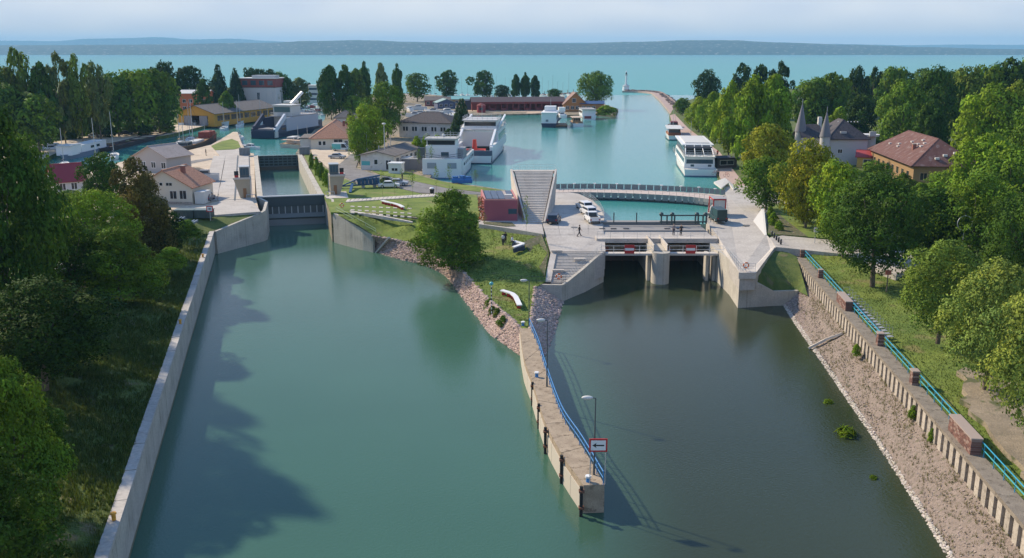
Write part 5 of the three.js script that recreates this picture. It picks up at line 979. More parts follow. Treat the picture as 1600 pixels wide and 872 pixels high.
[
  ['airy', F, 8, 228, 92, 66, 'olive', 'loose tall tree at the left picture edge behind the harbour car park'],
  ['airy', F, 42, 225, 74, 58, 'olive', 'tallest loose-crowned tree left of the harbour car park'],
  ['tall', F, 75, 226, 92, 52, 'deep', 'dark tall tree between two loose-crowned trees by the left harbour'],
  ['airy', F, 103, 224, 79, 50, 'grey', 'grey green feathery tall tree behind the white houseboat'],
  ['airy', F, 130, 224, 84, 44, 'olive', 'feathery tall tree right of the grey green one by the left quay'],
  ['airy', F, 158, 220, 91, 46, 'grey', 'thin topped bare looking tree left of the clipped broad crowns'],
  ['broad', F, 62, 238, 146, 74, 'mid', 'rounded mid green tree low behind the left foreground giant'],
  ['broad', F, 20, 238, 130, 80, 'deep', 'dark rounded tree behind the left foreground giant'],
  ['tall', F, 118, 216, 118, 60, 'deep', 'dark understorey tree behind the quay cars'],
  ['tall', F, 152, 214, 122, 56, 'deep', 'second dark understorey tree right of the small pruned trees'],
  ['broad', F, 186, 212, 110, 66, 'mid', 'left of the three broad linked crowns behind the quay cars'],
  ['broad', F, 218, 210, 105, 72, 'fresh', 'middle of the three broad linked crowns behind the quay cars'],
  ['broad', F, 250, 207, 106, 70, 'mid', 'right of the three broad linked crowns next to the coral house'],
  ['broad', F, 262, 178, 94, 46, 'dark', 'dark round tree rising behind the broad linked crowns'],
  ['broad', F, 300, 176, 101, 50, 'dark', 'dark broad tree behind the coral house'],
  ['conifer', F, 345, 180, 96, 34, 'spruce', 'taller dark conifer between the coral house and the red topped block'],
  ['conifer', F, 371, 176, 101, 27, 'spruce', 'narrow dark conifer just left of the red topped block'],
  ['tall', F, 320, 186, 122, 32, 'deep', 'small dark tree above the coral house roof'],
  ['tall', F, 356, 190, 138, 30, 'mid', 'small green tree between the yellow shed and the red topped block'],
  ['broad', F, 394, 160, 104, 28, 'dark', 'left of three dark rounded trees behind the red topped block'],
  ['broad', F, 409, 158, 106, 26, 'dark', 'middle of three dark rounded trees behind the red topped block'],
  ['broad', F, 424, 158, 107, 26, 'dark', 'right of three dark rounded trees behind the red topped block'],
  ['broad', F, 438, 150, 111, 22, 'mid', 'small light green crown behind the roof of the red topped block'],
  ['tall', F, 426, 174, 117, 32, 'grey', 'grey green tree covering the right side of the red topped block'],
  ['tall', F, 450, 173, 116, 32, 'deep', 'darker tree between the two grey green trees by the marina boats'],
  ['tall', F, 470, 172, 117, 34, 'grey', 'grey green tree right of the red topped block behind the marina boats'],
  ['column', F, 484, 150, 127, 10, 'dark', 'tiny pointed tree on the shore behind the marina boats'],
  ['column', F, 70, 216, 185, 24, 'olive', 'leftmost small pruned tree on the far quay', { group: 'small pruned trees on the far quay' }],
  ['column', F, 86, 216, 184, 18, 'olive', 'second small pruned tree on the far quay', { group: 'small pruned trees on the far quay' }],
  ['column', F, 99, 216, 178, 22, 'olive', 'tallest small pruned tree on the far quay', { group: 'small pruned trees on the far quay' }],
  ['column', F, 125, 215, 179, 28, 'olive', 'broadest small pruned tree on the far quay', { group: 'small pruned trees on the far quay' }],
  ['tall', F, 518, 186, 95, 40, 'deep', 'dark dense poplar at the left of the central poplar clump'],
  ['tall', F, 541, 185, 98, 38, 'deep', 'middle poplar of the central clump above the orange roof'],
  ['tall', F, 508, 184, 108, 22, 'grey', 'thin grey green poplar on the left flank of the central clump'],
  ['tall', F, 558, 184, 101, 34, 'olive', 'olive poplar at the right of the central clump'],
  ['column', F, 571, 176, 92, 22, 'deep', 'narrow pointed poplar right of the central clump'],
  ['column', F, 596, 160, 92, 19, 'grey', 'narrow pointed poplar rising behind the large round tree'],
  ['column', F, 622, 168, 96, 19, 'deep', 'narrow pointed poplar right of the large round tree'],
  ['broad', F, 552, 186, 148, 36, 'fresh', 'low fresh green tree under the central poplars'],
  ['broad', MD, 606, 214, 126, 58, 'mid', 'large round dark green tree behind the light green garden tree'],
  ['broad', MD, 578, 250, 160, 58, 'lime', 'light green garden tree beside the orange roofed house'],
  ['broad', MD, 562, 256, 186, 34, 'fresh', 'smaller bright tree at the corner of the grey roofed workshop'],
  ['broad', F, 652, 158, 113, 38, 'mid', 'round tree left of the dry docked boats'],
  ['airy', F, 700, 158, 109, 44, 'deep', 'open crowned tree above the teal boathouse'],
  ['airy', F, 755, 158, 108, 44, 'deep', 'open crowned tree left of the three columnar trees'],
  ['broad', F, 784, 157, 132, 26, 'dark', 'small dark tree behind the long red pavilion'],
  ['column', F, 806, 155, 112, 15, 'deep', 'left of three columnar trees behind the red pavilion', { group: 'columnar trees behind the red pavilion' }],
  ['column', F, 821, 155, 111, 16, 'deep', 'middle of three columnar trees behind the red pavilion', { group: 'columnar trees behind the red pavilion' }],
  ['column', F, 836, 156, 114, 16, 'dark', 'right of three columnar trees behind the red pavilion', { group: 'columnar trees behind the red pavilion' }],
  ['broad', F, 866, 158, 138, 22, 'deep', 'low dark tree at the right end of the red pavilion'],
  ['broad', MD, 931, 167, 110, 52, 'mid', 'single big round tree at the end of the harbour spit'],
  ['bush', F, 946, 180, 163, 30, 'fresh', 'bright green shrub on the very tip of the harbour spit'],
  ['bush', F, 958, 176, 168, 18, 'mid', 'low shrub beside the bright one on the spit tip'],
  ['conifer', F, 722, 218, 150, 34, 'spruce', 'tall dark spruce beside the long white house'],
  ['bush', F, 700, 222, 199, 20, 'dark', 'small dark evergreen left of the tall spruce'],
  ['conifer', F, 549, 216, 169, 24, 'grey', 'blue grey spruce behind the orange roofed house'],
  ['tall', F, 652, 250, 211, 24, 'lime', 'leftmost clipped lime green tree beside the ferry yard'],
  ['tall', F, 668, 251, 205, 26, 'fresh', 'middle clipped lime green tree beside the ferry yard'],
  ['tall', F, 684, 250, 206, 22, 'lime', 'right clipped lime green tree beside the ferry yard'],
  ['bush', N, 706, 414, 292, 116, 'mid', 'big round leafy bush tree at the tip of the pinkish stone embankment', { h: -1.5, name: 'leafy_tree', cat: 'tree' }],
  // right quay and wood
  ['broad', MD, 1102, 176, 107, 40, 'dark', 'dark round tree at the head of the quay row near the mole'],
  ['broad', F, 1066, 180, 152, 26, 'mid', 'smallest tree where the promenade meets the mole'],
  ['tall', MD, 1092, 206, 148, 46, 'lime', 'first poplar of the promenade row counted from the mole'],
  ['tall', MD, 1112, 222, 138, 52, 'fresh', 'second poplar of the promenade row counted from the mole'],
  ['tall', MD, 1138, 246, 122, 62, 'lime', 'third poplar of the promenade row behind the white ship'],
  ['tall', MD, 1172, 268, 110, 80, 'fresh', 'tall poplar of the promenade row nearest the plaza'],
  ['tall', MD, 1202, 262, 106, 74, 'fresh', 'broad poplar right of the tallest promenade poplar'],
  ['airy', F, 1158, 185, 98, 42, 'dark', 'left dark ragged crown rising behind the promenade poplars'],
  ['airy', F, 1186, 185, 97, 40, 'dark', 'middle dark ragged crown rising behind the promenade poplars'],
  ['airy', F, 1216, 185, 94, 40, 'dark', 'right dark ragged crown rising behind the promenade poplars'],
  ['broad', MD, 1198, 296, 190, 76, 'gold', 'golden olive tree in front of the promenade poplars'],
  ['broad', MD, 1196, 330, 243, 76, 'mid', 'multi stemmed green tree at the plaza edge behind the white triangle'],
  ['broad', MD, 1258, 358, 214, 84, 'gold', 'yellow green tree left of the white castle wall'],
  ['broad', MD, 1302, 378, 246, 76, 'lime', 'yellow green tree between the castle and the dark spreading tree'],
  ['broad', MD, 1255, 350, 275, 60, 'olive', 'low olive tree over the side path'],
  ['broad', N, 1364, 438, 268, 138, 'deep', 'dark spreading tree with a thick trunk on the right lawn'],
  ['broad', MD, 1317, 400, 286, 66, 'mid', 'tree on the footpath left of the dark spreading tree'],
  ['broad', F, 1262, 212, 122, 62, 'mid', 'rounded tree behind the castle towers'],
  ['broad', F, 1296, 212, 112, 58, 'mid', 'rounded tree behind the castle roof'],
  ['tall', F, 1310, 222, 162, 34, 'lime', 'small yellowish tree behind the castle roof'],
  ['airy', F, 1332, 195, 99, 38, 'dark', 'dark ragged tree against the lake right of the castle'],
  ['airy', F, 1361, 195, 103, 32, 'dark', 'thin dark tree against the lake next to the gap'],
  ['broad', F, 1345, 222, 145, 52, 'dark', 'dark tree in the gap behind the red roofed house'],
  ['broad', F, 1392, 200, 101, 52, 'mid', 'round crowned tree against the lake above the red roof'],
  ['broad', MD, 1408, 245, 122, 74, 'mid', 'wide tree directly behind the red roofed house'],
  ['broad', MD, 1452, 240, 100, 74, 'deep', 'high crown against the lake behind the red roof ridge'],
  ['tall', MD, 1448, 262, 150, 60, 'deep', 'dark tree right of the red roof ridge'],
  ['broad', MD, 1366, 300, 250, 52, 'mid', 'mid green tree before the long side of the weathered red roof'],
  ['tall', MD, 1408, 312, 268, 42, 'olive', 'slim olive tree before the near corner of the weathered red roof'],
  ['broad', MD, 1476, 322, 266, 60, 'fresh', 'fresh green tree before the gable side of the weathered red roof'],
  ['tall', MD, 1436, 330, 282, 44, 'mid', 'low tree right of the slim olive one below the weathered red roof'],
  ['broad', F, 1498, 225, 101, 66, 'olive', 'first high crown of the right wood against the lake'],
  ['broad', F, 1532, 225, 97, 62, 'mid', 'second high crown of the right wood against the lake'],
  ['broad', F, 1566, 225, 88, 66, 'deep', 'third high crown of the right wood against the hills'],
  ['broad', F, 1600, 225, 81, 70, 'mid', 'highest crown at the right picture edge'],
  ['broad', MD, 1532, 285, 128, 92, 'fresh', 'large fresh green crown right of the red roofed house'],
  ['broad', MD, 1572, 285, 122, 92, 'olive', 'large olive crown at the right edge of the wood'],
  ['broad', MD, 1604, 330, 150, 96, 'mid', 'crown at the right edge below the olive one'],
  ['broad', MD, 1530, 350, 205, 92, 'fresh', 'fresh green crown in front of the red roofed house gable'],
  ['broad', MD, 1578, 372, 226, 108, 'mid', 'wide crown in the middle of the right wood'],
  ['broad', MD, 1448, 420, 290, 96, 'deep', 'tree right of the dark spreading tree on the park road'],
  ['broad', N, 1520, 430, 268, 120, 'mid', 'broad crown above the hoop pole'],
  ['broad', N, 1600, 470, 300, 130, 'deep', 'dark crown at the right edge above the pale flowering trees'],
  ['broad', N, 1466, 528, 372, 128, 'pale', 'pale flowering tree at the lawn edge beside the metal stands'],
  ['broad', N, 1540, 600, 402, 150, 'blossom', 'pale flowering tree nearest the dirt track'],
  ['broad', N, 1625, 690, 430, 170, 'blossom', 'pale flowering tree cut by the right picture edge'],
  // left bank
  ['tall', N, 22, 520, 108, 172, 'deep', 'giant dark tree filling the left picture edge', { h: 2.2 }],
  ['broad', N, 66, 470, 205, 92, 'mid', 'brighter leafy tree at the foot of the giant left tree', { h: 2.2 }],
  ['broad', MD, 163, 330, 236, 66, 'deep', 'dark round tree between the red roof and the grey tiled house'],
  ['airy', MD, 215, 348, 244, 66, 'rust', 'brownish thin tree in front of the grey tiled house'],
  ['broad', N, 160, 420, 290, 118, 'fresh', 'fresh green tree in the middle of the left wood'],
  ['bush', N, 232, 400, 268, 96, 'rust', 'brown tinged thicket left of the small cream house', { name: 'shrub' }],
  ['bush', MD, 262, 392, 318, 60, 'dark', 'dark ivy covered shrub below the small cream house'],
  ['broad', N, 118, 460, 340, 110, 'deep', 'dark tree left of the fresh green tree above the grey hut roof', { h: 2 }],
  ['bush', N, 188, 462, 350, 118, 'mid', 'wide green shrub above the mown canal bank', { h: 1.8 }],
  ['broad', N, 70, 600, 432, 190, 'dark', 'very dark flat crowned tree in the left foreground', { h: 2.6 }],
  ['bush', N, 120, 560, 462, 84, 'deep', 'dark shrub on the bank beside the flat crowned tree', { h: 2.2 }],
  ['bush', N, 30, 790, 548, 150, 'mid', 'mid green bushy tree in the lower left corner', { h: 2.8 }],
  ['bush', N, -20, 900, 690, 200, 'deep', 'dark thicket cut by the lower left corner', { h: 2.8 }],
  ['bush', N, 72, 740, 610, 90, 'deep', 'dark thicket on the bank between the lower left bush and the canal wall', { h: 2.4 }],
  ['bush', MD, 268, 420, 385, 50, 'fresh', 'small bright shrub on the bank near the left wing wall', { h: 1.4 }],
  ['bush', MD, 292, 372, 342, 46, 'mid', 'low shrub beside the dark green skips', { h: 1.3 }],
  ['bush', MD, 110, 330, 296, 70, 'olive', 'olive shrub below the red roofed house in the left wood'],
].forEach((a) => tree(...a));
for (let i = 0; i < 16; i++) tree('bush', F, lerp(-10, 262, i / 15), 221 - i * 0.95 + 3 * Math.sin(i * 2.1), 200 - i * 0.8, 26, i % 3 ? 'deep' : 'mid', NTH[i] + ' undergrowth shrub under the tall trees of the far quay counted from the picture edge', { group: 'undergrowth of the far quay trees', h: 1.1 });
for (let i = 0; i < 16; i++) tree('bush', F, lerp(1236, 1600, i / 15), 236 + 16 * Math.sin(i * 1.9) + i, 206 + 14 * Math.sin(i * 1.9) + i, 40, i % 3 ? 'deep' : 'mid', NTH[i] + ' undergrowth shrub of the right wood behind the red roof counted from the castle', { group: 'undergrowth of the right wood' });
for (let i = 0; i < 10; i++) tree('broad', F, lerp(1280, 1640, i / 9), 180 + 8 * Math.sin(i * 2.7), 118 - i * 2 + 5 * Math.sin(i * 1.3), 50, i % 2 ? 'deep' : 'mid', NTH[i] + ' rear crown of the right wood along the lake shore counted from the castle', { group: 'rear crowns of the right wood' });
// large trees standing on the bank just outside the picture, whose shadows lie on the bank and the canal
[[-47, -44, 18, 13], [-41, -25, 17, 12]].forEach(([x, z, h, w], i) => tree('broad', N, 0, 0, 0, 0, 'deep', ['farther bank tree', 'nearer bank tree'][i] + ' standing on the left canal bank beyond the lower left picture edge', { at: V(x, 2.6, z), height: h, width: w, group: 'bank trees outside the picture' }));
const sapG = 'young trees planted on the park lawn';
[[598, 309, 262, 14, 'young tree left of the curved bench path'], [617, 305, 270, 13, 'young tree behind the curved bench'], [645, 310, 262, 16, 'young tree at the middle of the slab path'], [655, 268, 228, 12, 'slender young poplar in front of the long grey yard wall'], [674, 268, 222, 12, 'taller slender young poplar by the ferry stern'], [682, 302, 254, 14, 'young tree left of the ferry on the quay lawn'], [702, 298, 254, 14, 'young tree below the ferry stern'], [743, 293, 262, 13, 'young tree beside the blue tarpaulin'], [572, 314, 300, 8, 'tiny young tree by the lock path start'], [638, 335, 316, 12, 'small young tree right of the curved bench'], [822, 386, 300, 15, 'tall young tree between the pavilion and the planted slope'], [771, 396, 358, 12, 'young tree on the lawn below the pavilion'], [757, 362, 330, 10, 'young tree under the flowering climber'], [656, 362, 335, 12, 'young tree at the left side of the big bush'], [628, 282, 262, 9, 'very thin young tree by the asphalt road'], [519, 240, 226, 6, 'thin young tree on the yard edge']].forEach(([x, y, t, w, l]) => tree('sapling', '', x, y, t, w, 'fresh', l, { h: y > 340 ? (y > 380 ? -0.1 : 0.8) : 1.42, group: sapG }));
[[487, 264, 236, 9], [496, 274, 243, 12], [503, 282, 252, 12], [511, 292, 262, 13], [518, 300, 272, 13]].forEach(([x, y, t, w], i) => tree('bush', F, x, y, t, w, i % 2 ? 'fresh' : 'mid', ['first', 'second', 'third', 'fourth', 'fifth'][i] + ' shrub of the hedge line beside the lock chamber counted from the house', { h: 1.42, group: 'hedge shrubs beside the lock' }));
[[1208, 352, 330, 16, 'leafy shrub in the bed behind the white triangle'], [1218, 360, 343, 14, 'low shrub in the bed by the dark bollards'], [1203, 340, 322, 12, 'small shrub under the multi stemmed tree'], [1308, 490, 470, 16, 'weed tuft at the foot of the pile wall by the first brick block'], [1338, 556, 536, 14, 'weed tuft at the foot of the pile wall below the stands'], [1425, 655, 632, 14, 'green weed tuft halfway along the pile wall foot'], [1455, 690, 668, 12, 'small weed tuft along the pile wall foot']].forEach(([x, y, t, w, l]) => tree('bush', F, x, y, t, w, 'fresh', l, { h: x > 1300 ? -1.5 : 1.5 }));
[[738, 440, 424, 16], [752, 462, 444, 14], [742, 452, 438, 12], [765, 484, 464, 20], [778, 500, 480, 18], [786, 512, 492, 18], [770, 494, 476, 14]].forEach(([x, y, t, w], i) => tree('bush', F, x, y, t, w, i % 2 ? 'mid' : 'olive', NTH[i] + ' weedy shrub in the rubble of the grassy point counted from the round bush', { h: -3.0, group: 'weedy shrubs in the rubble' }));
[[1322, 680, 646, 44, 'fresh reed clump growing in the water below the right bank'], [1293, 630, 612, 22, 'small reed tuft in the water above the larger clump'], [1365, 748, 730, 18, 'lowest small reed tuft in the water by the right bank']].forEach(([x, y, t, w, l]) => tree('reed', '', x, y, t + 8, w * 0.8, 'fresh', l, { h: -4.05, name: 'reed_clump', cat: 'reeds' }));
// meadow grass on the banks
{
  const blade = new THREE.BufferGeometry(); const P = [], I = [];
  for (let i = 0; i < 5; i++) { const a = i * 1.26, c = Math.cos(a), s = Math.sin(a), b = P.length / 3; P.push(c * 0.02 - s * 0.03, 0, s * 0.02 + c * 0.03, c * 0.02 + s * 0.03, 0, s * 0.02 - c * 0.03, c * 0.16, 0.3 + 0.05 * i, s * 0.16); I.push(b, b + 1, b + 2); }
  blade.setAttribute('position', new THREE.Float32BufferAttribute(P, 3)); blade.setIndex(I); blade.setAttribute('normal', new THREE.Float32BufferAttribute(P.map((_, i) => (i % 3 === 1 ? 1 : 0)), 3));
  const tufts = (name, n, pick, colA, colB, s, seed) => {
    const m = new THREE.MeshPhysicalMaterial({ roughness: 0.95, side: THREE.DoubleSide, transmission: 0.3, thickness: 0, specularIntensity: 0.1 }), im = new THREE.InstancedMesh(blade, m, n), o = new THREE.Object3D(), r = rng(seed), c = new THREE.Color();
    for (let i = 0; i < n; i++) { const p = pick(r); o.position.copy(p); o.rotation.set(0, r() * 6.3, 0); o.scale.setScalar(s * (0.5 + r())); o.updateMatrix(); im.setMatrixAt(i, o.matrix); const k = r(), t = 0.7 + 0.6 * r(); c.setRGB(lerp(colA[0], colB[0], k) * t, lerp(colA[1], colB[1], k) * t, lerp(colA[2], colB[2], k) * t); im.setColorAt(i, c); }
    im.name = name; im.userData = { kind: 'stuff' }; scene.add(im);
  };
  tufts('bank_grass', 60000, (r) => { const k = Math.pow(r(), 0.7) * 1.25, d = 0.7 + r() * 16, p = off(wallA.clone().lerp(wallB, k), d, 0); p.y = leftBank.high(p.x, p.z) - 0.02; return p; }, [0.13, 0.22, 0.03], [0.27, 0.31, 0.07], 0.8, 71);
  tufts('lawn_grass', 26000, (r) => { const p = rw(r() * 1.06, 1.3 + r() * 13, 0); p.y = rightLawn.high(p.x, p.z) - 0.04; return p; }, [0.11, 0.17, 0.02], [0.19, 0.23, 0.05], 0.36, 72);
  tufts('stone_weeds', 3400, (r) => { for (;;) { const k = r() * 1.05, v = Math.pow(r(), 1.6) * 0.85, n = noise(k * 23, v * 4, 2); if (n < -0.05 && r() < 0.9) continue; const a = rw(k, -0.1, -1.45), f = along(A([[1216, 473, -4.3], [1272, 560, -4.3], [1322, 634, -4.3], [1392, 740, -4.3], [1470, 872, -4.3], [1560, 1030, -4.3]]))(clamp(k * 0.83, 0, 1)); return a.lerp(f, v); } }, [0.14, 0.18, 0.04], [0.36, 0.29, 0.16], 0.42, 74);
  const box = new THREE.Box3().setFromPoints(parkEdge);
  tufts('park_grass', 24000, (r) => { for (;;) { const x = lerp(box.min.x, box.max.x, r()), z = lerp(box.min.z, box.max.z, r()); if (inside(parkEdge, x, z)) return V(x, park.high(x, z) - 0.04, z); } }, [0.10, 0.16, 0.02], [0.18, 0.22, 0.04], 0.34, 73);
}

// =====================================================================
// BUILDINGS
// =====================================================================
// local frame of a building: origin at the front left foot, x along the front, -z into the depth
function house(name, label, A0, turn, w, d, wh, rh, o) {
  const t = thing(name, label, o.cat || 'house', A0, turn), e = o.eave ?? 0.45, W0 = o.wall || M.plaster, R0 = o.roof || M.terracotta;
  const wall = bag();
  if (o.open) { const [a, b, h] = o.open, k = 0.35; wall.box(0, -0.4, -d, k, wh, 0).box(w - k, -0.4, -d, w, wh, 0).box(k, -0.4, -d, w - k, wh, -d + k).box(k, -0.4, -d + k, w - k, 0.03, -k).box(k, wh - 0.1, -d + k, w - k, wh - 0.02, -k).box(k, -0.4, -k, a, wh, 0).box(b, -0.4, -k, w - k, wh, 0).box(a, h, -k, b, wh, 0); }
  else wall.box(0, -0.4, -d, w, wh, 0);
  if (o.type === 'gable') { wall.tri(V(0, wh, 0), V(w, wh, 0), V(w / 2, wh + rh, 0)); wall.tri(V(w, wh, -d), V(0, wh, -d), V(w / 2, wh + rh, -d)); }
  if (o.type === 'side') { wall.tri(V(w, wh, 0), V(w, wh, -d), V(w, wh + rh, -d / 2)); wall.tri(V(0, wh, -d), V(0, wh, 0), V(0, wh + rh, -d / 2)); }
  wall.to('wall', W0, t);
  const th = 0.16, slab = (q) => { const b = bag(), n = V().subVectors(q[1], q[0]).cross(V().subVectors(q[q.length - 1], q[0])).normalize().multiplyScalar(th), u = q.map((v) => v.clone().add(n)); if (q.length === 4) b.quad(...u); else b.tri(...u); if (q.length === 4) b.quad(q[3], q[2], q[1], q[0]); else b.tri(q[2], q[1], q[0]); q.forEach((v, i) => { const j = (i + 1) % q.length; b.quad(v, q[j], u[j], u[i]); }); return b; };
  const yE = wh - 0.02, k = rh / (w / 2);
  if (o.type === 'gable') {
    const y0 = yE - e * k;
    slab([V(-e, y0, e), V(w / 2, yE + rh, e), V(w / 2, yE + rh, -d - e), V(-e, y0, -d - e)]).to('roof', R0, t);
    slab([V(w / 2, yE + rh, e), V(w + e, y0, e), V(w + e, y0, -d - e), V(w / 2, yE + rh, -d - e)]).to('roof', R0, t);
    bag().bar(V(w / 2, yE + rh + th, e), V(w / 2, yE + rh + th, -d - e), 0.25, 0.14).to('ridge_cap', R0, t);
  } else if (o.type === 'side') {
    const y0 = yE - e * rh / (d / 2);
    slab([V(-e, y0, e), V(w + e, y0, e), V(w + e, yE + rh, -d / 2), V(-e, yE + rh, -d / 2)]).to('roof', R0, t);
    slab([V(-e, yE + rh, -d / 2), V(w + e, yE + rh, -d / 2), V(w + e, y0, -d - e), V(-e, y0, -d - e)]).to('roof', R0, t);
    bag().bar(V(-e, yE + rh + th, -d / 2), V(w + e, yE + rh + th, -d / 2), 0.25, 0.14).to('ridge_cap', R0, t);
  } else if (o.type === 'hip') {
    const long = d > w, s = Math.min(w, d) / 2, r0 = long ? V(w / 2, yE + rh, -s) : V(s, yE + rh, -d / 2), r1 = long ? V(w / 2, yE + rh, -d + s) : V(w - s, yE + rh, -d / 2);
    const a = V(-e, yE, e), b = V(w + e, yE, e), c = V(w + e, yE, -d - e), f = V(-e, yE, -d - e);
    if (long) { slab([a, b, r0]).to('roof', R0, t); slab([b, c, r1, r0]).to('roof', R0, t); slab([c, f, r1]).to('roof', R0, t); slab([f, a, r0, r1]).to('roof', R0, t); }
    else { slab([a, b, r1, r0]).to('roof', R0, t); slab([b, c, r1]).to('roof', R0, t); slab([c, f, r0, r1]).to('roof', R0, t); slab([f, a, r0]).to('roof', R0, t); }
    const rc = bag(); rc.bar(r0.clone().add(V(0, th, 0)), r1.clone().add(V(0, th, 0)), 0.25, 0.14); for (const [p, q] of [[a, r0], [b, long ? r0 : r1], [c, r1], [f, long ? r1 : r0]]) rc.bar(p.clone().add(V(0, th, 0)), q.clone().add(V(0, th, 0)), 0.22, 0.12); rc.to('ridge_cap', o.cap || R0, t);
  } else bag().box(-e, wh, -d - e, w + e, wh + 0.3, e).to('roof', R0, t);
  const fit = (name2, list, m, fr) => (list || []).forEach(([x, y, ww, hh, side]) => {
    const g = bag(), f = bag(), p = 0.05;
    if (side === 'r') { g.box(w + 0.02, y, -x - ww, w + p, y + hh, -x); f.box(w + 0.004, y - 0.1, -x - ww - 0.1, w + 0.03, y + hh + 0.1, -x + 0.1); if (ww > 0.8) f.box(w + p, y, -x - ww / 2 - 0.04, w + p + 0.02, y + hh, -x - ww / 2 + 0.04); }
    else if (side === 'l') { g.box(-p, y, -x - ww, -0.02, y + hh, -x); f.box(-0.03, y - 0.1, -x - ww - 0.1, -0.004, y + hh + 0.1, -x + 0.1); }
    else { g.box(x, y, 0.02, x + ww, y + hh, p); f.box(x - 0.1, y - 0.1, 0.004, x + ww + 0.1, y + hh + 0.1, 0.03); if (ww > 0.8) f.box(x + ww / 2 - 0.04, y, p, x + ww / 2 + 0.04, y + hh, p + 0.02); }
    const o2 = g.to(name2, m, t); f.to('frame', fr, o2);
  });
  fit('window', o.win, o.glass || M.glass, o.frame || M.white); fit('door', o.doors, o.doorMat || M.dark, o.frame || M.white);
  for (const [x, y, z, h] of o.chim || []) { const ch = bag().box(x - 0.35, y, z - 0.35, x + 0.35, y + h, z + 0.35).to('chimney', mat([0.30, 0.12, 0.085], 0.9), t); bag().box(x - 0.42, y + h, z - 0.42, x + 0.42, y + h + 0.12, z + 0.42).to('chimney_cap', M.concrete, ch); }
  return t;
}
const rows = (x0, y, ww, hh, n, step, side) => Array.from({ length: n }, (_, i) => [x0 + i * step, y, ww, hh, side]);
const wid = (a, b) => a.distanceTo(b);
{ // yellow boathouse
  const c = at(336, 196.5, 1), x = V(0.963, 0, 0.27), a = c.clone().addScaledVector(x, -16.5), t = house('boathouse', 'long yellow boathouse with a grey roof and a dark open gate by the left harbour', a, Math.atan2(-0.27, 0.963), 16.5, 46, 4.6, 2.9, { type: 'gable', wall: mat([0.60, 0.30, 0.045], 0.85), roof: M.greyRoof, cat: 'boathouse', frame: M.paleWood, eave: 0.7,
    win: [...rows(2, 1.7, 3.6, 1.9, 9, 4.8, 'r')], open: [3, 13.6, 3.7] });
  for (const [x, z] of [[3.1, 1], [9.9, 1]]) bag().box(x, 0, 0.02, x + 3.5, 3.6, 0.12).to('sliding_door', mat([0.3, 0.27, 0.27], 0.7), t);
}
house('house', 'coral orange house with a light roof beside the broad linked crowns', at(283, 184, 1), 0.05, 12, 10, topHeight(at(283, 184, 1), 146), 1.2, { type: 'side', wall: M.coral, roof: M.offWhite, win: [...rows(1.2, 3.2, 1.3, 1.5, 4, 2.7), ...rows(1.2, 6.4, 1.3, 1.3, 4, 2.7)] });
{ const p = at(377, 176, 1), h = topHeight(p, 137), h2 = topHeight(p, 123), t = house('tower_block', 'white block with a dark red upper storey and flat roof behind the yellow boathouse', p, -0.1, 17, 14, h, 0.3, { type: 'flat', roof: M.greyRoof, wall: mat([0.62, 0.60, 0.57], 0.85), cat: 'building', win: [...rows(8.2, 5, 1.2, 4.2, 1, 3), ...rows(2, 2, 1.4, 1.4, 2, 3)], eave: 0.05 });
  bag().box(-0.3, h + 0.3, -14.3, 17.3, h2, 0.3).to('upper_storey', mat([0.26, 0.07, 0.06], 0.8), t); for (let i = 0; i < 4; i++) bag().box(1.5 + i * 4, h + 1.2, 0.301, 4 + i * 4, h2 - 0.8, 0.33).to('window', M.blueGlass, t); bag().box(-0.6, h2, -14.6, 17.6, h2 + 0.35, 0.6).to('top_roof', M.offWhite, t); bag().box(5, h2 + 0.35, -9, 16, h2 + 1.5, -3).to('roof_plant', M.galv, t); }
house('shed', 'low brown roofed shed behind the boathouse end', at(424, 166, 1), -0.1, 14, 7, 2.6, 1.6, { type: 'side', roof: M.oldRoof, cat: 'shed', win: rows(2, 1, 1.2, 1, 3, 3.5) });
house('apartment_block', 'pale multi storey block on the shore behind the marina boats', at(482, 160, 1), 0, 12, 9, topHeight(at(482, 160, 1), 134), 0.4, { type: 'flat', roof: M.offWhite, cat: 'building', glass: M.blueGlass, win: [...rows(0.6, 1.2, 10.5, 1.2, 1, 1), ...rows(0.6, 4, 10.5, 1.2, 1, 1), ...rows(0.6, 6.8, 10.5, 1.2, 1, 1)] });
{ const a = at(486, 233, 1.3), b = at(549, 232, 1.3), w = wid(a, b); house('house', 'cream house with a big orange hipped roof by the ferry dock', a, yaw(a, b) - 0.06, w, 25, 2.9, 4.1, { type: 'hip', wall: M.cream, win: [[2.2, 1.1, 0.8, 1.1], [3.4, 1.1, 0.8, 1.1], [9.6, 1.0, 0.9, 1.3], [11, 1.0, 0.8, 1.3]], doors: [[6.6, 1.9, 2.4, 0.8]], chim: [[8.6, 5.5, -13, 1.6], [9.4, 5, -18, 1.6]], cap: mat([0.50, 0.27, 0.17], 0.8) });
  const t = house('annex', 'grey roofed low annex on the left of the orange roofed house', a.clone().add(V(-3.4, 0, -1.5)), yaw(a, b) - 0.06, 3.3, 13, 2.8, 1.4, { type: 'shed', cat: 'annex', roof: M.greyRoof, eave: 0.2 }); }
house('house', 'small grey roofed house behind the orange roofed house', at(523, 197, 1.2), 0.1, 8, 8, 3, 2.6, { type: 'hip', roof: M.greyRoof, win: rows(1, 1, 1, 1.1, 3, 2.4) });
house('boathouse', 'dark green roofed boathouse under the poplars', at(538, 187, 1.2), 0.2, 12, 8, 3, 2.2, { type: 'side', roof: mat([0.10, 0.15, 0.15], 0.7), cat: 'boathouse', win: rows(1, 1, 1, 1, 4, 2.6) });
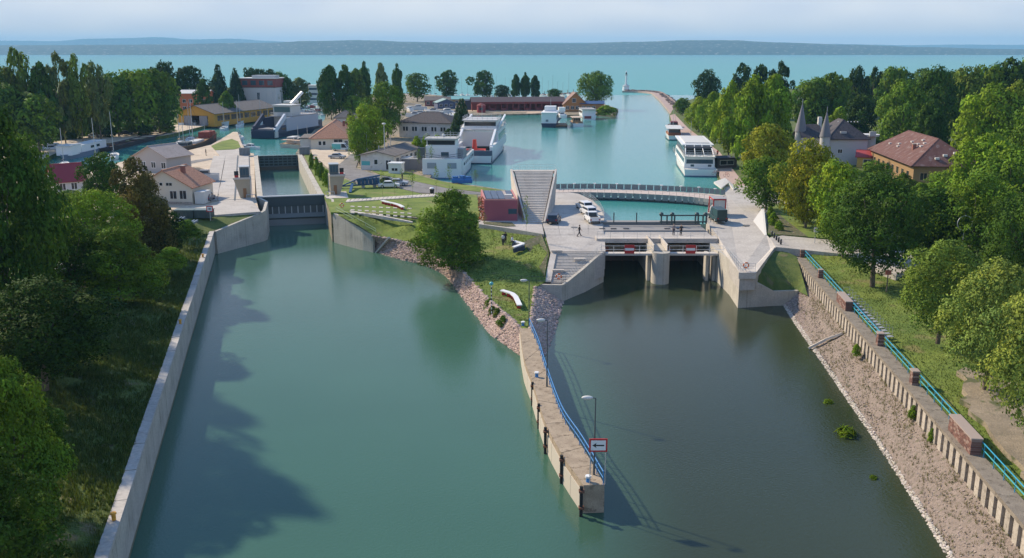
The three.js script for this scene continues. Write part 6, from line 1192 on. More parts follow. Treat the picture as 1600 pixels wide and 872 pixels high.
house('pavilion', 'dark red roofed pavilion glimpsed left of the big round tree', at(554, 180, 1.2), 0, 5.5, 5, 2.8, 2, { type: 'hip', roof: mat([0.33, 0.03, 0.04], 0.7), cat: 'pavilion', win: rows(0.6, 1, 1, 1, 3, 1.6) });
{ const a = at(624, 212, 1.3), b = at(705, 214, 1.3), w = wid(a, b), t = house('house', 'long white house with a dark hipped roof and pairs of windows', a, yaw(a, b), w, 13, 4.3, 3.2, { type: 'hip', roof: M.slate, frame: M.offWhite, win: [1.4, 2.4, 4.6, 5.6, 8.0, 9.0, 11.4, 12.4, 14.6, 15.6].map((x) => [x, 1.7, 0.72, 1.35]) }); }
{ const a = at(564, 264, 1.4), b = at(616, 264, 1.4), w = wid(a, b), t = house('workshop', 'white workshop with a low grey roof and a teal patch beside its window', a, yaw(a, b) - 0.2, w + 0.3, 21, 3.3, 0.9, { type: 'gable', roof: M.greyRoof, cat: 'workshop', eave: 0.6, win: [[3.4, 1.2, 0.8, 1.1], ...rows(2, 1.5, 1.6, 1.0, 5, 3.6, 'r')], doors: [[6.3, 0, 1.3, 2.2]] });
  bag().box(0.2, 0.9, 0.003, 2.3, 1.9, 0.012).to('painted_patch', M.teal, t); bag().box(w + 0.35, 0, -9, w + 2.4, 2.3, -5).to('lean_to', M.plaster, t); for (const z of [-6, -13]) bag().rod(V(2.5, 3.3, z), V(2.5, 5.0, z), 0.1).to('vent_pipe', M.galv, t); }
{ const a = at(628, 263, 1.4), b = at(690, 264, 1.4), t = thing('yard_wall', 'long grey yard wall with a white coping in front of the clipped trees', 'wall', a, yaw(a, b)), w = wid(a, b); for (let i = 0; i < 5; i++) bag().box(i * w / 5, -0.3, -0.3, (i + 1) * w / 5 - 0.04, 2.2, 0).to('wall_panel', mat([0.20, 0.195, 0.20], 0.85), t); bag().box(-0.1, 2.2, -0.4, w + 0.1, 2.4, 0.1).to('coping', M.offWhite, t); }
{ const a = at(607, 270, 1.42), b = at(626.5, 270.5, 1.42), w = wid(a, b), t = house('kiosk', 'small white kiosk with a flat roof in front of the workshop', a, yaw(a, b), w, 2.6, 2.0, 0.3, { type: 'flat', roof: M.white, wall: mat([0.7, 0.7, 0.68], 0.7), cat: 'kiosk', eave: 0.15, win: [[0.8, 0.5, 1.4, 0.6]] }); }
{ const a = at(217, 317, 1.35), b = at(305, 317, 1.35), w = wid(a, b), t = house('house', 'small cream house with an orange gable roof beside the lock quay', a, yaw(a, b) - 0.12, w, 9, 3.1, 2.9, { type: 'gable', wall: M.cream, roof: M.terracotta, win: [[w * 0.6, 0.9, 1.2, 1.4], [w * 0.78, 0.9, 1.2, 1.5], [w * 0.54, 3.3, 1.1, 0.5], [w * 0.42, 3.3, 0.5, 0.5]], chim: [[w * 0.66, 4.9, -4.5, 1.5]], frame: M.offWhite });
  bag().box(w * 0.4, -0.5, 0.01, w + 0.02, 0.35, 0.06).to('plinth', M.stone, t); bag().box(w + 0.4, 0, -3.2, w + 2.2, 2.2, -0.2).to('side_porch', M.offWhite, t); }
{ const a = at(212, 267, 1.3), b = at(268, 269, 1.3), w = wid(a, b); house('house', 'house with a pale brown grey tiled roof behind the thin brownish tree', a, yaw(a, b) - 0.15, w, 8, 3.6, 2.3, { type: 'gable', wall: mat([0.44, 0.40, 0.37], 0.9), roof: textured(T.plaster, 5, 0.9, 0, { color: new THREE.Color().setRGB(0.66, 0.56, 0.52), bumpMap: scaled(T.courses, 2.4), bumpScale: 0.03 }), win: rows(2, 1, 1.2, 1.3, 3, 3), eave: 0.6 }); }
{ const a = at(88, 304, 1.4), b = at(136, 300, 1.4); house('house', 'house with a dark red roof among the trees of the left wood', a, yaw(a, b), wid(a, b), 7, 2.6, 2.8, { type: 'side', roof: mat([0.27, 0.035, 0.045], 0.75), win: rows(0.8, 0.8, 1, 1.2, 3, 2.1) }); }
{ const a = at(77, 452, 2.4); house('hut', 'small hut with a flat grey metal roof among the left bank trees', a, 0.15, 3.2, 2.6, 2.0, 0.2, { type: 'flat', roof: mat([0.30, 0.31, 0.34], 0.6), wall: M.wood, cat: 'hut', win: [[0.6, 0.8, 0.8, 0.7]] }); }
for (const [x0, y0, x1, l] of [[272, 341, 303, 'dark green steel skip left of the wing wall lawn'], [304, 341, 331, 'second dark green steel skip next to the white navigation sign']]) { const a = at(x0, y0, 1.3), b = at(x1, y0, 1.3), w = wid(a, b), t = thing('steel_skip', l, 'skip', a, yaw(a, b)), m = mat([0.06, 0.085, 0.085], 0.6); bag().box(0, 0, -1.8, w - 0.1, 1.25, 0).to('body', m, t); bag().box(-0.05, 1.25, -1.9, w - 0.05, 1.4, 0.08).to('rim', mat([0.12, 0.17, 0.17], 0.5), t); for (let i = 0; i < 5; i++) bag().box(0.2 + i * (w - 0.6) / 4, 0.05, 0, 0.3 + i * (w - 0.6) / 4, 1.25, 0.07).to('rib', m, t); }
for (const [x0, y0, x1, y1, l] of [[268, 353, 284, 341, 'grey steel beam lying on the bank grass by the thicket'], [284, 358, 304, 346, 'blue grey steel beam lying on the bank grass below the skips']]) { const a = at(x0, y0, 1.5), b = at(x1, y1, 1.5), t = thing('steel_beam', l, 'beam'); for (const d of [0, 0.5]) bag().bar(a.clone().add(V(d, 0.15, 0)), b.clone().add(V(d, 0.15, 0)), 0.22, 0.3).to('girder', mat([0.2, 0.26, 0.34], 0.5, { metalness: 0.4 }), t); for (let i = 0; i < 4; i++) bag().bar(a.clone().lerp(b, i / 3).add(V(0, 0.1, 0)), a.clone().lerp(b, i / 3).add(V(0.5, 0.1, 0)), 0.15).to('cross_bar', M.galv, t); }
for (const [px, py, w, l] of [[374, 243, 2.8, 'dark grey equipment cabinet left of the far lock gate'], [468, 241.5, 2.8, 'grey slatted equipment cabinet right of the far lock gate']]) { const t = thing('equipment_cabinet', l, 'cabinet', at(px, py, 1.5), lockYaw); bag().box(0, 0, -2, w, 1.9, 0).to('body', M.greySteel, t); for (let i = 0; i < 8; i++) bag().box(0.1 + i * w / 8, 0.1, 0, 0.1 + (i + 0.55) * w / 8, 1.8, 0.05).to('slat', mat([0.24, 0.26, 0.28], 0.5), t); }
{ // castle villa
  const a = at(1291, 258, 1.2), b = at(1352, 258, 1.2), w = wid(a, b), wl = mat([0.56, 0.54, 0.53], 0.85), t = house('castle_villa', 'white castle-like villa with two grey cone topped towers and a dark roof', a, -0.03, w, 14, 6.3, 4.4, { type: 'hip', wall: wl, roof: M.slate, cat: 'villa', win: [[2.6, 3.0, 1.0, 0.9]] });
  const cone = (x, z, r, h, ch, m) => { const tw = bag(); tw.rod(V(x, -0.4, z), V(x, h, z), r, r, 20).to('tower', wl, t); const cn = bag(); cn.rod(V(x, h, z), V(x, h + ch, z), r * 1.16, 0.03, 20).to('cone_roof', m, t); bag().rod(V(x, h + ch - 0.1, z), V(x, h + ch + 1.0, z), 0.06).to('finial', M.galv, t); };
  const grey = mat([0.19, 0.185, 0.2], 0.6);
  cone(-0.9, 0.3, 1.2, 7.0, 6.3, grey); cone(-4.7, -8, 1.3, 7.6, 7.2, grey);
  bag().box(-4.7, -0.4, -13, -0.05, 6.2, -5).to('wing_wall', wl, t);
  { const r = bag(); r.quad(V(-5.4, 6.2, -4.6), V(0.2, 6.2, -4.6), V(0.2, 9.4, -9), V(-5.4, 9.4, -9)); r.quad(V(-5.4, 9.4, -9), V(0.2, 9.4, -9), V(0.2, 6.2, -13.4), V(-5.4, 6.2, -13.4)); r.to('wing_roof', M.slate, t); }
  for (const x of [3.2, 10.4]) bag().box(x, 7.0, -1.6, x + 1.5, 8.2, -1.0).to('roof_window', mat([0.5, 0.52, 0.5], 0.2), t);
  for (let i = 0; i < 7; i++) bag().ball(V(4 + i * 0.8, 10.2, -6.0), 0.17).to('vent_cap', M.offWhite, t);
  bag().rod(V(w + 1.6, -0.4, -4), V(w + 1.6, 6.8, -4), 1.7, 1.7, 18).to('round_turret', wl, t); bag().rod(V(w + 1.6, 6.8, -4), V(w + 1.6, 7.3, -4), 2.4, 2.5, 18).to('turret_roof', M.offWhite, t); bag().box(-0.2, 8, -9.6, 0.7, 11.2, -8.6).to('chimney', M.offWhite, t);
}
{ const n = at(1425, 293, 1.2), t = house('house', 'large house with a weathered red brown hipped roof among the right wood', n, Math.atan2(-0.116, 0.993), 12.5, 34, 4.4, 5.0, { type: 'hip', wall: mat([0.30, 0.19, 0.09], 0.85), roof: textured(T.oldRoof, 9, 0.85, 0, { color: new THREE.Color().setRGB(0.42, 0.36, 0.38), bumpMap: scaled(T.courses, 2.4), bumpScale: 0.03 }), eave: 0.8, win: [...rows(1.4, 1.6, 1.3, 1.4, 4, 2.9), ...rows(3, 1.6, 1.6, 1.4, 8, 3.8, 'l')], chim: [[2.6, 6.2, -10, 1.8]], frame: M.paleWood });
  const r = rng(8); for (let i = 0; i < 9; i++) { const x = 1.4 + r() * 4.4, z = -7 - r() * 20, y = 4.5 + (x + 0.8) * 5 / 7; bag().box(x - 0.35, y - 0.1, z - 0.5, x + 0.35, y + 0.22, z + 0.5).to('roof_patch', mat([0.50, 0.46, 0.44], 0.8), t); }
  for (const [x, z] of [[6.4, -1.6], [8.6, -2.2], [4.6, -0.8]]) bag().box(x - 0.4, 4.6 + (-z + 0.8) * 0.72, z - 0.3, x + 0.4, 5.0 + (-z + 0.8) * 0.72, z + 0.3).to('skylight', M.offWhite, t); }
house('stall', 'small stall with a red awning and yellow wall beside the weathered red roof', at(1338, 262, 1.2), -0.4, 5, 4, 2.8, 1.2, { type: 'side', roof: mat([0.42, 0.06, 0.06], 0.7), wall: mat([0.6, 0.42, 0.12], 0.8), cat: 'stall', doors: [[1.5, 0, 2, 2]] });
{ // long red beach pavilion on the spit
  const a = at(738, 173, 1.2), b = at(882, 172, 1.2), w = wid(a, b), t = thing('beach_pavilion', 'long low red timber pavilion with a dark roof on the harbour beach', 'pavilion', a, yaw(a, b)), red = mat([0.21, 0.045, 0.04], 0.8);
  bag().box(0, 0, -9, w, 4.2, -5).to('back_wall', red, t);
  { const r = bag(); r.quad(V(-0.6, 4.1, 0.6), V(w + 0.6, 4.1, 0.6), V(w + 0.6, 6.2, -5), V(-0.6, 6.2, -5)).quad(V(-0.6, 6.2, -5), V(w + 0.6, 6.2, -5), V(w + 0.6, 4.1, -10), V(-0.6, 4.1, -10)); r.to('roof', mat([0.085, 0.06, 0.065], 0.8), t); }
  bag().box(-0.6, 3.1, 0.3, w + 0.6, 4.05, 0.6).to('fascia', red, t);
  for (let i = 0; i <= 16; i++) bag().box(i * w / 16 - 0.25, 0, 0.1, i * w / 16 + 0.25, 3.1, 0.5).to('post', red, t);
  for (let i = 0; i < 16; i++) if (i % 2) bag().box(i * w / 16 + 0.4, 0, 0.2, (i + 1) * w / 16 - 0.4, 1.1, 0.4).to('counter', red, t);
  const k = thing('beach_booth', 'dark red booth standing on the harbour beach in front of the pavilion', 'booth', at(745, 176.5, 0.9)); bag().rod(V(2, 0, -2), V(2, 3.4, -2), 2.1, 2.1, 10).to('booth_wall', mat([0.30, 0.04, 0.045], 0.7), k); bag().rod(V(2, 3.4, -2), V(2, 4.4, -2), 2.4, 0.3, 10).to('booth_roof', red, k); bag().box(1.2, 1.2, 0.05, 2.8, 2.4, 0.12).to('hatch', M.dark, k);
}
house('house', 'brown roofed timber house with a gable at the end of the harbour spit', at(881, 174, 1), 0.05, 11, 11, 3.4, 5.2, { type: 'gable', roof: textured(T.oldRoof, 6, 0.9, 0, { color: new THREE.Color().setRGB(0.8, 0.95, 1) }), wall: mat([0.42, 0.19, 0.06], 0.85), win: [[4, 4.2, 1.6, 1.8], ...rows(1, 1, 1.4, 1.4, 4, 2.4)], chim: [[7, 5, -5, 2.6]] });
house('shed', 'timber shed with a blue sheet roof under the single big round tree', at(907, 174, 1), -0.05, 11, 7, 3.6, 1.0, { type: 'side', roof: mat([0.04, 0.09, 0.2], 0.6), wall: mat([0.4, 0.2, 0.08], 0.85), cat: 'shed', doors: [[5.5, 0, 1.4, 2.4]], win: rows(0.8, 1.2, 1.4, 1.2, 2, 2.2) });
house('boathouse', 'long boathouse with a teal sheet roof behind the dry docked boats', at(700, 164, 1), 0.05, 16, 9, 3, 1.4, { type: 'side', roof: mat([0.20, 0.42, 0.40], 0.6), wall: mat([0.45, 0.30, 0.12], 0.85), cat: 'boathouse', win: rows(1, 1, 1.4, 1.2, 5, 3) });
house('boathouse', 'boathouse with a grey roof left of the teal roofed boathouse', at(664, 166, 1), 0.05, 13, 9, 3, 1.6, { type: 'side', roof: M.greyRoof, wall: mat([0.25, 0.08, 0.07], 0.85), cat: 'boathouse', win: rows(1, 1, 1.4, 1.2, 4, 3) });
house('boathouse', 'boathouse with a faded teal roof nearest the big spruce', at(684, 170, 1), 0.3, 9, 8, 3, 1.6, { type: 'gable', roof: mat([0.24, 0.36, 0.35], 0.6), wall: mat([0.10, 0.12, 0.2], 0.85), cat: 'boathouse', win: rows(1, 1, 1.4, 1.2, 3, 2.6) });
house('hall', 'low hall with a dark blue sheet wall left of the beach pavilion', at(727, 171, 1.2), 0, 4.4, 7, 4, 0.8, { type: 'flat', roof: M.navy, wall: M.navy, cat: 'hall' });
house('stall', 'dark awning stall on the promenade behind the white ship', at(1121, 263, 1.3), 0.3, 5.2, 4, 2.2, 0.3, { type: 'flat', roof: mat([0.05, 0.05, 0.07], 0.7), wall: mat([0.09, 0.075, 0.08], 0.8), cat: 'stall', eave: 0.4, win: [[0.7, 0.8, 3.6, 1]] });
{ // mole with lighthouse
  const pts = A([[1062, 178, 1.2], [1050, 165, 1.2], [1034, 150, 1.2], [1021, 143.6, 1.2], [1000, 142, 1.2], [974, 141.5, 1.2]]), t = thing('harbour_mole', 'long stone harbour mole bending out into the lake', 'mole'), c = along(pts), n = 14;
  for (let i = 0; i < n; i++) { const p = c(i / n), q = c((i + 1) / n - 0.002); bag().bar(p.setY(-0.4), q.setY(-0.4), 7, 3.0).to('mole_section', mat([0.40, 0.30, 0.26], 0.9), t); const d = q.clone().sub(p).normalize(), s = V(-d.z, 0, d.x).multiplyScalar(3.1); bag().bar(p.clone().add(s).setY(1.4), q.clone().add(s).setY(1.4), 0.7, 0.8).to('parapet', mat([0.26, 0.2, 0.18], 0.9), t); }
  stones(t, c, (u) => c(u).add(V(5.5, -1.6, 3)), 0, 0, 500, 1.2, 61, mat([0.13, 0.10, 0.09], 0.95));
  const l = thing('lighthouse', 'slim white harbour light tower at the end of the mole', 'lighthouse', at(978, 141, 1.2)); bag().rod(V(0, 0, 0), V(0, 3.2, 0), 2.6, 2.3, 14).to('base_house', M.white, l); bag().rod(V(0, 3.2, 0), V(0, 4.4, 0), 2.7, 0.6, 14).to('base_roof', M.galv, l); bag().rod(V(0, 4.2, 0), V(0, 10.5, 0), 0.8, 0.6, 12).to('tower', M.white, l); bag().rod(V(0, 10.5, 0), V(0, 11.3, 0), 1.1, 1.1, 12).to('gallery', M.offWhite, l); bag().rod(V(0, 11.3, 0), V(0, 12.8, 0), 0.55, 0.5, 10).to('lantern', M.glass, l); bag().rod(V(0, 12.8, 0), V(0, 14, 0), 0.65, 0.08, 10).to('cap', M.white, l); }
{ // gravel heap
  const g = new THREE.SphereGeometry(1, 20, 10, 0, 6.283, 0, 1.57), P = g.attributes.position; for (let i = 0; i < P.count; i++) { const x = P.getX(i), y = P.getY(i), z = P.getZ(i), k = 1 + 0.25 * noise(x * 2, y * 2, z * 2); P.setXYZ(i, x * 3.4 * k, y * 1.7 * k * (1 - 0.35 * (x * x + z * z)), z * 2.8 * k); } g.computeVertexNormals();
  const m = bag().add(g).to('gravel_heap', mat([0.22, 0.17, 0.12], 0.95)); m.position.copy(at(303, 273, 1.33)); tag(m, 'heap of brown gravel on the sandy lot by the lock quay', 'heap'); }

// =====================================================================
// BOATS
// =====================================================================
// hull: bow at -z, stern at +z, waterline at y = 0
function hullGeo(L, B, up, o = {}) {
  const n = 14, g = bag(), sec = [], sh = o.sheer ?? 0.25, st = o.stern ?? 0.85, draft = 0.5;
  for (let i = 0; i <= n; i++) {
    const k = i / n, w = B / 2 * (k < 0.42 ? Math.pow(Math.sin(Math.PI / 2 * k / 0.42), o.bow ?? 0.75) : lerp(1, st, smooth(k, 0.55, 1))), y = up * (1 + sh * Math.pow(1 - k, 2) * 1.6 + (o.aft ?? 0) * k * k * k), z = -L / 2 + k * L;
    sec.push([V(-w * (o.flare ?? 0.82), -draft, z + (1 - k) * L * 0.04), V(-w, y, z), V(w, y, z), V(w * (o.flare ?? 0.82), -draft, z + (1 - k) * L * 0.04)]);
  }
  const deck = bag();
  for (let i = 0; i < n; i++) { const a = sec[i], b = sec[i + 1]; g.quad(a[0], b[0], b[1], a[1]); g.quad(a[2], b[2], b[3], a[3]); const d = (v) => v.clone().add(V(0, -(o.well ?? 0.12), 0)); deck.quad(d(a[1]), d(b[1]), d(b[2]), d(a[2])); }
  const e = sec[n]; g.quad(e[0], e[3], e[2], e[1]);
  const rim = bag(); for (let i = 0; i < n; i++) { rim.bar(sec[i][1], sec[i + 1][1], 0.1, 0.1); rim.bar(sec[i][2], sec[i + 1][2], 0.1, 0.1); }
  return { hull: g, deck, rim };
}
function boat(name, label, cat, p, turn, L, B, up, hm, dm, o = {}) {
  const t = thing(name, label, cat, p, turn, o.group), h = hullGeo(L, B, up, o);
  h.hull.to('hull', hm, t); h.deck.to('deck', dm, t); h.rim.to('gunwale', o.rim || hm, t);
  if (o.band) { const b = hullGeo(L * 1.004, B * 1.012, 0.28, { ...o, sheer: 0 }); b.hull.to('waterline_band', o.band, t); }
  return t;
}
const cabinOn = (t, x0, x1, y0, y1, z0, z1, m, win = M.glass, name = 'cabin', k = 0.12) => {   // tapered house with window bands
  const h = y1 - y0, q = (y, s) => [V(x0 + s, y, z1 - s), V(x1 - s, y, z1 - s), V(x1 - s, y, z0 + s * 2), V(x0 + s, y, z0 + s * 2)], a = q(y0, 0), b = q(y1, h * k), g = bag();
  for (let i = 0; i < 4; i++) { const j = (i + 1) % 4; g.quad(a[i], a[j], b[j], b[i]); } g.poly(b);
  const c = g.to(name, m, t), w = bag(), lo = q(y0 + h * 0.42, h * k * 0.42 - 0.02), hi = q(y0 + h * 0.8, h * k * 0.8 - 0.02);
  for (let i = 0; i < 4; i++) { const j = (i + 1) % 4, f = (v, u, s) => v.clone().lerp(u, s); bag().quad(f(lo[i], lo[j], 0.06), f(lo[j], lo[i], 0.06), f(hi[j], hi[i], 0.06), f(hi[i], hi[j], 0.06)).to('window', win, c); }
  return c;
};
const mastOn = (t, x, y, z, h, r = 0.08, boom = 0) => { bag().rod(V(x, y, z), V(x, y + h, z), r, r * 0.6, 6).to('mast', M.galv, t); if (boom) bag().rod(V(x, y + 1, z), V(x, y + 1.05, z + boom), r * 0.9, r * 0.9, 6).to('boom', M.galv, t); };
function deckRail(t, x0, x1, z0, z1, y, h = 1) { const b = bag(), c = [V(x0, y, z0), V(x1, y, z0), V(x1, y, z1), V(x0, y, z1)]; for (let i = 0; i < 4; i++) { const p = c[i], q = c[(i + 1) % 4]; for (const k of [0.5, 1]) b.rod(p.clone().add(V(0, h * k, 0)), q.clone().add(V(0, h * k, 0)), 0.035, 0.035, 4); for (const v of dense([p, q], 1.5, false)) b.rod(v, v.clone().add(V(0, h, 0)), 0.035, 0.035, 4); } b.to('deck_railing', M.galv, t); }
// white excursion ship at the right quay
{
  const p = at(1095, 254, 0); p.z = -238; p.x = 46.3; const B = 7.8, t = boat('excursion_ship', 'large white excursion ship moored stern first along the right promenade', 'ship', p, -0.1, 42, B, 1.7, M.white, M.offWhite, { sheer: 0.4, stern: 0.97, band: mat([0.10, 0.16, 0.24], 0.4), flare: 0.93 });
  cabinOn(t, -3.6, 3.6, 1.6, 4.2, -13, 17.5, M.white, M.blueGlass, 'lower_saloon', 0.05); cabinOn(t, -3.3, 3.3, 4.21, 6.3, -12, 13.5, mat([0.10, 0.10, 0.11], 0.4), M.glass, 'upper_saloon', 0.04);
  bag().add(new THREE.BoxGeometry(7.6, 0.25, 25)).to('sun_roof', M.white, t).position.set(0, 6.55, -0.5); bag().box(-3.7, 4.2, 13.5, 3.7, 4.4, 18).to('aft_deck', M.offWhite, t); bag().box(-2.9, 6.68, -10, 2.9, 6.9, 9).to('roof_panel', M.offWhite, t);
  for (const s of [-1, 1]) { bag().rod(V(s * 3.4, 4.4, 17.6), V(s * 3.0, 6.5, 12), 0.12).to('strut', M.white, t); bag().rod(V(s * 1.1, 4.4, 17.6), V(s * 0.9, 6.5, 12), 0.1).to('strut', M.white, t); }
  bag().box(-3.7, 4.95, 17.75, 3.7, 5.05, 17.85).to('aft_rail', M.galv, t); for (let i = 0; i < 9; i++) bag().rod(V(-3.6 + i * 0.9, 4.4, 17.8), V(-3.6 + i * 0.9, 5, 17.8), 0.04).to('rail_post', M.galv, t);
  deckRail(t, -3.7, 3.7, -20, -13.2, 1.9); deckRail(t, -3.75, 3.75, 13.6, 18.4, 4.4);
  mastOn(t, 0, 6.7, -9, 4.2); for (const x of [-2, 2]) bag().box(x - 0.4, 2.4, 20.96, x + 0.4, 2.9, 21.02).to('stern_port', M.blueGlass, t);
}
{ let p = at(1062, 219, 0), t = boat('passenger_boat', 'small white passenger boat with a wooden saloon behind the big excursion ship', 'boat', p.add(V(-0.6, 0, -9)), -0.12, 20, 5.2, 1.5, M.white, M.paleWood, { stern: 0.8, band: M.navy }); cabinOn(t, -2.1, 2.1, 1.4, 3.6, -6, 7.5, mat([0.30, 0.12, 0.07], 0.7), M.glass); bag().box(-2.6, 3.6, -7, 2.6, 3.78, 9.5).to('awning', M.offWhite, t); mastOn(t, 0, 3.7, -5, 3);
  p = at(1050, 205, 0); t = boat('work_boat', 'dark red work boat ahead of the small passenger boat', 'boat', p.add(V(1.5, 0, -6)), -0.12, 15, 4.4, 1.4, mat([0.16, 0.03, 0.03], 0.6), M.wood, { stern: 0.85 }); cabinOn(t, -1.5, 1.5, 1.3, 3.4, 0, 5.5, mat([0.2, 0.05, 0.05], 0.6)); mastOn(t, 0, 1.3, -3, 6); mastOn(t, 0.5, 1.3, 3, 5); }
// ferries in the middle basin
function ferry(label, p, turn, L, B, hm, o) {
  const t = boat('car_ferry', label, 'ferry', p, turn, L, B, 2.1, hm, mat([0.22, 0.23, 0.24], 0.8), { sheer: 0, stern: 0.97, bow: 0.35, flare: 0.96, band: o.band, well: 0.5 });
  for (const s of [-1, 1]) { const x = s * (B / 2 - 0.55); bag().box(Math.min(x, x + s * 0.5), 1.6, -L * 0.36, Math.max(x, x + s * 0.5), 4.1, L * 0.47).to('bulwark', o.side || M.white, t); for (let i = 0; i < 6; i++) bag().box(x + s * 0.5 - 0.02, 2.6, -L * 0.3 + i * L * 0.12, x + s * 0.5 + 0.03, 3.3, -L * 0.3 + i * L * 0.12 + L * 0.07).to('side_window', M.glass, t); }
  return t;
}
{
  const L = 32, p = V(-15.2, 0, -214.5 - L / 2 + 1), t = ferry('white car ferry with its stern towards the quay lawn and a blue tinted bulwark', p, -0.06, L, 9.4, M.white, { band: mat([0.10, 0.17, 0.28], 0.4) });
  bag().box(-4.5, 0.6, 15.2, 4.5, 4.6, 15.9).to('stern_ramp', M.white, t); for (const x of [-3.4, 1.3]) bag().box(x, 2.4, 15.9, x + 2.1, 3.7, 15.98).to('ramp_window', mat([0.30, 0.33, 0.37], 0.3), t); bag().box(-4.3, 0.5, 15.9, -0.6, 1.1, 15.97).to('ramp_panel', mat([0.20, 0.27, 0.36], 0.4), t); bag().box(0.8, 0.5, 15.9, 4.3, 1.1, 15.97).to('ramp_panel', mat([0.20, 0.27, 0.36], 0.4), t);
  bag().box(-4.2, 2, 6, 3.0, 7.3, 12.4).to('deck_house', M.white, t); bag().box(-4.0, 7.3, 6.4, 2.8, 8.6, 12).to('wheelhouse', M.white, t); bag().box(-3.8, 7.45, 11.9, 2.6, 8.45, 12.06).to('wheelhouse_window', M.glass, t); bag().box(-4.4, 8.6, 6, 3.2, 8.95, 12.6).to('wheelhouse_roof', mat([0.42, 0.42, 0.40], 0.8), t);
  bag().box(-0.6, 4.7, 12.4, 1.2, 5.8, 12.5).to('stern_window', M.blueGlass, t); bag().box(3.0, 4, 4, 4.4, 6.3, 10).to('side_house', mat([0.30, 0.30, 0.31], 0.6), t); bag().box(-6, 4.1, 12.41, -4.3, 6.9, 13).to('mast_platform', M.greySteel, t);
  { const r = bag(); for (const y of [5.2, 5.7]) r.rod(V(-4.4, y, 13.8), V(0, y - 0.6, 14.6), 0.05).rod(V(0, y - 0.6, 14.6), V(4.2, y, 13.8), 0.05); r.to('handrail', M.greySteel, t); }
  deckRail(t, -4.4, 3.1, 6.1, 12.5, 8.95, 0.9); deckRail(t, -4.6, 4.6, -8, 14.6, 4.1, 1);
  mastOn(t, -2.6, 8.9, 9, 2.6); mastOn(t, 1.2, 8.9, 9, 1.6); bag().ball(V(-0.5, 9.3, 8), 0.4).to('radar', M.offWhite, t);
}
{
  const L = 54, p = V(-8.4, 0, -243 - L / 2), t = ferry('long white car ferry with red lifeboats on its upper deck', p, -0.075, L, 10.5, M.white, { band: mat([0.03, 0.05, 0.09], 0.5) });
  bag().box(-5.2, 0.4, 26, 5.2, 3.4, 26.8).to('stern_ramp', mat([0.10, 0.12, 0.16], 0.6), t);
  for (const s of [-1, 1]) { bag().box(s * 4.9 - 0.35, 2, -16, s * 4.9 + 0.35, 7.2, 10).to('side_house', M.white, t); bag().box(s * 4.9 - 0.37, 4.2, -14, s * 4.9 + 0.37, 6.2, 8).to('side_window', M.glass, t); bag().bar(V(s * 4.6, 4.2, 24), V(s * 4.6, 7.6, 9), 0.6, 0.9).to('slanted_arch', M.white, t); bag().box(s * 4.9 - 0.4, 2, 10, s * 4.9 + 0.4, 4.3, 26).to('aft_bulwark', M.white, t); }
  bag().box(-5.4, 7.2, -17, 5.4, 7.5, 10).to('upper_deck', M.offWhite, t); bag().box(-4.6, 7.5, -4, 4.6, 9.8, 7).to('bridge_house', M.white, t); bag().box(-4.4, 8.3, 7, 4.4, 9.4, 7.06).to('bridge_window', M.glass, t); bag().box(-5, 9.8, -5, 5, 10.0, 8).to('bridge_roof', mat([0.45, 0.46, 0.46], 0.7), t);
  for (const x of [-2.7, 2.2]) bag().ball(V(x, 8.9, -12), 1.0, 1.9, 0.75, 1.3, 12).to('lifeboat', mat([0.62, 0.06, 0.04], 0.5), t); bag().box(-5.2, 7.5, -15, 5.2, 7.9, -9).to('lifeboat_deck', M.white, t);
  for (const s of [-1, 1]) bag().bar(V(s * 5.1, 7.6, 8), V(s * 5.1, 9.9, -16), 0.5, 0.5).to('roof_arch', M.white, t);
  deckRail(t, -5.3, 5.3, -16.8, 9.8, 7.5); deckRail(t, -4.9, 4.9, -4.8, 7.8, 10, 0.9);
  bag().box(-2.6, 1.7, 17, 2.6, 3, 20).to('red_winch', mat([0.58, 0.05, 0.03], 0.5), t); bag().rod(V(-0.3, 3, 18.5), V(-0.3, 5.6, 18.5), 0.7, 0.5, 10).to('red_capstan', mat([0.58, 0.05, 0.03], 0.5), t); bag().box(-4.6, 3.0, 10.2, 4.6, 7.1, 10.4).to('bulkhead', M.offWhite, t); bag().box(-4.9, 7.6, 10, 4.9, 8.0, 10.3).to('cross_beam', M.white, t); mastOn(t, 0, 9.9, 2, 4);
}
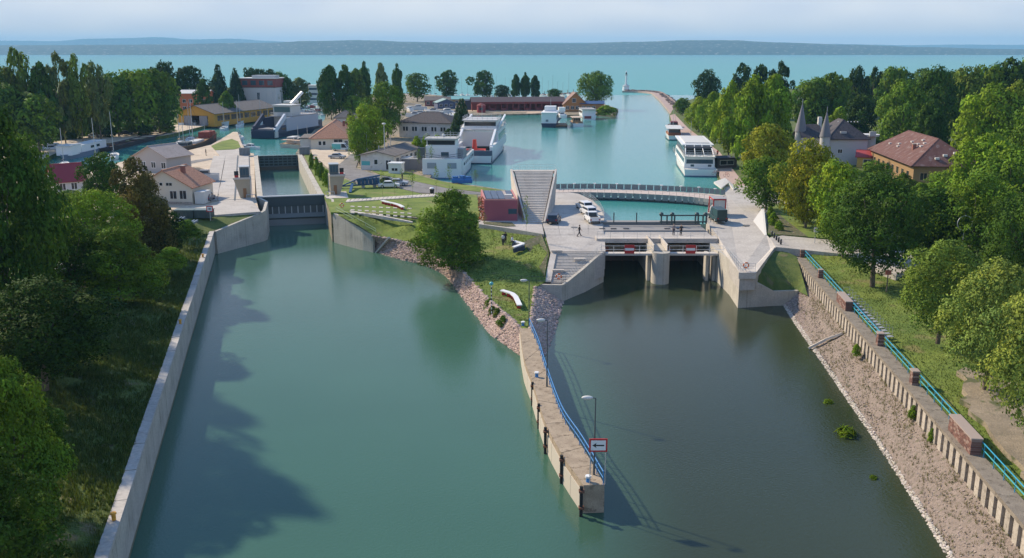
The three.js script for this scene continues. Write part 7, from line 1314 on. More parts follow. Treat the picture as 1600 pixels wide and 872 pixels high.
{
  const p = at(435, 217, 0), L = 44, t = ferry('dark hulled car ferry with a white wheelhouse moored opposite the yellow boathouse', V(p.x, 0, p.z - L / 2 + 1), -0.24, L, 8.6, M.navy, { side: mat([0.05, 0.065, 0.11], 0.5), band: mat([0.02, 0.05, 0.05], 0.5) });
  bag().box(-4.2, 0.2, 21, 4.2, 2.9, 21.8).to('stern_ramp', mat([0.03, 0.045, 0.085], 0.5), t); bag().box(-2.2, 2.9, 14, 2.6, 3.3, 20.6).to('ramp_flap', mat([0.33, 0.30, 0.27], 0.8), t);
  for (const s of [-1, 1]) { bag().bar(V(s * 4.1, 2.5, 21), V(s * 4.1, 7.2, 13), 0.7, 1.6).to('slanted_side', s > 0 ? mat([0.55, 0.6, 0.66], 0.5) : M.navy, t); bag().box(s * 4.1 - 0.4, 2, -12, s * 4.1 + 0.4, 6.4, 13).to('side_house', s > 0 ? mat([0.4, 0.44, 0.5], 0.5) : M.navy, t); bag().box(s * 4.4 - 0.2, 0.4, 19.6, s * 4.4 + 0.3, 2.4, 21.4).to('corner_fender', M.offWhite, t); }
  bag().box(-4.5, 6.4, -12, 4.5, 6.7, 8).to('upper_deck', mat([0.35, 0.33, 0.32], 0.8), t); bag().box(-3.4, 6.7, 0, 3.4, 10.2, 7).to('wheelhouse', M.offWhite, t); bag().box(-3.0, 8.0, 7, 3.0, 9.8, 7.08).to('wheelhouse_window', mat([0.10, 0.17, 0.17], 0.1), t); bag().box(-3.7, 10.2, -0.4, 3.7, 10.5, 7.4).to('wheelhouse_roof', M.offWhite, t);
  bag().box(-4, 2.6, 6, 4, 6.3, 6.2).to('bulkhead', M.offWhite, t); deckRail(t, -4.4, 4.4, -11.8, 7.8, 6.7); bag().bar(V(-1, 10.4, -2), V(1.6, 14.4, -6), 0.9, 0.9).to('slanted_funnel', M.white, t); bag().box(-4.5, 10.6, -6, 0, 11.4, -3).to('life_raft', M.offWhite, t); mastOn(t, -2.5, 10.4, 3, 5);
}
for (const [px, py, B, l] of [[449, 231, 4.4, 'pale wooden boat moored behind the dark hulled ferry'], [464, 232, 3.6, 'narrower pale wooden boat next to the grey annex']]) { const p = at(px, py, 0), t = boat('wooden_boat', l, 'boat', p.add(V(0.8, 0, -6)), -0.2, 13, B, 1.2, mat([0.52, 0.43, 0.36], 0.7), M.paleWood, { stern: 0.85 }); cabinOn(t, -B * 0.3, B * 0.3, 1.1, 3.0, -2, 3, M.offWhite); bag().box(-B * 0.4, 2.2, 3.2, B * 0.4, 2.35, 5.8).to('awning', mat([0.5, 0.36, 0.26], 0.8), t); mastOn(t, 0, 1.2, -3, 5); }
{ // old wooden sailing ship
  const a = at(273, 241, 0), b = at(329, 222, 0), t = boat('wooden_ship', 'old dark wooden sailing ship with a red raised stern moored at the sandy quay', 'ship', a.clone().lerp(b, 0.5).add(V(0, 0, -1.5)), Math.atan2(-(a.x - b.x), -(a.z - b.z)) , a.distanceTo(b), 4.6, 1.3, mat([0.08, 0.045, 0.03], 0.7), M.wood, { sheer: 0.2, aft: 1.3, stern: 0.75, rim: M.wood });
  const L = a.distanceTo(b); cabinOn(t, -1.5, 1.5, 1.2, 2.6, -L * 0.34, -L * 0.2, M.greySteel); bag().box(-1.7, 1.3, L * 0.26, 1.7, 3.8, L * 0.46).to('stern_castle', mat([0.24, 0.05, 0.035], 0.7), t); bag().box(-1.3, 1.3, -L * 0.1, 1.3, 2.1, L * 0.14).to('deck_house', M.offWhite, t); for (let i = 0; i < 5; i++) bag().rod(V(-1.9, 1.6, L * 0.26 + i * 0.6), V(-1.9, 4.4, L * 0.26 + i * 0.6), 0.05).to('stern_post', mat([0.3, 0.07, 0.05], 0.7), t);
  mastOn(t, 0, 1.3, -L * 0.05, 13, 0.13); mastOn(t, 0, 1.3, -L * 0.3, 9, 0.1); mastOn(t, 0, 2, L * 0.3, 5, 0.08); for (const s of [-1, 1]) for (const z of [-L * 0.42, L * 0.2]) bag().rod(V(s * 1.6, 1.4, z), V(0, 13, -L * 0.05), 0.03, 0.03, 4).to('shroud', M.dark, t);
}
{ const d = boat('dinghy', 'small white dinghy beside the bow of the wooden ship', 'boat', at(271, 237, 0).add(V(-1, 0, -3)), 1.2, 4.2, 1.7, 0.6, M.white, M.offWhite); bag().box(-0.6, 0.35, -0.3, 0.6, 0.45, 0.2).to('thwart', M.paleWood, d); bag().box(-0.6, 0.35, 0.9, 0.6, 0.45, 1.4).to('thwart', M.paleWood, d); }
function yacht(label, p, turn, L, o = {}) { const t = boat('motor_yacht', label, 'boat', p, turn, L, L * 0.3, L * 0.1, o.hull || M.white, M.offWhite, { stern: 0.9, sheer: 0.5, group: o.group, bow: 0.6 }); cabinOn(t, -L * 0.11, L * 0.11, L * 0.09, L * 0.2, -L * 0.2, L * 0.24, M.white, M.glass, 'cabin', 0.4); bag().box(-L * 0.09, L * 0.2, -L * 0.06, L * 0.09, L * 0.225, L * 0.2).to('hardtop', o.top || M.offWhite, t); return t; }
function sailboat(label, p, turn, L, mast, o = {}) { const t = boat('sailboat', label, 'boat', p, turn, L, L * 0.29, L * 0.1, o.hull || M.white, o.deck || M.offWhite, { stern: 0.7, sheer: 0.3, group: o.group }); cabinOn(t, -L * 0.08, L * 0.08, L * 0.09, L * 0.15, -L * 0.2, L * 0.12, M.white); mastOn(t, 0, L * 0.1, -L * 0.08, mast, 0.11, L * 0.38); bag().bar(V(0, L * 0.1 + 1.25, -L * 0.06), V(0, L * 0.1 + 1.25, L * 0.3), 0.3, 0.3).to('sail_cover', o.cover || M.navy, t); return t; }
yacht('large white motor yacht moored beside the yellow boathouse', at(338, 199, 0).add(V(-1, 0, -2)), -1.9, 13);
yacht('white motor cruiser right of the large yacht by the boathouse wall', at(357, 196, 0).add(V(1, 0, -2)), -1.8, 10);
yacht('motor boat parked in front of the dark boathouse gate', at(291, 194, 1.1).add(V(-1.5, 0, 0)), 0.2, 8); yacht('second motor boat at the boathouse gate with a dark canopy', at(309, 194, 1.1).add(V(-1, 0, 0)), 0.1, 7, { top: M.navy });
yacht('white and blue inflatable boat at the left end of the far lock gate', at(388, 234, 0).add(V(-0.4, 0, -3)), 1.0, 7);
sailboat('white sailboat moored at the grassy spit with two open cockpits', at(365, 218, 0).add(V(1, 0, -3)), 0.5, 8, 12);
sailboat('sailboat at the boathouse wall with the taller right mast', at(364, 199, 0).add(V(2, 0, -3)), 0.1, 9, topHeight(at(364, 199, 0), 152));
sailboat('sailboat at the boathouse wall with the shorter left mast', at(350, 203, 0), 0.1, 8, topHeight(at(350, 203, 0), 163));
sailboat('sailboat with a white mast left of the wooden ship', at(281, 227, 0), 0.2, 8, topHeight(at(281, 227, 0), 182), { cover: M.paleWood });
sailboat('sailboat with a tall white mast in front of the boathouse gate', at(297, 222, 0), 0.2, 9, topHeight(at(297, 222, 0), 163));
sailboat('sailboat hidden by trees whose mast crosses the white houseboat', at(100, 262, 0), 0.3, 8, topHeight(at(100, 262, 0), 205));
sailboat('sailboat behind the dark round tree whose mast rises before the houseboat stern', at(150, 256, 0), 0.3, 9, topHeight(at(150, 256, 0), 190));
sailboat('sailboat behind the dark round tree with the tallest left mast', at(178, 248, 0), 0.3, 9, topHeight(at(178, 248, 0), 180));
{ const a = at(97, 252, 0), b = at(160, 236, 0), L = wid(a, b), t = boat('houseboat', 'long white houseboat with a blue grey hull at the left harbour quay', 'houseboat', a.clone().lerp(b, 0.5).add(V(-1, 0, -2)), Math.atan2(-(a.x - b.x), -(a.z - b.z)), L, 4.4, 1.2, mat([0.20, 0.24, 0.32], 0.6), M.offWhite, { stern: 0.95, bow: 0.4, sheer: 0.1 }); bag().box(-1.9, 1.1, -L * 0.18, 1.9, 3.2, L * 0.46).to('saloon', M.white, t); bag().box(-2.0, 1.1, -L * 0.44, 2.0, 3.6, -L * 0.2).to('wheelhouse', M.white, t); for (const s of [-1, 1]) for (let i = 0; i < 4; i++) bag().box(s * 1.92 - 0.06, 1.9, -L * 0.42 + i * L * 0.05, s * 1.92 + 0.12, 2.9, -L * 0.42 + i * L * 0.05 + L * 0.04).to('window', M.navy, t); for (const k of [0.05, 0.2]) bag().box(-1.97, 1.9, L * k, 1.97, 2.6, L * (k + 0.08)).to('window', M.glass, t); bag().box(-2.2, 3.6, -L * 0.46, 2.2, 3.75, -L * 0.18).to('roof', M.offWhite, t); bag().box(-2, 3.2, -L * 0.16, 2, 3.3, L * 0.47).to('roof', M.white, t);
  yacht('white boat moored behind the left end of the houseboat', at(88, 238, 0), -0.9, 12);
  const c = at(160, 240, 0), d = at(256, 214, 0), L2 = wid(c, d), g = boat('barge', 'long dark empty barge lying along the left harbour quay', 'barge', c.clone().lerp(d, 0.5).add(V(-1.6, 0, -1.6)), Math.atan2(-(c.x - d.x), -(c.z - d.z)), L2, 5, 1.3, mat([0.06, 0.045, 0.05], 0.7), mat([0.14, 0.085, 0.06], 0.9), { stern: 0.95, bow: 0.3, sheer: 0, well: 0.6 }); for (let i = 0; i < 6; i++) bag().box(-2.2, 0.7, -L2 * 0.4 + i * L2 * 0.15, 2.2, 1.25, -L2 * 0.4 + i * L2 * 0.15 + 0.4).to('cross_beam', mat([0.10, 0.06, 0.05], 0.8), g); }
// small boats in the marina behind the ferry, on the hard behind the white house, and out at the lake moorings
{
  const r = rng(21), hulls = [M.white, M.offWhite, M.white, mat([0.08, 0.13, 0.25], 0.4), M.white, mat([0.30, 0.05, 0.05], 0.5)], cols = ['white', 'cream', 'bright white', 'blue', 'plain white', 'red'];
  const spots = [[468, 193], [476, 190], [484, 188], [472, 184], [481, 182], [490, 181], [498, 181], [462, 180], [470, 177.5], [479, 175.5], [488, 174.5], [497, 174], [505, 175.5], [452, 173], [461, 171.5], [470, 170], [479, 168.5], [488, 168], [497, 168.5], [504, 169.5], [448, 168], [458, 166]];
  spots.forEach(([x, y], i) => { const c = i % 6, p = at(x, y, 0), q = i % 3 ? yacht : sailboat; i % 3 ? yacht(cols[c] + ' small motor boat, ' + NTH[i % 16] + (i > 15 ? ' of the outer' : ' of the inner') + ' marina berths behind the dark ferry', p, -0.4 + r() * 0.8 + (i % 2) * 3, 6.5 + r() * 2.5, { hull: hulls[c], top: hulls[(i * 5) % 6], group: 'small boats in the marina behind the ferry' }) : sailboat(cols[c] + ' sailboat, ' + NTH[i % 16] + (i > 15 ? ' of the outer' : ' of the inner') + ' marina berths behind the dark ferry', p, r(), 7.5, 9 + r() * 6, { hull: hulls[c], group: 'small boats in the marina behind the ferry' }); });
  [[646, 181], [656, 178], [668, 180], [677, 176], [688, 180], [697, 176.5], [706, 181], [640, 172], [652, 170], [718, 182], [664, 184], [651, 187], [727, 186]].forEach(([x, y], i) => { const c = (i * 2) % 6; yacht(NTH[i] + ' ' + cols[c] + ' motor boat laid up behind the long white house', at(x, y, 1.5), r() * 3, 7 + r() * 3, { hull: hulls[c], top: i % 3 ? M.offWhite : M.navy, group: 'boats laid up behind the white house' }); });
  [[690, 152], [712, 151], [722, 150], [731, 150.5], [765, 151], [776, 150.5], [790, 150], [797, 150.6], [848, 151], [857, 150.5], [864, 151], [872, 150.4], [880, 151], [889, 149.5], [743, 151.5], [702, 150.4]].forEach(([x, y], i) => sailboat(NTH[i] + ' distant sailboat of the lake moorings behind the harbour spit', at(x, y, 0), r() * 0.6, 8.5, topHeight(at(x, y, 0), i === 13 ? 116 : 116 + r() * 16), { group: 'sailboats at the lake moorings' }));
  [[520, 158], [532, 155], [545, 153], [560, 152.5], [575, 152], [590, 152], [612, 151], [636, 151], [648, 150.5], [660, 151], [672, 150], [680, 151]].forEach(([x, y], i) => sailboat(NTH[i] + ' distant sailboat moored along the shore behind the poplars', at(x, y, 0), r() * 0.6, 8, 9 + r() * 6, { group: 'sailboats behind the poplars' }));
  [[432, 186], [440, 181], [425, 188], [415, 190], [404, 192], [446, 178]].forEach(([x, y], i) => sailboat(NTH[i] + ' sailboat along the yellow boathouse jetty', at(x, y, 0).add(V(1, 0, 0)), 0.3, 7.5, 10 + r() * 5, { group: 'sailboats along the boathouse jetty' }));
  const pier = thing('pontoon', 'long thin mooring pontoon with small boats behind the harbour spit', 'pontoon'); bag().bar(at(842, 148.5, 0.5), at(905, 144.5, 0.5), 2.4, 0.6).to('walkway', M.wood, pier); for (let i = 0; i < 8; i++) { const p = at(lerp(842, 905, i / 7), lerp(148.5, 144.5, i / 7), 0); bag().rod(p.clone().setY(-1), p.clone().setY(2.4), 0.2).to('pile', M.wood, pier); }
  yacht('blue boat on a cradle at the harbour beach edge', at(712, 178, 1.2), 0.6, 7, { hull: mat([0.04, 0.10, 0.35], 0.5), top: M.navy });
}
// boats at the spit
{ let p = at(858, 199, 0), t = boat('passenger_boat', 'white harbour ferry with a dark hull moored leftmost at the spit landing', 'boat', p.add(V(1, 0, -11)), -0.1, 24, 6.2, 1.6, M.navy, M.offWhite, { stern: 0.95 }); bag().box(-2.9, 1.4, -4, 2.9, 5.4, 11.6).to('saloon', M.white, t); bag().box(-3.1, 5.4, -5, 3.1, 5.7, 12).to('upper_deck', M.white, t); bag().box(-1.2, 2.2, 11.6, -0.2, 3, 11.68).to('stern_door', mat([0.2, 0.22, 0.25], 0.5), t); bag().box(-2.2, 5.7, -2, 2.2, 7.6, 4).to('wheelhouse', M.white, t); for (const s of [-1, 1]) bag().box(s * 2.92 - 0.03, 3, -3, s * 2.92 + 0.03, 4.4, 10).to('window', M.glass, t); mastOn(t, 0, 7.6, 0, 3);
  p = at(878, 184, 0); t = yacht('white two storey cruiser behind the harbour ferry at the spit', p.add(V(0, 0, -4)), 0.1, 12); bag().box(-1.4, 2.6, -2, 1.4, 4.4, 2).to('upper_cabin', M.white, t);
  t = thing('landing_stage', 'sloping wooden landing stage between the boats at the spit', 'landing stage', at(873, 199, 0)); bag().box(-1.5, 0.4, -12, 3.4, 0.8, 0).to('floating_deck', M.wood, t); bag().bar(V(-2.4, 0.9, -1), V(1, 3, -9), 1.4, 0.2).to('gangway', M.greySteel, t); for (const x of [-1.3, 3.2]) bag().rod(V(x, -1, -0.3), V(x, 2, -0.3), 0.15).to('pile', M.wood, t); bag().box(-1.4, 0.1, -0.1, 3.3, 0.39, 0.05).to('front_board', M.dark, t);
  p = at(902, 198, 0); t = boat('wooden_boat', 'white hulled boat with an open timber upper cabin right of the landing stage', 'boat', p.add(V(0, 0, -7)), 0.05, 15, 4.8, 1.3, M.white, M.paleWood, { stern: 0.9 }); for (let i = 0; i < 5; i++) bag().box(-1.9 + i * 0.9, 1.2, 6, -1.7 + i * 0.9, 3.3, 6.2).to('post', M.paleWood, t); bag().box(-2.1, 3.3, -3, 2.1, 3.5, 6.6).to('roof', mat([0.5, 0.4, 0.3], 0.8), t); cabinOn(t, -1.7, 1.7, 1.2, 3.2, -3, 2, M.paleWood);
  p = at(919, 187, 0); t = boat('passenger_boat', 'wide white boat with a dark red stern panel rightmost at the spit', 'boat', p.add(V(0, 0, -8)), 0.05, 18, 6.4, 1.7, M.white, M.offWhite, { stern: 0.95 }); bag().box(-2.9, 1.5, -5, 2.9, 4.2, 7).to('saloon', M.white, t); bag().box(-3.1, 4.2, -6, 3.1, 4.4, 8).to('roof', mat([0.3, 0.3, 0.3], 0.8), t); bag().box(-2.2, 0.5, 9.0, 0.8, 1.6, 9.08).to('stern_panel', mat([0.25, 0.03, 0.03], 0.6), t); for (const s of [-1, 1]) bag().box(s * 2.92 - 0.03, 2.6, -4, s * 2.92 + 0.03, 3.6, 6).to('window', M.glass, t); }

// =====================================================================
// VEHICLES
// =====================================================================
// nose towards +x, wheels on y = 0
function car(name, label, p, turn, paint, kind = 'hatch', o = {}) {
  const t = thing(name, label, o.cat || 'car', p, turn, o.group), L = kind === 'van' ? 5.2 : kind === 'pickup' ? 5.2 : 4.4, W = kind === 'van' ? 1.95 : 1.8, l = L / 2, m = mat(paint, 0.35, { metalness: 0.1 });
  const lower = [[-l, 0.35], [-l + 0.05, 0.85], [l - 1.1, 0.92], [l - 0.1, 0.75], [l, 0.4]];
  const cab = { hatch: [[-l + 0.12, 0.86], [-l + 0.5, 1.42], [0.45, 1.46], [1.15, 0.92]], sedan: [[-l + 0.75, 0.88], [-l + 1.35, 1.38], [0.4, 1.42], [1.15, 0.92]], van: [[-l + 0.04, 0.86], [-l + 0.12, 2.1], [1.0, 2.15], [1.9, 0.95]], pickup: [[-0.55, 0.88], [-0.4, 1.62], [0.75, 1.64], [1.35, 0.94]] }[kind];
  bag().extrude([...lower, [l, 0.28], [-l, 0.28]], W, null, 0.06).to('body', m, t); bag().extrude(cab, W * 0.86, null, 0.06).to('cabin', m, t);
  const g = bag(), c = cab, z = W * 0.43 + 0.006, k = 0.12, top = c[1][1] - 0.1, sh = (a, b, y) => lerp(a[0], b[0], clamp((y - a[1]) / (b[1] - a[1]), 0, 1)), y0 = 0.98;
  for (const s of [-1, 1]) { const q = [V(sh(c[0], c[1], y0) + k, y0, s * z), V(sh(c[3], c[2], y0) - k, y0, s * z), V(sh(c[3], c[2], top) - k, top, s * z), V(sh(c[0], c[1], top) + k, top, s * z)]; if (kind === 'van') { q[0].x = q[3].x = 0.2; } const b = bag(); s > 0 ? b.quad(...q) : b.quad(q[3], q[2], q[1], q[0]); b.to('side_window', M.glass, t); }
  const wd = (a, b, f) => { const n = V(-(b[1] - a[1]), b[0] - a[0], 0).normalize().multiplyScalar(f * 0.012), zz = W * 0.37, P = (u, s) => V(lerp(a[0], b[0], u), lerp(a[1], b[1], u), s * zz).add(n); const q = [P(0.12, 1), P(0.12, -1), P(0.88, -1), P(0.88, 1)]; const bb = bag(); f > 0 ? bb.quad(...q) : bb.quad(q[3], q[2], q[1], q[0]); return bb; };
  wd(c[3], c[2], -1).to('windscreen', M.glass, t); if (kind !== 'van') wd(c[0], c[1], 1).to('rear_window', M.glass, t);
  if (kind === 'pickup') { bag().box(-l + 0.15, 0.93, -W / 2 + 0.16, -0.65, 0.99, W / 2 - 0.16).to('load_bed', M.dark, t); for (const s of [-1, 1]) bag().box(-l + 0.06, 0.86, s * (W / 2 - 0.1) - 0.06, -0.6, 1.12, s * (W / 2 - 0.1) + 0.06).to('bed_side', m, t); bag().box(-l + 0.05, 0.86, -W / 2 + 0.16, -l + 0.13, 1.12, W / 2 - 0.16).to('tailgate', m, t); }
  for (const x of [-l + 0.85, l - 0.85]) for (const s of [-1, 1]) { const w = bag().rod(V(x, 0.33, s * (W / 2 - 0.2)), V(x, 0.33, s * (W / 2 + 0.02)), 0.33, 0.33, 14).to('wheel', M.rubber, t); bag().rod(V(x, 0.33, s * (W / 2 + 0.02)), V(x, 0.33, s * (W / 2 + 0.035)), 0.2, 0.2, 10).to('rim', M.galv, w); }
  for (const s of [-1, 1]) { bag().box(l - 0.08, 0.55, s * 0.62 - 0.17, l + 0.005, 0.7, s * 0.62 + 0.17).to('headlight', mat([0.7, 0.7, 0.68], 0.2), t); bag().box(-l - 0.012, 0.62, s * 0.7 - 0.12, -l + 0.06, 0.8, s * 0.7 + 0.12).to('tail_light', mat([0.35, 0.01, 0.01], 0.3), t); }
  bag().box(-l - 0.03, 0.3, -W / 2 + 0.1, -l + 0.05, 0.48, W / 2 - 0.1).to('bumper', M.dark, t); bag().box(l - 0.05, 0.28, -W / 2 + 0.1, l + 0.03, 0.46, W / 2 - 0.1).to('bumper', M.dark, t);
  return t;
}
const WHITE = [0.74, 0.74, 0.73], SILVER = [0.42, 0.44, 0.46], BLACK = [0.02, 0.022, 0.028];
const H = Math.PI / 2;
car('parked_car', 'dark blue car parked at the foot of the lookout stair', at(865.5, 347, 1.55), H - 0.2, [0.022, 0.04, 0.075], 'hatch');
car('parked_pickup', 'nearest of the three white vehicles along the forebay railing, an open pickup', at(925, 346, 1.56), H + 0.12, WHITE, 'pickup', { cat: 'pickup' });
car('parked_car', 'middle of the three white vehicles along the forebay railing', at(919.5, 335, 1.55), H + 0.25, WHITE, 'hatch'); car('parked_car', 'farthest of the three white vehicles along the forebay railing', at(913, 326.5, 1.55), H + 0.3, WHITE, 'hatch');
car('parked_van', 'dark green van parked in front of the red framed shelter', at(1121, 344, 1.55), H + 0.08, [0.03, 0.06, 0.06], 'van', { cat: 'van' });
car('parked_car', 'dark grey car parked beside the small cream house', at(325, 313, 1.45), H + 0.05, [0.09, 0.11, 0.15], 'hatch'); car('parked_car', 'white car mostly hidden beside the porch of the small cream house', at(310, 311, 1.4), H, WHITE, 'hatch');
car('parked_van', 'teal and white van in front of the orange roofed house', at(534, 235.5, 1.36), -0.15, [0.55, 0.62, 0.62], 'van', { cat: 'van' }); bag().box(-2.55, 0.5, 0.86, 0.0, 1.9, 0.99).to('teal_side', M.teal, scene.children.at(-1));
car('parked_car', 'silver car on the sandy yard left of the asphalt road', at(527, 247.5, 1.36), -0.25, SILVER, 'sedan');
car('parked_car', 'dark car beside the blue steel relic', at(605, 287, 1.4), -0.1, BLACK, 'sedan'); car('parked_car', 'white car behind the blue steel relic on the slab road', at(608, 293, 1.4), 0.1, WHITE, 'sedan'); car('parked_car', 'pale car right of the blue steel relic on the slab road', at(621, 289.5, 1.4), 0, SILVER, 'sedan');
[[147, 214.5, WHITE, 'sedan', 'white car alone at the left end of the far quay'], [190, 207, SILVER, 'hatch', 'silver car under the feathery trees on the far quay'], [197, 211, BLACK, 'hatch', 'dark car behind the tallest mast on the far quay'], [215, 204, WHITE, 'van', 'white van among the cars on the far quay'], [230, 203, SILVER, 'hatch', 'grey car just right of the white van on the far quay'], [240, 200, BLACK, 'sedan', 'dark car in the rear row of the far quay'], [247, 200.5, WHITE, 'hatch', 'white car in the rear row of the far quay'], [256, 206, WHITE, 'sedan', 'white car nearest the water on the far quay'], [252, 198, SILVER, 'hatch', 'silver car at the edge of the broad linked crowns']].forEach(([x, y, c, k, l]) => car(k === 'van' ? 'parked_van' : 'parked_car', l, at(x, y, 1.05), 0.15 + 0.2 * Math.sin(x), c, k, { cat: k === 'van' ? 'van' : 'car' }));
car('parked_van', 'white van at the edge of the right wood behind the weathered roof', at(1466, 237, 1.3), 0.2, WHITE, 'van', { cat: 'van' });
{ const p = at(318, 284, 1.33), t = boat('trailer_boat', 'dark canopied boat on a trailer standing on the sandy lot', 'boat', p.clone().setY(2.1), 1.7, 6.5, 2.2, 0.9, mat([0.5, 0.5, 0.5], 0.4), M.offWhite); cabinOn(t, -0.8, 0.8, 0.8, 1.8, -0.8, 1.4, mat([0.25, 0.25, 0.26], 0.5)); for (const s of [-1, 1]) bag().rod(V(s * 0.9, -0.5, 0.5), V(s * 1.1, -0.5, 0.5), 0.3, 0.3, 12).to('wheel', M.rubber, t); bag().box(-0.9, -0.6, -3.6, 0.9, -0.45, 2.2).to('trailer_frame', M.galv, t); }

// =====================================================================
// PEOPLE
// =====================================================================
// joints with radii, joined by a smooth minimum and meshed
function fieldMesh(bones, cell, k = 0.03, grow = 0) {
  const lo = V(1e9, 1e9, 1e9), hi = V(-1e9, -1e9, -1e9);
  for (const [a, b, r0, r1] of bones) for (const [p, r] of [[a, r0], [b, r1]]) { lo.min(V(p.x - r, p.y - r, p.z - r)); hi.max(V(p.x + r, p.y + r, p.z + r)); }
  const c = lo.clone().add(hi).multiplyScalar(0.5), S = Math.max(hi.x - lo.x, hi.y - lo.y, hi.z - lo.z) / 2 + grow + cell * 3, n = Math.ceil(2 * S / cell), mc = new MarchingCubes(n, M.dark, false, false, 60000), p = V(), ab = V(), ap = V();
  mc.isolation = 0;
  for (let z = 0; z < n; z++) for (let y = 0; y < n; y++) for (let x = 0; x < n; x++) {
    p.set((x - n / 2) / (n / 2) * S + c.x, (y - n / 2) / (n / 2) * S + c.y, (z - n / 2) / (n / 2) * S + c.z);
    let d = 1;
    for (const [a, b, r0, r1] of bones) { ab.subVectors(b, a); ap.subVectors(p, a); const L = ab.lengthSq() || 1e-9, t = clamp(ap.dot(ab) / L, 0, 1), q = ap.addScaledVector(ab, -t).length() - lerp(r0, r1, t) - grow, h = Math.max(k - Math.abs(d - q), 0) / k; d = Math.min(d, q) - h * h * k * 0.25; }
    mc.field[x + y * n + z * n * n] = -d;
  }
  mc.update();
  const cnt = mc.count, g = new THREE.BufferGeometry(), P = new Float32Array(cnt * 3), Nn = new Float32Array(cnt * 3);
  for (let i = 0; i < cnt; i++) { P[i * 3] = mc.positionArray[i * 3] * S + c.x; P[i * 3 + 1] = mc.positionArray[i * 3 + 1] * S + c.y; P[i * 3 + 2] = mc.positionArray[i * 3 + 2] * S + c.z; for (let j = 0; j < 3; j++) Nn[i * 3 + j] = mc.normalArray[i * 3 + j]; }
  g.setAttribute('position', new THREE.BufferAttribute(P, 3)); g.setAttribute('normal', new THREE.BufferAttribute(Nn, 3)); return g;
}
const POSES = {
  walk: { hip: 0.93, legs: [[0.12, 0.50, 0.30, 0.08], [-0.06, 0.50, -0.36, 0.12]], arms: [[-0.10, -0.30], [0.10, 0.30]], lean: 0.03 },
  stand: { hip: 0.93, legs: [[0.02, 0.50, 0.02, 0.07], [0.0, 0.50, -0.04, 0.07]], arms: [[-0.02, 0.06], [0.03, 0.10]], lean: 0 },
  lean: { hip: 0.92, legs: [[0.03, 0.50, -0.08, 0.07], [0.0, 0.50, -0.12, 0.07]], arms: [[0.16, 0.42], [0.16, 0.42]], lean: 0.16, reach: true },
  sit: { hip: 0.56, legs: [[0.42, 0.56, 0.46, 0.08], [0.42, 0.55, 0.5, 0.08]], arms: [[0.05, 0.28], [0.05, 0.28]], lean: 0.06 },
};
const poseGeo = {};
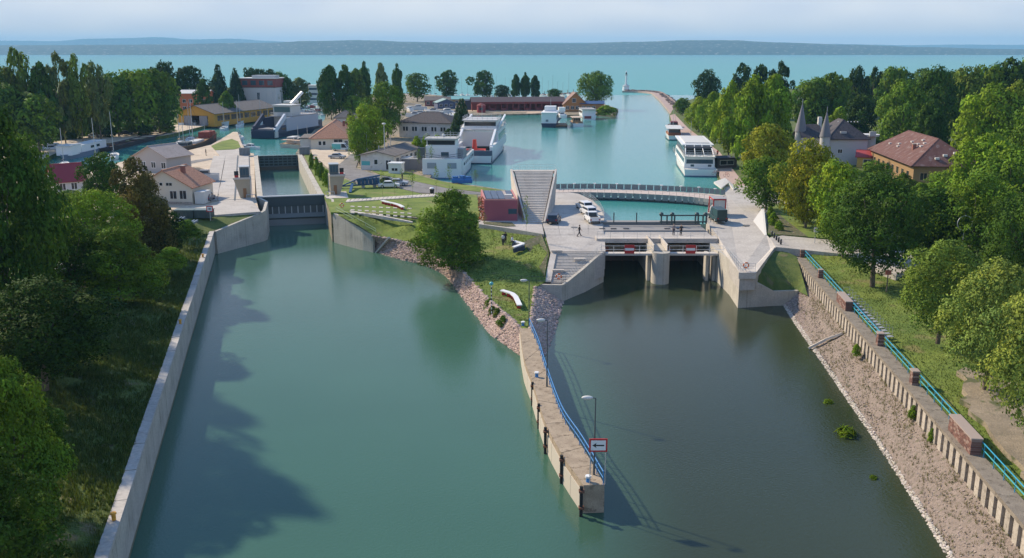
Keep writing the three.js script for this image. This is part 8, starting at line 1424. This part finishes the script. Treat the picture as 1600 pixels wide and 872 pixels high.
function body(pose) {                         // forward is +x
  if (poseGeo[pose]) return poseGeo[pose];
  const s = POSES[pose], hip = V(0, s.hip, 0), chest = V(s.lean, s.hip + 0.42, 0), neck = V(s.lean * 1.25, s.hip + 0.56, 0), head = V(s.lean * 1.35 + 0.02, s.hip + 0.70, 0);
  const torso = [[hip, V(s.lean * 0.5, s.hip + 0.2, 0), 0.125, 0.12], [V(s.lean * 0.5, s.hip + 0.2, 0), chest, 0.12, 0.135], [V(chest.x, chest.y + 0.03, -0.13), V(chest.x, chest.y + 0.03, 0.13), 0.075, 0.075]];
  const legs = [], feet = [], upper = [], fore = [], hands = [];
  s.legs.forEach(([kx, ky, fx, fy], i) => { const z = i ? 0.095 : -0.095, h = V(0, s.hip - 0.03, z), k = V(kx, ky, z), f = V(fx, fy, z); legs.push([h, k, 0.092, 0.062], [k, f, 0.06, 0.042]); feet.push([f, V(fx + 0.02, 0.045, z), 0.042, 0.045], [V(fx - 0.04, 0.045, z), V(fx + 0.17, 0.035, z), 0.042, 0.032]); });
  s.arms.forEach(([ex, hx], i) => { const sg = i ? 1 : -1, sh = V(chest.x, chest.y + 0.03, sg * 0.19), e = V(chest.x + ex, chest.y - (s.reach ? 0.2 : 0.25), sg * 0.25), w = V(chest.x + hx, chest.y - (s.reach ? 0.28 : pose === 'sit' ? 0.30 : 0.47), sg * 0.23); upper.push([sh, e, 0.05, 0.042]); fore.push([e, w, 0.04, 0.028]);
    const d = w.clone().sub(e).normalize(), q = (u, v, r) => w.clone().addScaledVector(d, u).add(V(v, 0, r)); hands.push([w, q(0.085, 0.005, 0), 0.022, 0.03]); [[-0.024, 0.070], [-0.008, 0.082], [0.009, 0.078], [0.025, 0.062]].forEach(([o, L]) => { hands.push([q(0.085, o, 0), q(0.085 + L * 0.55, o, -sg * 0.008), 0.0095, 0.009], [q(0.085 + L * 0.55, o, -sg * 0.008), q(0.085 + L, o * 0.9, -sg * 0.028), 0.009, 0.007]); }); hands.push([q(0.03, 0.022, -sg * 0.01), q(0.075, 0.055, -sg * 0.02), 0.012, 0.009], [q(0.075, 0.055, -sg * 0.02), q(0.105, 0.05, -sg * 0.03), 0.009, 0.008]); });
  const skull = [[V(head.x - 0.015, head.y + 0.03, 0), V(head.x + 0.015, head.y + 0.02, 0), 0.092, 0.088], [V(head.x + 0.02, head.y - 0.05, 0), V(head.x + 0.055, head.y - 0.085, 0), 0.06, 0.04], [neck, V(head.x - 0.01, head.y - 0.05, 0), 0.052, 0.05]], face = [[V(head.x + 0.095, head.y + 0.01, 0), V(head.x + 0.115, head.y - 0.025, 0), 0.01, 0.014], [V(head.x, head.y + 0.005, -0.09), V(head.x, head.y - 0.03, -0.088), 0.018, 0.012], [V(head.x, head.y + 0.005, 0.09), V(head.x, head.y - 0.03, 0.088), 0.018, 0.012], [V(head.x + 0.088, head.y - 0.062, -0.02), V(head.x + 0.088, head.y - 0.062, 0.02), 0.008, 0.008]];
  const merge = (a) => { const b = bag(); a.forEach((g) => b.add(g)); return b.geo(); };
  const skin = merge([fieldMesh([...torso, ...legs, ...feet, ...upper, ...fore, skull[2]], 0.03, 0.05), fieldMesh([...skull, ...face], 0.012, 0.02), ...(() => { const n = hands.length / 2; return [fieldMesh([fore[0].map((x, i) => (i === 0 ? fore[0][0].clone().lerp(fore[0][1], 0.8) : x)), ...hands.slice(0, n)], 0.0065, 0.006), fieldMesh([fore[1].map((x, i) => (i === 0 ? fore[1][0].clone().lerp(fore[1][1], 0.8) : x)), ...hands.slice(n)], 0.0065, 0.006)]; })()]);
  return poseGeo[pose] = { skin, shirt: fieldMesh([...torso, ...upper], 0.026, 0.05, 0.014), trousers: fieldMesh([[hip, V(s.lean * 0.2, s.hip + 0.07, 0), 0.125, 0.12], ...legs], 0.026, 0.04, 0.016), shoes: fieldMesh(feet.filter((_, i) => i % 2), 0.016, 0.02, 0.01), hair: fieldMesh([[V(head.x - 0.03, head.y + 0.055, 0), V(head.x - 0.045, head.y + 0.01, 0), 0.088, 0.08]], 0.014, 0.02, 0.004), eyes: [-0.034, 0.034].map((z) => V(head.x + 0.094, head.y + 0.012, z)) };
}
function person(label, p, turn, pose, shirt, trousers, hair) {
  const t = thing('person', label, 'person', p, turn), b = body(pose), add = (n, g, m) => { const o = new THREE.Mesh(g, m); o.name = n; t.add(o); return o; };
  add('body', b.skin, mat([0.48, 0.29, 0.20], 0.6)); add('shirt', b.shirt, mat(shirt, 0.9)); add('trousers', b.trousers, mat(trousers, 0.9)); add('shoes', b.shoes, M.dark); add('hair', b.hair, mat(hair, 0.8));
  b.eyes.forEach((e) => bag().ball(e, 0.009).to('eye', M.dark, t));
}
const bk = [0.02, 0.02, 0.022], dk = [0.03, 0.026, 0.022];
person('person in dark clothes walking across the plaza', at(905, 369, hp(369) + 0.04), 0.25, 'walk', bk, [0.025, 0.027, 0.035], dk);
person('person in a pale shirt standing on the weir deck', V(24.9, 1.06, -140.6), -1.4, 'stand', [0.25, 0.22, 0.22], [0.05, 0.05, 0.07], dk);
person('person in black leaning over the weir deck railing', V(26.0, 1.06, -140.4), -1.57, 'lean', bk, bk, dk);
{ const q = at(786, 381, 0.4); q.y = park.high(q.x, q.z) + 0.02; person('person in a white shirt standing on the lawn by the blue bench', q, 1.2, 'stand', [0.62, 0.63, 0.66], [0.05, 0.05, 0.06], dk); const e = at(789.5, 379.5, 0.4); e.y = park.high(e.x, e.z) + 0.02; person('person in dark clothes standing behind the white shirted one on the lawn', e, 1.4, 'stand', bk, bk, dk); }
person('person in a white top sitting on the dark blue bench', at(799.5, 382.5, 0.62), -0.6, 'sit', [0.7, 0.7, 0.7], [0.06, 0.06, 0.08], dk);
person('person in dark clothes standing on the lock quay by the sandy lot', at(322, 243, 1.36), 0.4, 'stand', bk, [0.05, 0.05, 0.06], dk);
person('person in dark clothes at the promenade stall', at(1122, 279, 1.34), 2, 'stand', bk, bk, dk); person('person in a red top walking on the promenade behind the white ship', at(1121, 244, 1.34), 1.5, 'walk', [0.6, 0.05, 0.02], bk, dk);
person('person standing by the young tree on the quay lawn', at(628.5, 283, 1.42), 0.5, 'stand', bk, [0.08, 0.08, 0.09], dk);
for (const [px, py, l] of [[1117, 273, 'two-tone bicycle leaning near the promenade stall'], [1135, 276, 'bicycle parked beside the folded canopy']]) { const t = thing('bicycle', l, 'bicycle', at(px, py, 1.34), 0.4); for (const x of [-0.5, 0.5]) bag().add(new THREE.TorusGeometry(0.32, 0.025, 6, 18), new THREE.Matrix4().makeTranslation(x, 0.33, 0)).to('wheel', M.rubber, t); const f = bag(); f.rod(V(-0.5, 0.33, 0), V(-0.15, 0.85, 0), 0.02).rod(V(-0.15, 0.85, 0), V(0.35, 0.8, 0), 0.02).rod(V(0.35, 0.9, 0), V(0.5, 0.33, 0), 0.02).rod(V(-0.05, 0.33, 0), V(0.35, 0.8, 0), 0.02).rod(V(-0.05, 0.33, 0), V(-0.18, 0.9, 0), 0.02); f.to('frame', M.red, t); bag().box(-0.3, 0.9, -0.06, -0.08, 0.95, 0.06).to('saddle', M.dark, t); bag().rod(V(0.35, 1.0, -0.25), V(0.35, 1.0, 0.25), 0.02).to('handlebar', M.dark, t); }

scene.traverse((o) => { if (o.isMesh) { o.castShadow = true; o.receiveShadow = true; } });
renderer.render(scene, camera);
